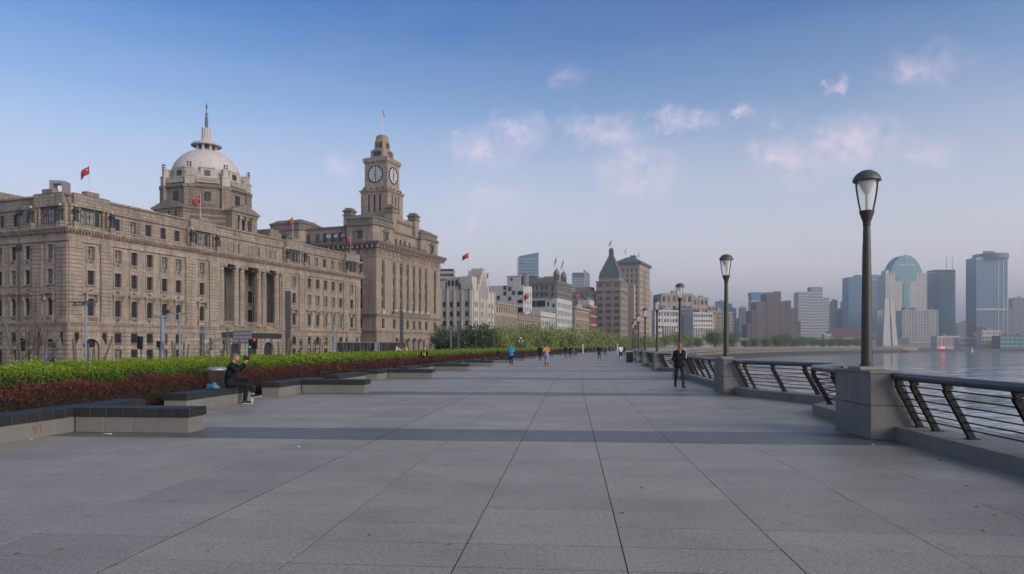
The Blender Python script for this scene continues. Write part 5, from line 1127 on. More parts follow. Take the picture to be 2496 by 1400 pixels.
mb = MB(); mb.box(-2,w_+2,-2,0,0,12); mb.box(w_*.1,w_*.4,4,18,h_,h_+7); mb.lathe([(3,h_+1),(3,h_+3),(1,h_+5)],10,w_*.85,6); mb.build('podium', M_fgr2, r_)
r_, w_, h_ = far('dark_glass_tower', 'tall isolated blue grey tower at the right of the skyline', 2380, 2456, 628, 1500, M_fbl, 1, 30, 35, 0, 'band', M_fdk, ph=.5)
mb = MB(); mb.lathe([(w_*.5,h_-2),(w_*.5,h_+8),(w_*.42,h_+8.5)],24,w_*.62,17); mb.box(w_*.3,w_*.62,3,9,h_+9,h_+14); mb.build('round_crown', M_fdk, r_); mb = MB()
for x in (.7,.86,.99): mb.box(w_*x-.9,w_*x+.9,-.8,0,5,h_-6)
mb.box(0,w_,-.5,0,h_*.42,h_*.44); mb.box(0,w_,-.5,0,h_-4,h_); mb.build('pale_fin', M_fgr, r_, kind='stuff')
for i, (a, b, t_, Y, m_, lb) in enumerate([(2456,2472,752,1500,M_fgr2,'low hazy block right of the tall isolated tower'),(2468,2500,727,1700,M_fgr2,'hazy tower cut by the right picture edge'),(2332,2358,788,1900,M_fgr2,'faint low block between the two tall towers'),(2350,2382,783,2000,M_fgr2,'faint far block left of the isolated tower')]):
    far('hazy_block', lb, a, b, t_, Y, m_, 6, 14, 14, 0, group='hazy blocks on the right skyline', ph=.45)
far('riverside_hall', 'low pink columned hall on the far quay', 2338, 2386, 823, 1100, M_fpk, 10, 2, 14, 0, zb=2, ph=.7, pw=.5)
far('quay_house', 'four storey pink house on the far quay', 2394, 2440, 807, 1080, M_fpk, 7, 4, 16, 0, zb=2)
far('quay_tower_house', 'dark stepped house at the foot of the isolated tower', 2372, 2402, 796, 1200, M_grey, 5, 6, 16, 0, pieces=[(.3,.7,1),(0,.3,.7),(.7,1,.8)])
far('glass_terrace_block', 'dark glazed terrace block at the far right quay', 2438, 2510, 818, 1050, M_fdk, 8, 3, 18, 0, 'band', M_ftl, zb=2)
far('podium_block', 'long pale podium under the teal tower', 2284, 2338, 820, 1180, M_fpk, 12, 1, 18, 0, zb=3, ph=.8, pw=.4)
far('pale_quay_block', 'low pale block left of the white hotel podium', 2190, 2215, 826, 1300, M_fgr2, 6, 3, 15, 0)
r_, w_, h_ = far('red_roof_building', 'long low building with red tiled roof behind the far trees', 2022, 2105, 822, 1020, M_fgr, 14, 2, 15, 0, zb=3)
mb = MB(); mb.add([(-2,-2,h_),(w_+2,-2,h_),(w_+2,17,h_),(-2,17,h_),(4,7.5,h_+12),(w_-4,7.5,h_+12)],[(0,1,5,4),(1,2,5),(2,3,4,5),(3,0,4)]); mb.build('roof', M_roofr, r_)
far('white_gable_house', 'small white gabled house before the red roof', 2010, 2026, 815, 1000, M_fgr, 3, 3, 10, 0, zb=3)
far('low_creek_building', 'low white building in the gap before the brown block', 1793, 1823, 826, 950, M_fgr, 8, 2, 12, 0, zb=3)
for i, (a, b, t_, lb) in enumerate([(1560,1600,790,'hazy low roofline behind the pair of tall old buildings')]): far('hazy_block', lb, a, b, t_, 700, M_fbe, 8, 8, 14, 0, group='hazy blocks on the right skyline')
# monument of three leaning blades
Y = 850; mo = root('blade_monument', (at(2169,Y), Y, STREET), 0, 'tall pale stone monument of leaning tapered blades by the water', 'monument')
zt = zat(726, Y)-STREET
for k, (bx, tx, w0, w1, y0, y1) in enumerate([(-4.6,-1.6,9.6,5.2,0,4),(6.2,3.4,6.6,3.6,0,4),(1.0,.9,6.5,4.0,9,5.5)]):
    mb = MB(); mb.add([(bx-w0/2,y0-2,0),(bx+w0/2,y0-2,0),(bx+w0/2,y0+2,0),(bx-w0/2,y0+2,0),(tx-w1/2,y1-1.2,zt-(k%2)*1.5),(tx+w1/2,y1-1.2,zt-2),(tx+w1/2,y1+1.2,zt-2),(tx-w1/2,y1+1.2,zt)],[(0,1,5,4),(1,2,6,5),(2,3,7,6),(3,0,4,7),(4,5,6,7)]); mb.build('blade', M_fgr, mo)
mb = MB(); mb.box(-14,28,-10,14,-.2,4.2); mb.box(-10,10,-9,-3,4.2,5.2); mb.build('base', M_fbe, mo)
lh = root('signal_kiosk', (at(2132,860), 860, STREET), 0, 'small pale riverside kiosk with round domed top', 'kiosk')
mb = MB(); mb.box(-5,5,-4,4,0,10); mb.box(-6.5,6.5,-5,5,10,11); mb.lathe([(2.8,11),(2.8,16),(3.4,16.2),(3.4,17)],12,0,0); mb.lathe([(2.6,17),(2.4,18.6),(1.4,20),(.2,20.6)],12,0,0); mb.build('kiosk_body', M_fgr, lh, smooth=30)
# red neon strip and two small boats at the far quay
Y = 980; mb = MB(); mb.box(at(2284,Y),at(2298,Y),Y-8,Y-7.6,zat(849,Y),zat(846.5,Y)); tag(mb.build('neon_sign', mat('red neon', (.6,.03,.06), .5, 0, emit=(1.0,.05,.12,3.0))), 'small glowing red sign on the far quay', 'sign')
for k, px in enumerate((2308, 2369)):
    Y = 930; b_ = root('moored_boat', (at(px,Y), Y, WATER), 0, ('pale blue white boat moored below the red sign', 'small white boat moored right of the red sign')[k], 'boat')
    s_ = 1 if k == 0 else .6; mb = MB(); mb.add([(-5*s_,-1.5,0),(4*s_,-1.5,0),(6*s_,0,1.6),(4*s_,1.5,0),(-5*s_,1.5,0),(-5*s_,-1.8,1.4),(4*s_,-1.8,1.5),(4*s_,1.8,1.5),(-5*s_,1.8,1.4)],[(0,1,6,5),(1,2,6),(3,4,8,7),(2,3,7),(0,5,8,4),(5,6,2,7,8)]); mb.build('hull', M_wht, b_)
    mb = MB(); mb.box(-3*s_,1.5*s_,-1.2,1.2,1.4,4.0); mb.box(-1.5*s_,1*s_,-1,1,4.0,6.2); mb.build('cabin', mat('boat blue', (.2,.42,.5), .6, 0), b_)
# ------------------------------------------------------------ vegetation
def leafmat(name, a, b, rough=.55, top=None):
    m = bpy.data.materials.new(name); m.use_nodes = True; t = m.node_tree; p = t.nodes['Principled BSDF']
    g = N(t, 'ShaderNodeNewGeometry'); r = g.outputs['Random Per Island']
    out = MIX(t, r, a, b)
    n = N(t, 'ShaderNodeTexNoise', inp={2: .8, 3: 3}); L(t, g.outputs['Position'], n.inputs[0])
    out = MIX(t, 1.0, out, MT(t, 'ADD', .55, MT(t, 'MULTIPLY', n.outputs[0], .9)), 'MULTIPLY')
    if top:                                              # fresh shoots yellower towards the top; shade of lower leaves put into the colour
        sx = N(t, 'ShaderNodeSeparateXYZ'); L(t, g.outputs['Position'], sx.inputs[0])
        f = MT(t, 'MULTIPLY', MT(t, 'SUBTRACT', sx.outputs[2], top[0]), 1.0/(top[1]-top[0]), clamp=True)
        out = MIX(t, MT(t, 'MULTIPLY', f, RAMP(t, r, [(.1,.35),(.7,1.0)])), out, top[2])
    L(t, out, p.inputs['Base Color']); p.inputs['Roughness'].default_value = rough; p.inputs['Specular IOR Level'].default_value = .3
    tr = N(t, 'ShaderNodeBsdfTranslucent'); L(t, out, tr.inputs[0]); mx = N(t, 'ShaderNodeMixShader', inp={0: .28}); L(t, p.outputs[0], mx.inputs[1]); L(t, tr.outputs[0], mx.inputs[2])
    L(t, mx.outputs[0], t.nodes['Material Output'].inputs[0]); return m
def leaves(name, C, D, size, mat_, rng, aspect=.5, parent=None, link_=True):
    """one four-cornered leaf at each point C, pointing along D"""
    n = len(C); U = rng.normal(size=(n,3)); D = D/np.linalg.norm(D,axis=1,keepdims=True)
    S = np.cross(D, U); S /= np.linalg.norm(S,axis=1,keepdims=True)+1e-9
    sz = (size*rng.uniform(.6,1.3,n))[:,None]; Nn = np.cross(D,S)
    V = np.empty((n,4,3)); V[:,0] = C; V[:,1] = C + D*sz*.5 + S*sz*aspect*.5 + Nn*sz*.06; V[:,2] = C + D*sz; V[:,3] = C + D*sz*.5 - S*sz*aspect*.5 + Nn*sz*.06
    me = bpy.data.meshes.new(name); me.vertices.add(4*n); me.vertices.foreach_set('co', V.ravel().astype(np.float32))
    me.loops.add(4*n); me.loops.foreach_set('vertex_index', np.arange(4*n, dtype=np.int32)); me.polygons.add(n); me.polygons.foreach_set('loop_start', np.arange(0,4*n,4, dtype=np.int32))
    me.update(calc_edges=True); me.materials.append(mat_)
    return link(name, me, parent) if link_ else me
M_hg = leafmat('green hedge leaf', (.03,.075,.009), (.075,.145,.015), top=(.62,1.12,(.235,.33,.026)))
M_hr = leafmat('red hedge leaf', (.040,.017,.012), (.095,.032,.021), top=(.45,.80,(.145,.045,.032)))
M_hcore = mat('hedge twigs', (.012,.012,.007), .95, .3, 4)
rng = np.random.default_rng(5)
def hedge(name, label, group, s0, s1, t0, t1, h, m, size, dens):
    C, D = [], []
    Ls = s1-s0
    def put(n, f):
        a = rng.uniform(0,1,(n,3)); f(a)
    ns = max(2, int(Ls/2.0)); ph = rng.uniform(0,9)
    def hh(s): return h + .05*np.sin(s*1.9+ph) + .035*np.sin(s*5.3+ph*2) + .02*np.sin(s*11+ph)
    nf = int(Ls*h*dens); s = rng.uniform(s0,s1,nf); z = rng.uniform(.02,1,nf)*hh(s); bul = .10*np.sin(np.clip(z/h,0,1)*np.pi)+.06*np.sin(s*3.1+z*4)
    tf = t1 + bul - rng.exponential(.07,nf); C.append(np.stack([s,tf,z],1)); D.append(np.stack([rng.normal(0,.6,nf), rng.normal(.7,.4,nf), rng.normal(.35,.5,nf)],1))
    nt_ = int(Ls*(t1-t0)*dens*1.15); s = rng.uniform(s0,s1,nt_); tt = rng.uniform(t0,t1,nt_); edge = np.clip((t1-tt)/.22,0,1)**.5
    z = hh(s)*(.86+.14*edge) - rng.exponential(.05,nt_) + .03*np.sin(tt*7+s*3); C.append(np.stack([s,tt,z],1)); D.append(np.stack([rng.normal(0,.5,nt_), rng.normal(.1,.5,nt_), rng.normal(.8,.4,nt_)],1))
    nsd = int((t1-t0)*h*dens)                     # near and far ends
    for e, sg in ((s0,-1),(s1,1)):
        tt = rng.uniform(t0,t1,nsd); z = rng.uniform(0,h,nsd); C.append(np.stack([np.full(nsd,e)+sg*.05-sg*rng.exponential(.06,nsd),tt,z],1)); D.append(np.stack([rng.normal(sg*.7,.4,nsd), rng.normal(0,.5,nsd), rng.normal(.3,.5,nsd)],1))
    nsh = int(Ls*(t1-t0)*dens*.006)+1             # stray shoots
    s = rng.uniform(s0,s1,nsh); tt = rng.uniform(t0,t1,nsh); b = hh(s)
    for k in range(5): C.append(np.stack([s+rng.normal(0,.015,nsh),tt+rng.normal(0,.015,nsh),b+.03*k*rng.uniform(.4,1.6,nsh)],1)); D.append(np.stack([rng.normal(0,.5,nsh), rng.normal(0,.5,nsh), rng.normal(.9,.3,nsh)],1))
    C = np.concatenate(C); D = np.concatenate(D)
    b = .00052*np.maximum(0, C[:,0]-20)**2; tt = C[:,1]+b
    P = np.stack([C[:,0]*PS+tt*PC, C[:,0]*PC-tt*PS, C[:,2]-.02],1); Dw = np.stack([D[:,0]*PS+D[:,1]*PC, D[:,0]*PC-D[:,1]*PS, D[:,2]],1)
    r0 = root(name, W((s0+s1)/2, (t0+t1)/2, -.02), 0, label, 'hedge', group); off = np.array(r0.location)
    lo = leaves('foliage', P-off, Dw, size, m, rng, .55, r0); lo['kind'] = 'stuff'
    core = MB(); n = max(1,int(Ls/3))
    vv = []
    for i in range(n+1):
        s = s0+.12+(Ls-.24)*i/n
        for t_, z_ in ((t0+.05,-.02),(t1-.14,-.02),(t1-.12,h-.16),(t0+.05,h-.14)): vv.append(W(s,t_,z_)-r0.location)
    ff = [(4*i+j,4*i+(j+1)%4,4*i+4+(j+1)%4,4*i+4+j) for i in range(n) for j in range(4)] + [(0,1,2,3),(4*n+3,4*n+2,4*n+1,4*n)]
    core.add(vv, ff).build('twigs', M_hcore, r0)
def band(s): return (.044,1450) if s < 30 else ((.085,330) if s < 62 else ((.15,110) if s < 110 else (.25,45)))
for i, (a, b, lb) in enumerate([(3.5,18.75,'long dark red clipped hedge behind the nearest benches'),(19.5,26.9,'short dark red hedge right of the seated photographer'),(27.5,46.9,'dark red hedge running up to the guard in yellow straps'),(48.4,75,'dark red hedge just beyond the guard'),(75.4,120,'dark red hedge behind the blue jacket jogger'),(120.5,192,'far dark red strip of hedge beside the distant benches')]):
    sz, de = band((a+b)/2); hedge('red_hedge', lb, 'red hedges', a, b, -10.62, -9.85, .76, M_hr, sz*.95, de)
for i, (a, b, lb) in enumerate([(3.5,26.5,'nearest bright green clipped hedge behind the red one'),(26.75,62,'bright green hedge below the clock tower'),(62.2,118,'bright green hedge behind the jogger and runner'),(118.3,194,'far bright green strip of hedge')]):
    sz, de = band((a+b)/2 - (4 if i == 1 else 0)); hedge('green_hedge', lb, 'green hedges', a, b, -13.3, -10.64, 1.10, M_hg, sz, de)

# trees
M_bark = mat('bark', (.07,.055,.042), .9, .25, 3, .4); M_bark2 = mat('pale pollard bark', (.12,.095,.07), .9, .25, 3, .4)
M_wil = leafmat('willow leaf', (.19,.225,.06), (.28,.33,.10)); M_eve = leafmat('evergreen leaf', (.05,.085,.028), (.10,.15,.05)); M_rnd = leafmat('spring leaf', (.12,.18,.05), (.19,.26,.075))
def limbs(mb, p, d, l, r, depth, rg, tips, spread=.6, up=.25, kids_=(2,3)):
    d = d.normalized(); pts = [p]; q = p; n = 3
    for i in range(n):
        d2 = (d + Vector((rg.gauss(0,.13), rg.gauss(0,.13), rg.gauss(0,.08)+up*.15))).normalized(); q = q + d2*l/n; pts.append(q); d = d2
    mb.tube(pts, [r*(1-.4*i/n) for i in range(n+1)], 6 if depth > 1 else 4, cap=False)
    if depth == 0: tips.append((q, d)); return
    tips.append((pts[2], d))
    for _ in range(rg.randint(*kids_)):
        a = Vector((rg.gauss(0,spread), rg.gauss(0,spread), rg.gauss(up,.3))); limbs(mb, pts[-1] if rg.random() < .6 else pts[-2], d + a, l*rg.uniform(.6,.82), r*.56, depth-1, rg, tips, spread, up, kids_)
TREES = {}
def tree_proto(key, h, rad, m, seed, leaf, n, kind):
    rg = random.Random(seed); r2 = np.random.default_rng(seed); mb = MB(); tips = []
    th = h*(.28 if kind != 'round' else .2); mb.tube([(0,0,-.3),(rg.gauss(0,.1),rg.gauss(0,.1),th*.5),(rg.gauss(0,.2),rg.gauss(0,.2),th)], [h*.028,h*.022,h*.018], 8)
    for k in range(5): a = 2*math.pi*k/5+rg.uniform(-.4,.4); limbs(mb, Vector((0,0,th*rg.uniform(.75,1))), Vector((math.cos(a)*.8, math.sin(a)*.8, 1.0)), h*.24, h*.013, 3, rg, tips, .5, .35)
    T = np.array([tuple(t[0]) for t in tips]); c = np.array([0,0,h*.58]); rr = np.array([rad, rad, h*.42])
    T = T[np.linalg.norm((T-c)/rr,axis=1) < 1.15]
    ex = r2.normal(size=(len(T)//2+60,3)); ex /= np.linalg.norm(ex,axis=1,keepdims=True); ex = c + ex*rr*r2.uniform(.55,.98,(len(ex),1)); ex = ex[ex[:,2] > h*.16]
    cl = np.concatenate([T, ex]); idx = r2.integers(0,len(cl),n); w = r2.uniform(.5,1.5,len(cl))[idx]
    sp = rad*.15
    if kind == 'willow':
        P = cl[idx] + r2.normal(size=(n,3))*np.array([sp*.55,sp*.55,sp*.5])*w[:,None]; drop = r2.exponential(h*.085,n); P[:,2] -= drop; D = np.stack([r2.normal(0,.22,n), r2.normal(0,.22,n), np.full(n,-1.0)],1); P = P[P[:,2] > h*.06]; D = D[:len(P)]; asp = .28
    else:
        P = cl[idx] + r2.normal(size=(n,3))*sp*w[:,None]; D = r2.normal(size=(n,3)) + np.array([0,0,-.1]); asp = .6; P = P[P[:,2] > h*.1]; D = D[:len(P)]
    TREES[key] = (mb.mesh('trunk', M_bark), leaves('crown', P, D, leaf, m, r2, asp, None, False), h)
for k in range(3): tree_proto(('willow',k), 9.0, 3.6, M_wil, 11+k, .50, 4300, 'willow')
tree_proto(('ever',0), 8.5, 3.6, M_eve, 31, .42, 5200, 'round'); tree_proto(('ever',1), 8.0, 3.2, M_eve, 35, .42, 4200, 'round')
for k in range(2): tree_proto(('round',k), 12.0, 6.0, M_rnd, 41+k, .62, 6000, 'round')
def tree(name, label, key, px, Y, pyt, group, base=STREET, wide=1.0, rz=0):
    tm, cm, h = TREES[key]; H_ = (zat(pyt, Y) - base)*1.13; s_ = H_/h
    r0 = root(name, (at(px,Y), Y, base), rz, label, 'tree', group); r0.scale = (s_*wide, s_*wide, s_)
    link('trunk', tm, r0); c = link('crown', cm, r0); return r0
random.seed(3)
tree('leafy_tree', 'dark leafy tree at the foot of the clock tower building', ('ever',1), 1084, 175, 808, 'street trees')
tree('leafy_tree', 'dark spreading tree left of the willow row', ('ever',0), 1162, 165, 797, 'street trees', wide=1.25)
WP = [(1212,172,803),(1236,185,793),(1258,178,805),(1280,196,793),(1303,206,799),(1326,200,790),(1350,222,797),(1374,214,803),(1396,236,796),(1420,246,803),(1444,262,800),(1466,280,806)]
for i, (px, Y, t_) in enumerate(WP): tree('willow_tree', ['willow in the pale green row, %s from its clock tower end' % w for w in 'first second third fourth fifth sixth seventh eighth ninth tenth eleventh twelfth'.split()][i], ('willow',i%3), px, Y, t_, 'row of pale green willows', wide=1.12, rz=i*1.3)
for i, (px, Y, t_) in enumerate([(1486,330,826),(1505,345,817),(1527,360,820),(1549,372,818),(1571,390,816),(1592,400,821)]): tree('willow_tree', ['hazy willow below the pyramid roof hotel', 'hazy willow second right of the pyramid hotel base', 'hazy willow under the tall hipped bank', 'hazy willow at the corner of the hipped bank', 'hazy willow behind the distant lamp posts', 'hazy willow left of the columned bank'][i], ('willow',(i+1)%3), px, Y, t_, 'hazy willows beyond the walkers', wide=1.3, rz=i)
for i, (px, Y, t_) in enumerate([(1622,420,815),(1652,430,808),(1676,440,818)]): tree('willow_tree', ['broad willow before the columned bank', 'tallest willow behind the third lamp post', 'low willow right of the third lamp post'][i], ('willow',i), px, Y, t_, 'willows before the columned bank', base=-.04, wide=1.35, rz=2+i)
tree('round_tree', 'round green tree left of the second lamp post', ('round',0), 1742, 480, 809, 'round trees by the bend', base=-.04, wide=1.1)
tree('round_tree', 'round green tree right of the second lamp post', ('round',1), 1782, 492, 812, 'round trees by the bend', base=-.04, wide=1.1)
tree('round_tree', 'low hazy tree between the second lamp post and brown block', ('round',0), 1700, 470, 824, 'round trees by the bend', base=-.04, wide=1.1)
far_t = [(1818,590,829),(1838,600,826),(1868,650,826),(1893,660,819),(1912,665,815),(1936,690,825),(1958,700,823),(1981,715,824),(2003,730,828),(2024,735,826),(2046,750,824),(2066,760,828),(2090,775,825),(2110,785,829)]
for i, (px, Y, t_) in enumerate(far_t): tree('round_tree', 'hazy tree on the far bend, %s from the brown block end of the line' % 'first second third fourth fifth sixth seventh eighth ninth tenth eleventh twelfth thirteenth fourteenth'.split()[i], ('round',i%2), px, Y, t_, 'line of hazy trees on the far bend', base=-.04, wide=1.15, rz=i)
# low undergrowth hiding the street between the willows
def shrub_strip(name, label, pts, n, h):
    P = []; r2 = np.random.default_rng(77)
    for (a, Ya), (b, Yb) in zip(pts, pts[1:]):
        k = n//(len(pts)-1); u = r2.uniform(0,1,k); Y = Ya+(Yb-Ya)*u; x = (a+(b-a)*u - CX)/F*Y; P.append(np.stack([x+r2.normal(0,1.5,k), Y+r2.normal(0,2,k), STREET+h*r2.uniform(0,1,k)**.8*(.7+.3*np.sin(x*.8))],1))
    P = np.concatenate(P); o = leaves(name, P, r2.normal(size=P.shape)+np.array([0,0,.5]), .5, M_eve, r2, .6); tag(o, label, 'shrubs', None, 'stuff')
shrub_strip('undergrowth', 'low dark shrubs filling the strip under the willows', [(1125,160),(1240,180),(1360,210),(1480,300)], 8000, 2.3)
# pollarded plane trees, bare
def pollard(label, px, Y, limbs_, base=STREET, h0=1.6, seed=0, fine=False):
    rg = random.Random(seed); r0 = root('bare_pollard_tree', (at(px,Y), Y, base), 0, label, 'tree', 'bare pollarded street trees')
    mb = MB(); mb.tube([(0,0,0),(.03,0,h0*.5),(0,.02,h0)], [.17,.14,.15], 8); mb.build('trunk', M_bark2, r0)
    for (ex, ez, r_) in limbs_:
        b = MB(); X = (ex-px)/F*Y; Z = zat(ez, Y)-base; p0 = Vector((0,0,h0-.05)); p3 = Vector((X, rg.uniform(-.3,.3), Z)); p1 = p0.lerp(p3,.35)+Vector((X*.22, .05, -.12*Z*.35)); p2 = p0.lerp(p3,.7)+Vector((X*.1,0,-.05))
        b.tube([p0,p1,p2,p3],[r_,r_*.85,r_*.75,r_*.7],7); tips = []
        if fine:
            for _ in range(7): limbs(b, p1.lerp(p3, rg.uniform(.1,1)), Vector((rg.gauss(0,.7),rg.gauss(0,.4),rg.uniform(.2,.9))), rg.uniform(.6,1.2), .03, 2, rg, tips, .5, .1, (1,2))
        b.build('limb', M_bark2, r0, smooth=60)
pollard('bare twiggy tree at the far left behind the hedge', 64, 44, [(20,790,.11),(38,800,.1),(58,795,.09),(88,800,.09),(104,800,.1),(112,815,.08)], seed=1, fine=True, h0=2.1)
pollard('thick two-armed pollard before the bank corner', 200, 40, [(172,826,.12),(268,822,.075),(222,838,.06),(236,846,.05)], seed=2, h0=2.0)
pollard('pollard with four upright limbs left of the bank portico', 437, 46, [(397,832,.09),(419,832,.1),(462,838,.07),(448,835,.07),(425,836,.06)], seed=3, h0=1.7)
pollard('pollard behind the grey sign board', 572, 46, [(553,826,.09),(563,822,.07),(584,828,.08),(590,832,.06)], seed=4, h0=1.7)
pollard('pollard beside the tall dark column', 690, 52, [(661,826,.08),(677,832,.08),(702,822,.09),(709,830,.06)], seed=5, h0=1.8)
pollard('small pollard before the right half of the bank', 770, 62, [(754,828,.08),(762,836,.06),(782,826,.08),(789,834,.06)], seed=6, h0=2.0)
for i, (px, lb) in enumerate(((849,'pollard before the left black screen'),(890,'second pollard before the black screen'),(934,'thin pollard between the two black screens'),(983,'pollard at the portico of the clock tower building'),(1046,'slender pollard near the guard'))):
    pollard(lb, px, 78, [(px-13,838,.07),(px-5,842,.06),(px+6,838,.06),(px+14,836,.07)], seed=10+i, h0=2.2)
# ------------------------------------------------------------ foreground: benches, railing, lamps
M_bfront = mat('bench granite', (.165,.160,.148), .75, .16, 9, .25, 60, streak=.2, rand=.08)
M_bcap = mat('black granite cap', (.014,.014,.015), .6, .35, 6, .15, 40, rand=.2)
M_pil = mat('pillar granite', (.175,.17,.16), .7, .2, 5, .25, 60, streak=.45, rand=.05)
M_steel = mat('painted dark steel', (.010,.011,.013), .6, .2, 5, spec=.25)
M_rail = mat('blue grey handrail', (.030,.038,.050), .32, .2, 3, spec=.7)
M_lampb = mat('lamp bronze paint', (.040,.036,.030), .5, .2, 5); M_lampc = mat('lamp cap grey', (.07,.075,.08), .45, .15, 4)
BV = {}
def bev(w, d, h, e=.008):
    k = (round(w,3), round(d,3), round(h,3), e)
    if k not in BV:
        bm = bmesh.new(); bmesh.ops.create_cube(bm, size=1.0); bmesh.ops.scale(bm, vec=(w,d,h), verts=bm.verts); bmesh.ops.translate(bm, vec=(0,0,h/2), verts=bm.verts)
        bmesh.ops.bevel(bm, geom=bm.edges[:], offset=e, segments=1, affect='EDGES'); me = bpy.data.meshes.new('block'); bm.to_mesh(me); bm.free(); BV[k] = me
    return BV[k]
def stone(name, par, x0, x1, y0, y1, z0, z1, m, e=.008):
    me0 = bev(x1-x0, y1-y0, z1-z0, e); kk = (me0.name, m.name)
    if kk not in BV: c = me0.copy(); c.materials.append(m); c.name = name; BV[kk] = c
    return link(name, BV[kk], par, None, ((x0+x1)/2, (y0+y1)/2, z0))
# bench local frame: x = t (to the river), y = s (away), origin at (s0, t=-9.5)
def bench(L_, arm, label):
    r0 = root('granite_bench', (0,0,0), 0, label, 'bench', 'granite benches along the hedge')
    def run(x0, x1, y0, y1, along):
        n = max(1, round(((y1-y0) if along == 'y' else (x1-x0))/.6)); nc = max(1, round(((y1-y0) if along == 'y' else (x1-x0))/.3))
        for i in range(n):
            if along == 'y': a = y0+(y1-y0)*i/n; b = y0+(y1-y0)*(i+1)/n; stone('base_stone', r0, x0+.03, x1-.03, a+.002 if i else a+.03, b-.002 if i < n-1 else b-.03, 0, .285, M_bfront)
            else: a = x0+(x1-x0)*i/n; b = x0+(x1-x0)*(i+1)/n; stone('base_stone', r0, a+.002, b-.002 if i < n-1 else b-.03, y0+.03, y1-.03, 0, .285, M_bfront)
        for i in range(nc):
            if along == 'y': a = y0+(y1-y0)*i/nc; b = y0+(y1-y0)*(i+1)/nc; stone('cap_stone', r0, x0, x1, a+.0015, b-.0015, .287, .44, M_bcap, .006)
            else: a = x0+(x1-x0)*i/nc; b = x0+(x1-x0)*(i+1)/nc; stone('cap_stone', r0, a+.0015, b-.0015, y0, y1, .287, .44, M_bcap, .006)
    run(0, .62, 0, L_, 'y')
    if arm is not None: run(.623, 2.78, arm, arm+.6, 'x')
    return r0
BA = bench(3.9, 1.72, 'nearest angled granite bench at the left edge with red scrawl'); BB = bench(3.6, None, 'straight granite bench where the photographer sits')
ords = 'second third fourth fifth sixth seventh eighth ninth tenth eleventh twelfth thirteenth fourteenth fifteenth sixteenth'.split()
for k in range(16):
    for which, base, s0 in (('A', BA, 10.38), ('B', BB, 15.9)):
        s = s0 + 10.8*k; p = W(s, -9.5); rz = -heading(s+2)
        if k == 0: base.location = p; base.rotation_euler = (0,0,rz)
        else: copy_tree(base, p, rz, ('T-shaped granite bench with projecting arm, %s from the camera' if which == 'A' else 'straight granite bench without arm, %s from the camera') % ords[k-1])
# red scrawl "97" on the nearest bench
sc_ = MB(); M_scr = mat('red marker', (.28,.03,.035), .7, .2, 20)
def stroke(pts):
    for a, b in zip(pts, pts[1:]): sc_.bar((0,a[0],a[1]), (0,b[0],b[1]), .012, .002)
nine = [(.045+.035*math.cos(a), .175+.035*math.sin(a)) for a in [i*math.pi/6 for i in range(13)]] + [(.07,.10),(.045,.075)]
stroke(nine); stroke([(.12,.215),(.20,.215),(.185,.15),(.165,.075)])
so_ = sc_.build('scrawl', M_scr, BA); so_.location = (.5945, 1.02-.25, 0)

# railing
MATS['lps'] = mat('lamp plate', (.26,.235,.20), .8, .1, 6)
def pillar(s, label, group='granite pillars along the railing'):
    r0 = root('granite_pillar', W(s, 4.9), -heading(s), label, 'pillar', group); r0['kind'] = 'thing'
    L_, H_ = 1.56, 1.09; wt, wb = .46, .92
    mb = MB(); mb.add([(.012,.012,0),(wb-.01,.012,0),(wb-.01,L_-.012,0),(.012,L_-.012,0),(.012,.012,H_),(wt-.01,.012,H_),(wt-.01,L_-.012,H_),(.012,L_-.012,H_)],[(0,3,2,1),(4,5,6,7),(0,1,5,4),(1,2,6,5),(2,3,7,6),(3,0,4,7)]); mb.build('core', M_joint, r0)
    def slabp(name, q, d, m=M_pil): # a quad panel with thickness along d
        d = Vector(d); q = [Vector(p) for p in q]; mb = MB(); mb.add([p for p in q]+[p+d for p in q],[(0,1,2,3),(4,7,6,5),(0,4,5,1),(1,5,6,2),(2,6,7,3),(3,7,4,0)]); return mb.build(name, m, r0)
    g = .006
    for (a, b) in ((0,.78),(.78,L_)):
        for (c, d) in ((0,.56),(.56,H_)): slabp('face_panel', [(0,a+g,c+g),(0,b-g,c+g),(0,b-g,d-g),(0,a+g,d-g)], (.03,0,0))
    for y, dy in ((0,.03),(L_,-.03)):
        for (c, d) in ((0,.56),(.56,H_)):
            f = lambda z: wb+(wt-wb)*z/H_
            slabp('end_panel', [(g,y,c+g),(f(c)-g,y,c+g),(f(d)-g,y,d-g),(g,y,d-g)], (0,dy,0))
    slabp('river_panel', [(wb,0,0),(wb,L_,0),(wt,L_,H_),(wt,0,H_)], (-.03,0,0))
    stone('cap', r0, -.02, wt+.03, -.02, L_+.02, H_, H_+.045, M_pil, .006)
    stone('lamp_plate', r0, .03, .45, .5, 1.06, H_+.047, H_+.10, MATS['lps'], .006)
    return r0
M_acr = bpy.data.materials.new('lamp acrylic'); M_acr.use_nodes = True; b = M_acr.node_tree.nodes['Principled BSDF']; b.inputs['Base Color'].default_value = (.93,.92,.88,1); b.inputs['Roughness'].default_value = .08; b.inputs['IOR'].default_value = 1.1; b.inputs['Alpha'].default_value = .30
M_lref = mat('lamp inner reflector', (.45,.44,.41), .5, .1, 4)
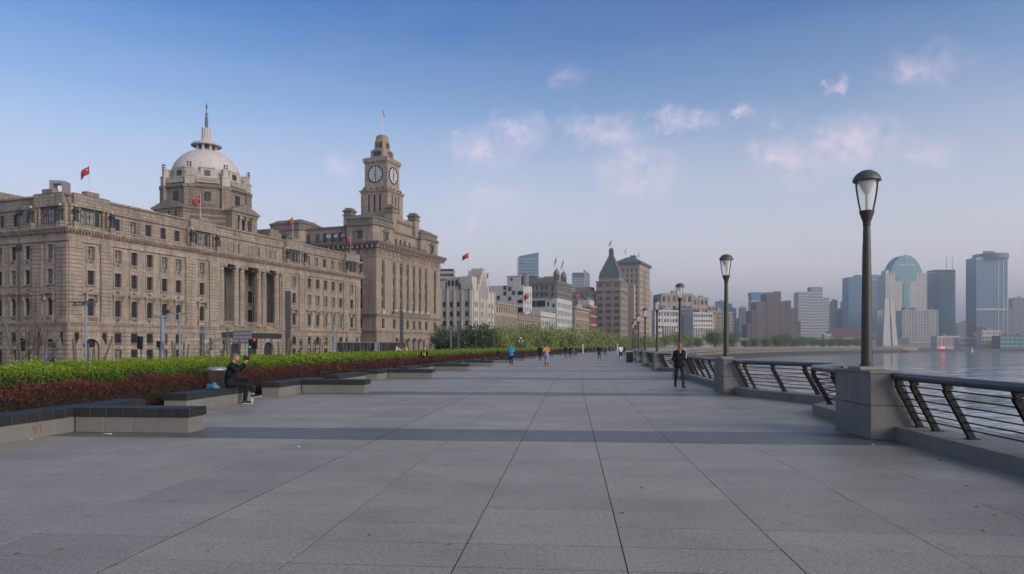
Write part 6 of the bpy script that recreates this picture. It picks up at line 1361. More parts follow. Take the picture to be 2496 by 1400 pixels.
def lamp(s, label):
    r0 = root('promenade_lamp', W(s+.78, 5.15, 1.19), -heading(s), label, 'street lamp', 'lamp posts on the railing pillars')
    H_ = 3.41                                           # plate to top of cap
    MB().lathe([(.112,0),(.112,.03),(.094,.05),(.082,1.2),(.060,2.40),(.058,2.46),(.066,2.47),(.066,2.50)], 20).build('pole', M_lampb, r0, smooth=40)
    MB().lathe([(.060,2.50),(.066,2.53),(.092,2.60),(.122,2.70),(.126,2.715),(.118,2.72)], 24).build('collar', M_lampb, r0, smooth=40)
    MB().lathe([(.106,2.715),(.122,2.78),(.150,2.92),(.170,3.05),(.180,3.15),(.183,3.235)], 32, cap=False).build('globe', M_acr, r0, smooth=60)
    MB().lathe([(.02,2.72),(.02,3.0),(.055,3.05),(.09,3.12),(.13,3.22),(.13,3.232)], 18).build('reflector', M_lref, r0, smooth=40)
    MB().lathe([(.19,3.235),(.222,3.232),(.232,3.245),(.228,3.27),(.205,3.325),(.155,3.38),(.085,3.42),(.01,3.43)], 32).build('cap', M_lampc, r0, smooth=40)
    for a in (-.9, 1.2, 3.3):
        mb = MB(); c, s_ = math.cos(a), math.sin(a); mb.tube([(c*r_, s_*r_, z) for r_, z in ((.114,2.715),(.135,2.80),(.165,2.95),(.188,3.09),(.196,3.19),(.197,3.24))], .0145, 6); mb.build('rib', M_lampb, r0, smooth=60)
    return r0
PILS = [1.0, 12.2, 23.65, 34.6, 46.1, 57.3, 68.6, 79.8, 91.0, 102.2, 113.5, 124.8, 136, 147.3, 158.6, 170]
pp0 = ll0 = None
on = 'nearest second third fourth fifth sixth seventh eighth ninth tenth eleventh twelfth thirteenth fourteenth fifteenth'.split()
for i, s in enumerate(PILS):
    lb_p = 'granite pillar carrying the %s lamp from the camera' % on[i-1] if i else 'granite pillar just outside the frame beside the camera'
    lb_l = 'lamp post on the railing, %s from the camera' % on[i-1] if i else ''
    if i == 0: continue
    if pp0 is None: pp0 = pillar(s, lb_p); ll0 = lamp(s, lb_l)
    else: copy_tree(pp0, W(s,4.9), -heading(s), lb_p); copy_tree(ll0, W(s+.78,5.15,1.19), -heading(s), lb_l)
# weathered paper strip on the nearest lamp pole
stp = MB(); n = 7; vv = []
for z in (1.62, 2.12):
    for k in range(n): a = R(132)+R(52)*k/(n-1); rr_ = .0765 if z < 2 else .0672; vv.append((rr_*math.cos(a), rr_*math.sin(a), z))
stp.add(vv, [(k,k+1,n+k+1,n+k) for k in range(n-1)])
sto = stp.build('paper_strip', M_wht, ll0); ptx = MB()
for k in range(15): z = 1.65+k*.031; a = R(158); rr_ = .079-.0093*(z-1.62)/.5; ptx.bar((rr_*math.cos(a), rr_*math.sin(a), z), (rr_*math.cos(a+.3), rr_*math.sin(a+.3), z+.005*(k%3)), .016, .004)
ptx.build('print_mark', M_fr, sto, kind='stuff')
def railing(path, label, detail=True):
    """path of (s,t): kerb stones, handrail, raking posts and rods"""
    r0 = root('railing', W(*path[0]), 0, label, 'railing', 'dark steel railing bays'); o = r0.location.copy()
    P = [W(s,t) - o for s, t in path]; P = [Vector((p.x,p.y,0)) for p in P]
    def off(p, d, dist): nrm = Vector((-d.y, d.x, 0)); nrm = -nrm if nrm.dot(Vector((PC,-PS,0))) < 0 else nrm; return p + nrm*dist
    segs = list(zip(P, P[1:]))
    def joint_off(i, dist):
        ds = []
        if i > 0: ds.append((P[i]-P[i-1]).normalized())
        if i < len(P)-1: ds.append((P[i+1]-P[i]).normalized())
        d = sum(ds, Vector()).normalized(); cosb = max(.5, d.dot(ds[0])); return off(P[i], d, dist/cosb)
    A, B = [joint_off(i, 0) for i in range(len(P))], [joint_off(i, .62) for i in range(len(P))]
    for i in range(len(P)-1):
        L_ = (P[i+1]-P[i]).length; n = max(1, round(L_/ (1.15 if len(P) == 2 else .55))) if detail else 1
        for k in range(n):
            u0, u1 = k/n + .002/L_, (k+1)/n - .002/L_; q = [A[i].lerp(A[i+1],u0), A[i].lerp(A[i+1],u1), B[i].lerp(B[i+1],u1), B[i].lerp(B[i+1],u0)]
            if (q[1]-q[0]).cross(q[2]-q[0]).z < 0: q = q[::-1]
            MB().prism([tuple(p.xy) for p in q], -.03, .225).build('kerb_stone', M_pil, r0)
    Rt = [joint_off(i, .0) + Vector((0,0,1.05)) for i in range(len(P))]; Rb = [joint_off(i, .36) + Vector((0,0,.225)) for i in range(len(P))]
    pts = []
    for i, p in enumerate(Rt):
        if 0 < i < len(Rt)-1: d0 = (Rt[i-1]-p).normalized(); d1 = (Rt[i+1]-p).normalized(); pts += [p+d0*.16, p+d0*.05+d1*.05, p+d1*.16]
        else: pts.append(p)
    MB().tube(pts, .062, 14).build('handrail', M_rail, r0, smooth=60)
    for j in range(1, 7):
        f = j/7.0; MB().tube([a.lerp(b, f*.93+.04)+Vector((0,0,.0)) for a, b in zip(Rt, Rb)], .011, 6).build('rod', M_steel, r0, smooth=60)
    for i in range(len(P)-1):
        L_ = (P[i+1]-P[i]).length; n = max(1, round(L_/1.6)); us = [k/n for k in range(n+1)]
        if i == 0: us[0] = .10/L_; us.insert(1, .62/L_) if L_ > 2 else None
        if i == len(P)-2: us[-1] = 1 - .10/L_; us.insert(-1, 1-.62/L_) if L_ > 2 else None
        elif i < len(P)-2: us = us[:-1]
        for u in us:
            a, b = Rt[i].lerp(Rt[i+1],u)-Vector((0,0,.05)), Rb[i].lerp(Rb[i+1],u); d = (P[i+1]-P[i]).normalized(); mb = MB(); k_ = a.lerp(b,.10)
            for sgn in (-1, 1):
                o_ = d*.030*sgn; mb.bar(a.lerp(Vector((a.x,a.y,k_.z)),1)+Vector((0,0,.11))*0+o_, b+o_, .012, .085)
            mb.bar(a+Vector((0,0,.03)), k_, .085, .10); mb.bar(k_, b, .05, .03); mb.bar(b-Vector((0,0,.004)), b+Vector((0,0,.014)), .16, .13); mb.build('post', M_steel, r0)
    return r0
BAY = [(1.05,5.28),(2.5,5.45),(5.0,6.78),(8.8,5.3)]
for i in range(1, 12):
    a, b = PILS[i-1]+1.56, PILS[i]
    lb = 'railing bay at the right edge in front of the nearest lamp' if i == 1 else '%s railing bay between the %s and %s lamps' % ('bowed' if i % 2 == 0 else 'straight', on[i-2], on[i-1])
    if i % 2 == 0:
        path = [(a,5.28),(a+3.0,5.46),(a+4.95,6.78),(b-1.1,5.3),(b,5.28)]
    else: path = [(a,5.28),(b,5.28)]
    railing(path, lb, i < 6)
# far parapet: plain rail line to the bend
fp = MB(); vv = []
for s in range(126, 880, 6): vv += [W(s,5.3,-.02), W(s,5.3,.95), W(s,5.9,.95), W(s,5.9,-.02)]
k = len(vv)//4; fp.add(vv, [(4*i+j,4*i+4+j,4*i+5+j,4*i+1+j) for i in range(k-1) for j in range(3)])
for s in range(130, 880, 11): p = W(s,5.2); fp.box(p.x-.6,p.x+.6,p.y-.4,p.y+.4,0,1.25)
tag(fp.build('far_parapet', M_pil), 'grey parapet line running along the distant bend', 'parapet')
# bins
def bin_(s, t, label):
    r0 = root('litter_bin', W(s,t), -heading(s), label, 'litter bin')
    mb = MB()
    for k in range(26): a = 2*math.pi*k/26; mb.bar((.225*math.cos(a),.225*math.sin(a),.04),(.225*math.cos(a),.225*math.sin(a),.86),.045,.02)
    mb.build('slat_body', mat('bin wood slats', (.10,.075,.055), .7, .2, 6), r0, kind='stuff')
    MB().lathe([(.212,.02),(.212,.9)], 24).build('drum', M_brz, r0); MB().lathe([(.24,.87),(.245,.90),(.235,.93),(.19,.965),(.02,.975)], 28).build('lid', mat('brushed lid', (.42,.44,.46), .35, .1, 8, metal=.6), r0, smooth=40)
    mb = MB(); vv = []
    for k in range(16): a = 2*math.pi*k/16; vv += [(.245,.075*math.cos(a)*1.0,.70+.075*math.sin(a)),(.245,.055*math.cos(a),.70+.055*math.sin(a))]
    mb.add(vv, [(2*k,(2*k+2)%32,(2*k+3)%32,2*k+1) for k in range(16)]); mb.build('ring', M_wht, r0)
bin_(19.1, -9.80, 'slatted litter bin with steel lid behind the photographer')
r0 = root('square_bin', W(69.6, 4.3), -heading(69), 'dark square bin beside a distant railing pillar', 'litter bin'); MB().box(-.33,.33,-.3,.3,0,1.0).build('body', M_brz, r0); MB().box(-.36,.36,-.33,.33,1.0,1.06).build('lid', M_wht, r0)
# street furniture beyond the hedge
M_bpole = mat('blue grey pole', (.16,.20,.26), .5, .1, 2); M_dpole = mat('dark grey pole', (.05,.055,.06), .5, .1, 2); M_sign = mat('grey sign back', (.17,.175,.185), .5, .08, 1.5); M_sigb = mat('signal black', (.012,.012,.014), .5, .1, 4); M_ledr = mat('red signal', (.4,.02,.02), .4, 0, emit=(1,.06,.05,1.0)); M_ledg = mat('green signal', (.02,.3,.2), .4, 0, emit=(.05,1,.6,.45))
def pole(name, label, cat, px, pyt, Y, r=.09, m=M_bpole, group=None): 
    r0 = root(name, (at(px,Y), Y, STREET), 0, label, cat, group); h = zat(pyt,Y)-STREET; MB().lathe([(r*1.3,0),(r*1.2,.5),(r,.6),(r*.8,h)],12).build('pole', m, r0, smooth=40); return r0, h
r0, h = pole('street_light', 'slim blue street light with three flat heads before the bank corner', 'street light', 209, 737, 62, .10, group='blue street lights')
for k, x in enumerate((-.95,-.2,.55)): mb = MB(); mb.box(x-.3,x+.3,-.35,.35,h-.05,h+.06); mb.box(x-.05,x+.05,-.05,.05,h-.22,h-.05); mb.build('light_head', M_lampc, r0)
mb = MB(); mb.box(-1.2,.85,-.04,.04,h-.3,h-.2); mb.build('arm', M_dpole, r0)
r0, h = pole('camera_pole', 'thick blue grey pole with crossbar and camera before the bank', 'pole', 396, 772, 52, .16, group='blue street lights')
mb = MB(); mb.box(-.62,.5,-.12,.12,h-.12,h+.1); mb.build('crossbar', M_bpole, r0); mb = MB(); mb.box(.1,.45,-.2,.2,h+.25,h+.5); mb.bar((.25,0,h),(.25,0,h+.3),.06,.06); mb.build('camera', M_brz, r0)
for px, t_, Y, lb in ((438,762,66,'blue street light with two heads left of the portico'),(815,790,92,'twin blue street light before the right end of the bank'),(1003,802,120,'blue street light before the clock tower portico'),(1099,806,140,'slim blue pole right of the clock tower building')):
    r0, h = pole('street_light', lb, 'street light', px, t_, Y, .11, group='blue street lights')
    for sg in (-1,1): mb = MB(); mb.bar((0,0,h-.15),(sg*.75,0,h-.05),.12,.08); mb.box(sg*.75-.3,sg*.75+.3,-.15,.15,h-.1,h); mb.build('light_head', M_bpole, r0)
r0, h = pole('camera_pole', 'dark pole with white cameras left of the portico', 'pole', 493, 795, 50, .14, M_dpole, 'blue street lights')
for x, z in ((-.55,h-.9),(.3,h-1.05),(0,h+.15)): mb = MB(); mb.bar((0,0,z),(x,0,z),.05,.05) if x else None; mb.box(x-.14,x+.14,-.1,.1,z-.05,z+.06); mb.build('camera', M_lref, r0)
mb = MB(); mb.box(-.12,.3,-.15,.15,h-.5,h-.3); mb.tube([(0,0,h-1.5),(.8,0,h-1.0),(1.9,0,h-.9)],.05,8); mb.build('arm', M_bpole, r0)
for px, t_, Y, w, lb in ((702,710,58,.34,'tall dark square column light before the bank portico'),(979,758,100,.42,'dark column with horn loudspeakers before the clock tower building'),(1118,782,135,.4,'dark column light right of the clock tower building'),(1205,798,150,.3,'thin dark column light left of the willows'),(1320,812,190,.3,'thin dark column light among the willows'),(1369,815,215,.3,'second thin dark column light among the willows')):
    r0 = root('column_light', (at(px,Y),Y,STREET), 0, lb, 'light column', 'dark column lights'); h = zat(t_,Y)-STREET
    mb = MB(); mb.box(-w/2,w/2,-w/2,w/2,0,h*.74); mb.box(-w/2-.02,w/2+.02,-w/2-.02,w/2+.02,h*.74,h); mb.build('shaft', M_dpole, r0)
    if px == 979:
        for sg in (-1,1): mb = MB(); mb.tube([(0,-.25,h*.42),(sg*.75,-.4,h*.42+.2)],[.1,.42],12); mb.build('horn', mat('yellowed horn', (.42,.36,.2), .6, .1, 3), r0)
def signal(px, pyt, Y, h_, lit, label, par=None):
    r0 = root('traffic_signal', (at(px,Y),Y,STREET), 0, label, 'traffic light', 'traffic signals'); z1 = zat(pyt,Y)-STREET; w = h_*.36
    MB().lathe([(.07,0),(.06,z1-.05)],10, 0, .14).build('pole', M_dpole, r0); mb = MB(); mb.box(-w/2,w/2,-.12,.1,z1-h_,z1); mb.build('housing', M_sigb, r0)
    for k in range(3):
        z = z1-h_*(k+.5)/3; mb = MB(); mb.tube([(0,-.12,z),(0,-.15,z)], w*.34, 12); mb.build('lens', {0:M_ledr,2:M_ledg}[k] if lit == k else M_sigb, r0)
        mb = MB(); mb.tube([(0,-.13,z+.02),(0,-.3,z+.05)], [w*.4,w*.36], 12, cap=False); mb.build('visor', M_sigb, r0)
signal(342, 820, 54, .95, None, 'traffic signal seen from behind on the mast arm left of the blue pole'); signal(388, 832, 56, .70, 2, 'traffic signal showing green beside the blue grey pole'); signal(611.5, 827, 60, .82, 2, 'traffic signal showing green beside the grey sign board'); signal(622.5, 826, 60.3, .84, 0, 'traffic signal showing red right of the sign board'); signal(127, 872, 46, .36, 0, 'small red pedestrian signal peeking over the hedge'); signal(60, 825, 50, .9, None, 'dark traffic signal back at the far left')
r0 = root('sign_board', (at(591,64),64,STREET), 0, 'grey back of a road sign board before the portico', 'sign'); z0, z1 = zat(838,64)-STREET, zat(806,64)-STREET
mb = MB(); mb.box(-.82,.82,-.03,.03,z0,z1); mb.build('board', M_sign, r0); mb = MB()
for k in range(4): mb.box(-.82,.82,-.06,-.03,z0+.1+k*(z1-z0-.2)/3-.03,z0+.1+k*(z1-z0-.2)/3+.03)
mb.build('stiffener', M_dpole, r0, kind='stuff'); MB().lathe([(.09,0),(.08,z1+.3)],10,-1.4,.1).build('post', M_dpole, r0); MB().lathe([(.06,0),(.05,z1+.9)],10,.25,.12).build('post', M_bpole, r0); mb = MB(); mb.bar((-1.4,.1,z1-.15),(.8,.1,z1-.15),.07,.07); mb.bar((-1.4,.1,z0+.2),(.8,.1,z0+.2),.07,.07); mb.build('arm', M_dpole, r0)
for a, b, lb in ((822,912,'left black screen panel behind the hedge'),(926,986,'right black screen panel behind the hedge')):
    Y = 108; r0 = root('screen_panel', (at(a,Y),Y,STREET), R(6), lb, 'screen', 'black screen panels'); w = (b-a)/F*Y; z1 = zat(836,Y)-STREET; MB().box(0,w,0,.4,.3,z1).build('panel', M_sigb, r0); mb = MB(); mb.box(-.8,-.05,-.1,.5,0,z1+.1); mb.box(-.05,w,-.05,.45,z1,z1+.12); mb.build('frame', M_sign, r0)
for px, Y, t_, lb in ((1269,150,826,'globe street lamp among the willows'),(1410,190,812,'ornate globe lamp cluster above the walkers')):
    r0, h = pole('globe_lamp', lb, 'street lamp', px, t_, Y, .09, M_dpole, 'globe street lamps')
    mb = MB(); mb.sphere((0,0,h+.1),.26,10,8); mb.sphere((-.4,0,h-.5),.2,10,8); mb.sphere((.4,0,h-.5),.2,10,8); mb.bar((-.4,0,h-.75),(.4,0,h-.75),.06,.06); mb.build('globes', M_wht, r0)
r0, h = pole('blue_route_sign', 'small round blue sign above the hedge at far left', 'sign', 115, 868, 46, .03); mb = MB(); mb.tube([(0,-.05,h),(0,-.08,h)],.17,16); mb.build('disc', mat('sign blue', (.03,.14,.45), .5, 0), r0); mb = MB(); mb.bar((0,-.1,h-.1),(0,-.1,h+.1),.05,.01); mb.build('arrow', M_wht, r0)
r0 = root('service_box', (at(812,70),70,STREET), 0, 'blue box with orange top peeking over the hedge', 'box'); z1 = zat(858,70)-STREET; MB().box(-.18,.18,-.15,.15,0,z1-.18).build('body', MATS['sign blue'], r0); MB().box(-.19,.19,-.16,.16,z1-.18,z1).build('top', mat('orange paint', (.45,.22,.04), .5, 0), r0)
# white posters / slim pylons by the far walkers
for px, lb in ((1421,'slim white pylon beside the distant walkers'),(1505,'slim white pylon left of the white shirt walker')):
    Y = 150; r0 = root('white_pylon', (at(px,Y),Y,0), 0, lb, 'pylon', 'white pylons'); z1 = zat(839,Y); MB().box(-.12,.12,-.12,.12,0,z1).build('shaft', M_wht, r0)
# litter and leaves on the paving
M_leafd = mat('dry leaf', (.26,.14,.035), .8, .25, 30); M_paper = mat('litter paper', (.45,.47,.42), .8, .2, 20); M_lblue = mat('litter blue', (.12,.3,.4), .6, .1, 10)
def gp(px, py): Y = F*EYE/(py-HOR); return Vector((at(px,Y), Y, 0))
rg = random.Random(4)
where = {900:'left of the centre joint', 1094:'at the bottom centre', 508:'by the wide left joint', 42:'at the lower left', 1564:'right of the centre joint', 2397:'nearest to the right railing bay', 2380:'beside two others by the right railing', 2412:'right of its two neighbours by the railing', 2425:'lowest of the three by the railing', 2358:'under the railing kerb', 286:'in the left dark strip', 147:'left of the dark strip', 2290:'close to the near pillar', 1516:'just right of the centre line'}
for px, py in ((900,1307),(1094,1330),(508,1345),(42,1352),(1564,1191),(2397,1295),(2380,1238),(2412,1238),(2425,1258),(2358,1186),(286,1378),(147,1340),(2290,1123),(1516,1252)):
    p = gp(px,py); s_ = rg.uniform(.014,.022); mb = MB(); mb.add([(0,-s_*1.3,.004),(s_*.6,-s_*.3,.012),(s_*.5,s_*.5,.010),(0,s_*1.4,.006),(-s_*.55,s_*.5,.014),(-s_*.6,-s_*.3,.007),(0,0,.003)],[(0,1,6),(1,2,6),(2,3,6),(3,4,6),(4,5,6),(5,0,6)])
    o = mb.build('dry_leaf', M_leafd); md = o.modifiers.new('t','SOLIDIFY'); md.thickness = .0015; o.location = (p.x,p.y,.002); o.rotation_euler = (0,0,rg.uniform(0,6)); tag(o, 'small dry yellow leaf on the paving ' + where[px], 'leaf', 'dry leaves on the paving')
for px, py, m_, s_, lb, cat in ((263,1060,M_paper,.07,'crumpled pale wrapper by the nearest bench','litter'),(407,1055,M_lblue,.03,'tiny blue green scrap below the bench arm','litter'),(727,1092,M_paper,.03,'tiny white scrap on the left paving','litter'),(1820,1006,M_paper,.05,'white scrap on the paving near the pillars','litter'),(2129,1087,M_paper,.03,'white speck of litter below the near pillar','litter'),(76,1074,M_paper,.02,'white stub near the red scrawl','litter'),(986,977,M_sigb,.03,'small dark scrap on the left paving','litter')):
    p = gp(px,py); mb = MB(); mb.add([(-s_,-s_*.6,.003),(s_*.2,-s_*.7,.02),(s_,-s_*.2,.004),(s_*.8,s_*.6,.018),(-s_*.3,s_*.5,.006),(-s_*.9,s_*.3,.022),(0,0,.028)],[(0,1,6),(1,2,6),(2,3,6),(3,4,6),(4,5,6),(5,0,6)])
    o = mb.build('litter_scrap', m_); md = o.modifiers.new('t','SOLIDIFY'); md.thickness = .002; o.location = (p.x,p.y,.002); tag(o, lb, cat)
# ------------------------------------------------------------ people: one continuous skin each, coloured by what covers it
PM = {}
def pcol(c, r=.8):
    k = tuple(c)
    if k not in PM: PM[k] = mat('cloth %d' % len(PM), c, r, .12, 9, .2, 60, spec=.2)
    return PM[k]
SKIN = (.36,.20,.13)
def capsule(mb, a, b, ra, rb, n=10):
    a, b = Vector(a), Vector(b); d = b-a
    if d.length < 1e-5: d = Vector((0,0,1e-4)); b = a+d
    u = d.normalized(); pts, rad = [], []
    for k in range(4): t_ = math.pi/2*(1-k/4); pts.append(a-u*ra*math.sin(t_)); rad.append(max(.002, ra*math.cos(t_)))
    pts.append(a); rad.append(ra); pts.append(b); rad.append(rb)
    for k in range(1,5): t_ = math.pi/2*k/4; pts.append(b+u*rb*math.sin(t_)); rad.append(max(.002, rb*math.cos(t_)))
    q = pts; vv, ff = [], []; up = Vector((0,0,1)) if abs(u.z) < .9 else Vector((0,1,0)); e = u.cross(up).normalized(); f = u.cross(e)
    for p, r in zip(q, rad):
        for k in range(n): t_ = 2*math.pi*k/n; vv.append(p+(e*math.cos(t_)+f*math.sin(t_))*r)
    m = len(q); ff = [(j*n+k, (j+1)*n+k, (j+1)*n+(k+1)%n, j*n+(k+1)%n) for j in range(m-1) for k in range(n)] + [tuple(range(n)), tuple(range(m*n-1,(m-1)*n-1,-1))]
    mb.add(vv, ff)
def prims_to_mesh(pr, voxel):
    mb = MB()
    for p in pr:
        if p[0] == 'c': capsule(mb, *p[1:5])
        else:
            c, r = p[1], p[2]; k = MB().sphere((0,0,0), 1.0, 14, 9); mb.add([(c[0]+x*r[0], c[1]+y*r[1], c[2]+z*r[2]) for x,y,z in k.v], k.f)
    me = bpy.data.meshes.new('person'); me.from_pydata(mb.v, [], mb.f)
    bm = bmesh.new(); bm.from_mesh(me); bmesh.ops.recalc_face_normals(bm, faces=bm.faces); bm.to_mesh(me); bm.free()
    o = link('person', me); r = o.modifiers.new('r','REMESH'); r.mode = 'VOXEL'; r.voxel_size = voxel; s = o.modifiers.new('s','SMOOTH'); s.factor = .5; s.iterations = 3
    return o
def standing(stride=0.0, swing=.25, lean=0.0, arms='swing', long_sleeve=True, trousers='long', lat=0.0, detail=False, hair='short', shoes=True, bulk=1.0, jacket=.0, socks=None, cap=None):
    """prims for a 1.72 m figure facing +y. tags: top, pants, skin, hair, shoe and extras"""
    pr = []; B = bulk; hz = .90
    hip = Vector((0,0,hz)); ch = Vector((0,.03+lean*.35,1.27)); nk = Vector((0,.02+lean*.5,1.45)); hd = Vector((0,.045+lean*.6,1.60))
    pr += [('c',(0,0,.93),(0,.01+lean*.2,1.12),.135*B,.130*B,'top'), ('c',(-.075,.01+lean*.2,1.13),(-.09,.02+lean*.4,1.34),.112*B,.098*B,'top'), ('c',(.075,.01+lean*.2,1.13),(.09,.02+lean*.4,1.34),.112*B,.098*B,'top'), ('c',(-.15,.01+lean*.42,1.40),(.15,.01+lean*.42,1.40),.062,.062,'top')]
    pr += [('c',(-.065,0,.90),(.065,0,.90),.125*B,.125*B,'pants' if not jacket else 'top')]
    if jacket: pr += [('c',(-.06,0,.86),(.06,0,.86),.135*B,.135*B,'top')]
    pr += [('c',tuple(nk-Vector((0,.01,.04))),tuple(nk+Vector((0,.015,.06))),.056,.052,'skin')]
    pr += [('e',tuple(hd+Vector((0,-.005,.02))),(.074,.092,.098),'skin'), ('e',tuple(hd+Vector((0,.03,-.055))),(.055,.062,.060),'skin'), ('e',tuple(hd+Vector((0,.098,-.015))),(.014,.020,.022),'skin'), ('e',tuple(hd+Vector((-.075,-.005,-.01))),(.012,.020,.030),'skin'), ('e',tuple(hd+Vector((.075,-.005,-.01))),(.012,.020,.030),'skin')]
    if hair == 'short': pr += [('e',tuple(hd+Vector((0,-.018,.038))),(.080,.094,.088),'hair')]
    elif hair == 'thin': pr += [('e',tuple(hd+Vector((0,-.040,.030))),(.079,.072,.080),'hair')]
    elif hair == 'cap': pr += [('e',tuple(hd+Vector((0,-.01,.055))),(.084,.098,.068),'cap'), ('c',tuple(hd+Vector((0,.07,.055))),tuple(hd+Vector((0,.14,.045))),.045,.03,'cap')]
    elif hair == 'long': pr += [('e',tuple(hd+Vector((0,-.02,.03))),(.085,.098,.095),'hair'), ('c',tuple(hd+Vector((0,-.06,-.02))),tuple(hd+Vector((0,-.065,-.14))),.065,.05,'hair')]
    for sx, ph in ((-1, 1), (1, -1)):
        st_ = stride*ph; H0 = Vector((sx*.088, 0, .88)); an = st_*.55
        kn = H0 + Vector((sx*.012, math.sin(an)*.42+ (.05 if abs(st_) > .01 and ph*stride > 0 else .0), -math.cos(an)*.42)); back = max(0.0, -an)
        ak = kn + Vector((0, math.sin(an - back*1.0 - .03)*.40, -math.cos(an - back*1.0)*.40)); ak.z = max(ak.z, .075)
        pr += [('c',tuple(H0),tuple(H0.lerp(kn,.55)),.092*B,.080*B,'pants'), ('c',tuple(H0.lerp(kn,.5)),tuple(kn),.078,.062,'pants' if trousers == 'long' else ('pants' if trousers == 'knee' else 'skin')), ('c',tuple(kn),tuple(kn.lerp(ak,.45)),.060,.056 if trousers == 'long' else .054,'pants' if trousers == 'long' else 'skin'), ('c',tuple(kn.lerp(ak,.45)),tuple(ak),.056,.050 if trousers == 'long' else .036,'pants' if trousers == 'long' else (socks or 'skin'))]
        toe = ak + Vector((sx*.02, .155, -.045 - (0.02 if back else 0))); toe.z = max(toe.z, .03)
        pr += [('c',tuple(ak+Vector((0,-.035,-.035))),tuple(toe),.044,.034,'shoe')]
        sh = Vector((sx*.185, .01+lean*.42, 1.385)); sl = 'top'
        if arms == 'back': el = Vector((sx*.255,-.10,1.13)); wr = Vector((sx*.09,-.17,.95))
        elif arms == 'run': el = Vector((sx*.25,-.06-.10*st_+lean*.3,1.14)); wr = Vector((sx*.17,.16-.12*st_+lean*.3,1.10))
        elif arms == 'phone': el = Vector((sx*.235,.02,1.13)); wr = Vector((sx*.07,.24,1.16))
        elif arms == 'pocket': el = Vector((sx*.26,-.04,1.13)); wr = Vector((sx*.18,.06,.93))
        else: el = Vector((sx*.225,-.02-swing*.35*st_,1.12)); wr = Vector((sx*.235,.05-swing*.8*st_,.885))
        pr += [('c',tuple(sh),tuple(sh.lerp(el,.5)),.066*B,.058*B,'top' if arms != 'bare' else 'skin'), ('c',tuple(sh.lerp(el,.5)),tuple(el),.056*B,.048,'top' if long_sleeve else 'skin'), ('c',tuple(el),tuple(wr),.048 if long_sleeve else .042,.038 if long_sleeve else .028,'top' if long_sleeve else 'skin')]
        d = (wr-el).normalized(); side = d.cross(Vector((sx,0,0))); side = side.normalized() if side.length > .1 else Vector((0,1,0)); pa = wr + d*.045
        pr += [('c',tuple(wr),tuple(pa+d*.03),.030,.030,'skin')]
        if detail:
            for k in range(4): o_ = side*(k-1.5)*.018; pr.append(('c',tuple(pa+o_+d*.03),tuple(pa+o_+d*(.075-.008*abs(k-1.4))-Vector((sx*.012,0,0))),.0095,.008,'skin'))
            pr.append(('c',tuple(wr+side*.025+d*.02),tuple(wr+side*.045+d*.065),.011,.009,'skin'))
    return pr
QUEUE = []
def person(label, loc, rz, pr, colors, voxel=.02, sc=1.0, group=None, extra=None):
    o = prims_to_mesh(pr, voxel); QUEUE.append((o, label, loc, rz, pr, colors, sc, group, extra))
def sdist(pr, P):
    out = np.empty((len(pr), len(P)))
    for i, p in enumerate(pr):
        if p[0] == 'c':
            a, b = np.array(p[1]), np.array(p[2]); ab = b-a; t_ = np.clip(((P-a)@ab)/max(1e-9,ab@ab),0,1); out[i] = np.linalg.norm(P-(a+t_[:,None]*ab),axis=1) - (p[3]+(p[4]-p[3])*t_)
        else:
            q = (P-np.array(p[1]))/np.array(p[2]); l = np.linalg.norm(q,axis=1); out[i] = (l-1)*min(p[2])
    return out
def finish_people():
    bpy.context.view_layer.update(); dg = bpy.context.evaluated_depsgraph_get()
    for o, label, loc, rz, pr, colors, sc, group, extra in QUEUE:
        me = bpy.data.meshes.new_from_object(o.evaluated_get(dg)); o.modifiers.clear(); old = o.data; o.data = me; bpy.data.meshes.remove(old); me.name = 'person'
        tags = [p[5] if p[0] == 'c' else p[3] for p in pr]; names = list(dict.fromkeys(tags)); me.materials.clear()
        for n_ in names: me.materials.append(pcol(colors.get(n_, SKIN if n_ == 'skin' else (.02,.02,.02)), .55 if n_ == 'skin' else .85))
        P = np.empty(len(me.polygons)*3, dtype=np.float32); me.polygons.foreach_get('center', P); P = P.reshape(-1,3).astype(float)
        idx = np.argmin(sdist(pr, P), axis=0); lut = np.array([names.index(t_) for t_ in tags]); me.polygons.foreach_set('material_index', lut[idx].astype(np.int32)); me.polygons.foreach_set('use_smooth', np.ones(len(me.polygons), dtype=bool)); me.update()
        o.location = loc; o.rotation_euler = (0,0,rz); o.scale = (sc,sc,sc); tag(o, label, 'person', group)
        if extra: extra(o)
def gpx(px, py): return Vector(gp(px, py))
G = 'people on the promenade'
DARK = (.012,.013,.016); NAVY = (.016,.022,.036)
# walker by the railing
pr = standing(.28, arms='back', hair='thin', detail=True, jacket=1, bulk=1.04)
for sx in (-1, 1): pr += [('c',(sx*.205,.01,1.43),(sx*.262,-.045,1.28),.050,.046,'stripe'), ('c',(sx*.262,-.045,1.28),(sx*.282,-.09,1.14),.046,.038,'stripe')]
pr += [('c',(0,.085,1.42),(0,.125,1.33),.028,.02,'shirt')]
person('elderly man in black tracksuit top with white sleeve stripes, hands behind back', gpx(1656, 944), math.pi + .10, pr, dict(top=(.010,.010,.012), pants=(.024,.032,.045), stripe=(.42,.42,.50), shoe=(.02,.07,.08), hair=(.45,.43,.42), skin=(.33,.16,.09), shirt=(.3,.3,.33)), .012, .97, G)
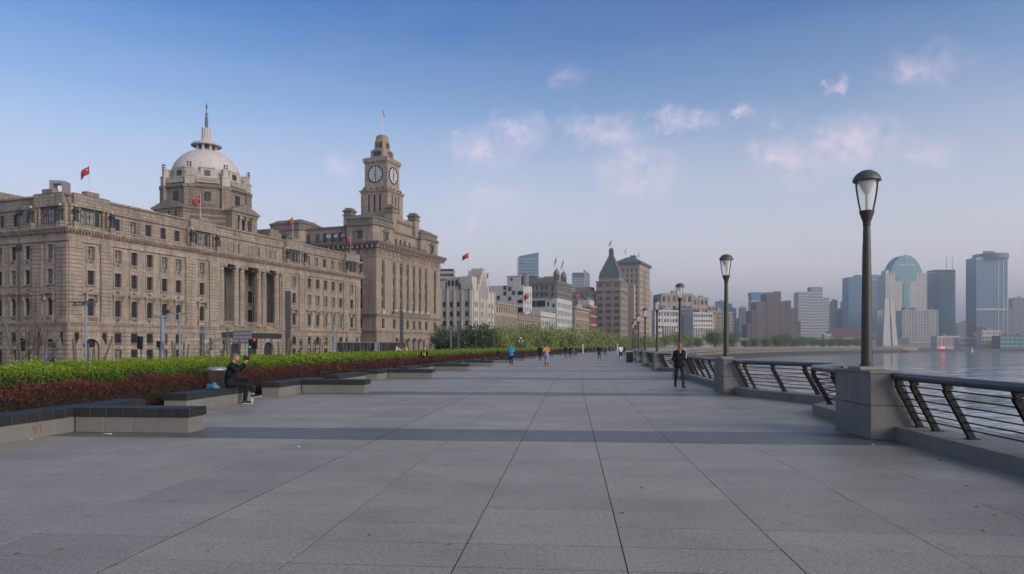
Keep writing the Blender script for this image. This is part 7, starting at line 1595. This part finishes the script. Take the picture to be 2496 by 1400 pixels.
# seated photographer: local +y forward
sp = [('c',(-.09,.0,.55),(.09,.0,.55),.135,.135,'pants'), ('c',(0,-.01,.60),(0,.0,.78),.155,.150,'top'), ('c',(-.07,-.01,.80),(-.08,.04,1.00),.118,.105,'top'), ('c',(.07,-.01,.80),(.08,.04,1.00),.118,.105,'top'), ('c',(-.15,.05,1.05),(.15,.05,1.05),.07,.07,'top'),
      ('c',(0,.06,1.08),(0,.09,1.17),.06,.054,'skin'), ('e',(0,.115,1.245),(.076,.094,.10),'skin'), ('e',(0,.15,1.19),(.056,.062,.058),'skin'), ('e',(0,.215,1.225),(.014,.02,.022),'skin'), ('e',(-.077,.11,1.235),(.012,.02,.03),'skin'), ('e',(.077,.11,1.235),(.012,.02,.03),'skin'), ('e',(0,.095,1.272),(.083,.098,.088),'hair'), ('c',(0,.04,1.2),(0,.05,1.24),.066,.066,'hair'),
      ('c',(.10,.02,.53),(.11,.22,.545),.098,.088,'pants'), ('c',(.11,.22,.545),(.115,.42,.50),.086,.070,'pants'), ('c',(.115,.42,.49),(.105,.40,.28),.066,.062,'pants'), ('c',(.105,.40,.28),(.10,.385,.12),.060,.054,'pants'), ('c',(.10,.385,.13),(.10,.38,.07),.036,.036,'skin'), ('c',(.10,.35,.045),(.11,.535,.035),.046,.036,'shoe'), ('c',(.10,.34,.022),(.11,.55,.018),.040,.034,'sole'),
      ('c',(-.09,.02,.56),(-.05,.25,.62),.098,.085,'pants'), ('c',(-.05,.25,.62),(.02,.46,.62),.084,.070,'pants'), ('c',(.02,.46,.61),(.10,.55,.42),.064,.056,'pants'), ('c',(.10,.55,.42),(.13,.585,.33),.055,.05,'pants'), ('c',(.13,.59,.33),(.14,.60,.25),.036,.036,'skin'), ('c',(.14,.575,.215),(.17,.77,.235),.045,.035,'shoe'), ('c',(.14,.57,.19),(.17,.785,.205),.036,.03,'sole'),
      ('c',(.19,.05,1.03),(.25,.19,.90),.072,.062,'top'), ('c',(.25,.19,.90),(.13,.36,1.06),.058,.046,'top'), ('c',(.13,.36,1.06),(.09,.385,1.12),.030,.03,'skin'), ('c',(-.19,.05,1.03),(-.23,.20,.92),.072,.062,'top'), ('c',(-.23,.20,.92),(-.10,.36,1.04),.058,.046,'top'), ('c',(-.10,.36,1.04),(-.05,.39,1.10),.030,.03,'skin')]
for k in range(4): sp += [('c',(.085-.004*k,.375+.018*k,1.125),(.045,.40+.02*k,1.175),.0095,.008,'skin'), ('c',(-.045,.36+.018*k,1.10),(.0,.385+.018*k,1.105),.0095,.008,'skin')]
sp += [('c',(.08,.36,1.13),(.055,.345,1.18),.011,.009,'skin'), ('c',(-.06,.35,1.11),(-.05,.345,1.17),.011,.009,'skin')]
SEAT = W(18.42, -9.08); SEATR = -math.pi/2 - PROM_A + .26
person('seated man in dark jacket raising a black camera', SEAT, SEATR, sp, dict(top=(.008,.010,.017), pants=(.012,.012,.013), shoe=(.012,.02,.035), sole=(.4,.4,.4), hair=(.10,.095,.095), skin=(.33,.19,.13)), .011, 1.0, G)
# others
def walk(px, py, face, label, colors, vox=.028, sc=1.0, **k): person(label, gpx(px,py), face, standing(**k), colors, vox, sc, G)
T_, A_ = math.pi - PROM_A, -PROM_A
walk(1246, 891, T_, 'jogger in bright blue jacket and black trousers', dict(top=(.02,.23,.50), pants=DARK, shoe=(.22,.03,.04), hair=DARK), .02, .98, stride=.55, arms='run', hair='short', jacket=1)
walk(1332, 893, A_, 'shirtless runner in lilac shorts seen from behind', dict(top=(.45,.23,.13), skin=(.45,.23,.13), pants=(.26,.25,.58), shoe=(.09,.06,.04), socks=(.08,.07,.06), hair=(.10,.09,.085)), .02, 1.0, stride=.4, arms='run', long_sleeve=False, trousers='knee', socks='socks', hair='thin')
pr = standing(.0, arms='pocket', hair='short', jacket=1)
for sx in (-1, 1): pr += [('c',(sx*.12,.095,1.40),(sx*.06,.145,1.10),.024,.024,'hivis')]
pr += [('c',(-.12,.105,1.07),(.12,.105,1.07),.030,.030,'hivis')]
person('guard in dark uniform with yellow reflective straps by the hedge gap', W(47.6, -10.3, -.02), math.pi-.15, pr, dict(top=(.010,.010,.018), pants=(.010,.010,.016), hivis=(.55,.62,.03), shoe=DARK, hair=DARK), .02, .90, G)
walk(1316, 879, A_, 'person in dark tracksuit walking away left of the shirtless runner', dict(top=DARK, pants=DARK, shoe=DARK, hair=DARK), stride=.2, jacket=1)
walk(1379, 873, T_, 'man in black jacket and blue jeans', dict(top=(.012,.014,.014), pants=(.035,.06,.10), shoe=(.06,.06,.06), hair=DARK), stride=.35, jacket=1)
walk(1390.5, 872.5, T_, 'person in dark clothes beside the man in jeans', dict(top=(.02,.015,.025), pants=DARK, shoe=(.15,.05,.04), hair=DARK), stride=.4, sc=.94)
walk(1398.5, 868, T_, 'person in beige trousers behind the dark pair', dict(top=(.12,.12,.13), pants=(.16,.13,.10), shoe=DARK, hair=DARK), .035, .98, stride=.2)
walk(1404, 868, T_, 'person in grey dark coat at the end of the group', dict(top=(.03,.03,.04), pants=(.03,.03,.035), shoe=DARK, hair=DARK), .035, .96, stride=.2)
walk(1460.5, 878, T_, 'man in black with bright yellow shoes', dict(top=DARK, pants=DARK, shoe=(.42,.45,.03), hair=(.03,.03,.03)), stride=.45, jacket=1, arms='pocket')
walk(1468.5, 863.5, T_, 'person in red top behind the man with yellow shoes', dict(top=(.30,.03,.04), pants=(.02,.02,.03), shoe=DARK, hair=DARK), .035, .95, stride=.3)
walk(1475.5, 869.5, T_, 'person in grey jumper right of the man with yellow shoes', dict(top=(.06,.06,.065), pants=(.03,.03,.035), shoe=DARK, hair=DARK), .035, 1.0, stride=.35)
walk(1513, 879, A_, 'walker in white T-shirt and dark shorts going away', dict(top=(.62,.62,.64), pants=(.014,.018,.035), shoe=(.05,.05,.06), socks=(.5,.5,.5), hair=DARK), .024, 1.0, stride=.5, long_sleeve=False, trousers='knee', socks='socks')
walk(1520.5, 866.5, A_, 'person in dark shirt just right of the white T-shirt walker', dict(top=DARK, pants=DARK, shoe=DARK, hair=DARK), .035, .95, stride=.3)
walk(1526, 861.5, A_, 'far person in red top near the railing', dict(top=(.28,.03,.05), pants=(.2,.15,.14), shoe=DARK, hair=DARK), .04, .97, stride=.2)
walk(1532.5, 856.5, T_, 'tiny far person in teal near the railing', dict(top=(.03,.12,.18), pants=DARK, shoe=DARK, hair=DARK), .05, 1.0)
walk(1540, 860, A_, 'far person in pinkish grey top beside the distant bin', dict(top=(.16,.11,.11), pants=DARK, shoe=DARK, hair=DARK), .04, .97, stride=.2)
for px, py, c, lb in ((1486,859,(.03,.03,.04),'tiny far person in dark coat between the two pylons'),(1494,857,(.10,.10,.11),'tiny far person in grey beside the left pylon group'),(1549,856.5,(.14,.03,.04),'tiny far person in red under the lamp posts'),(1430,858,(.03,.03,.03),'tiny far person in black right of the left pylon'),(1436,859,(.05,.06,.09),'tiny far person in blue grey right of the left pylon')): walk(px, py, T_, lb, dict(top=c, pants=DARK, shoe=DARK, hair=DARK), .05, 1.0, stride=.2)
walk(1449.5, 861, T_, 'far person in grey standing left of the man with yellow shoes', dict(top=(.04,.04,.05), pants=DARK, shoe=DARK, hair=DARK), .04, 1.0)
s2 = [p for p in sp if not (p[0] == 'c' and p[3] < .012)]
def seated(s, label, col, rz=.2): person(label, W(s, -9.06), -math.pi/2 - heading(s) + rz, s2, col, .03, .98, G)
seated(73.5, 'person in black cap sitting on a distant bench', dict(top=(.02,.016,.016), pants=DARK, shoe=(.3,.3,.28), sole=(.3,.3,.3), hair=DARK))
finish_people()
# the camera in his hands, bag and bottle beside him
cm = root('camera', (0,0,0), 0, 'black camera held up to the seated man\'s eye', 'camera'); cm.location = SEAT; cm.rotation_euler = (0,0,SEATR)
MB().box(-.075,.075,.33,.40,1.165,1.275).build('body', M_sigb, cm); MB().tube([(0,.40,1.215),(0,.48,1.215)],[.042,.046],14).build('lens', M_sigb, cm); MB().box(-.03,.03,.33,.385,1.275,1.305).build('viewfinder', M_sigb, cm)
bagp = W(17.55, -9.12, .44); bg_o = MB(); rg = random.Random(8); k = MB().sphere((0,0,.0), 1.0, 16, 9)
bg_o.add([(x*.17*(1+.18*math.sin(5*y+3*z)), y*.13*(1+.2*math.sin(4*x+2*z)), max(0,(z+.75)*.085*(1+.25*math.sin(6*x)))) for x,y,z in k.v], k.f)
o = bg_o.build('cloth_bag', mat('pale blue cloth', (.05,.15,.22), .75, .35, 14, .5, 30), None, smooth=50); o.location = bagp; tag(o, 'crumpled pale blue bag on the bench by the photographer', 'bag')
bt = root('water_bottle', tuple(W(18.7, -8.62)), 0, 'clear water bottle on the ground behind the photographer\'s foot', 'bottle'); MB().lathe([(.032,0),(.033,.02),(.033,.14),(.03,.17),(.014,.20),(.014,.215)],14).build('body', M_acr, bt, smooth=40); MB().lathe([(.016,.213),(.016,.235)],12).build('cap', mat('bottle cap', (.1,.25,.5), .5, 0), bt)
# ------------------------------------------------------------ morning haze
hz = bpy.data.materials.new('haze'); hz.use_nodes = True; t = hz.node_tree; t.nodes.clear()
pv = N(t, 'ShaderNodeVolumePrincipled'); pv.inputs['Color'].default_value = (.98,.98,1.0,1); pv.inputs['Density'].default_value = HAZE_D
pv.inputs['Anisotropy'].default_value = .62
ou = N(t, 'ShaderNodeOutputMaterial'); L(t, pv.outputs[0], ou.inputs['Volume'])
hb = MB().box(-5400, 6200, -400, 6300, WATER-2.8, 262)
ho = hb.build('haze', hz); ho['kind'] = 'stuff'; ho['label'] = 'pale morning haze over the river and skyline'; ho['category'] = 'haze'
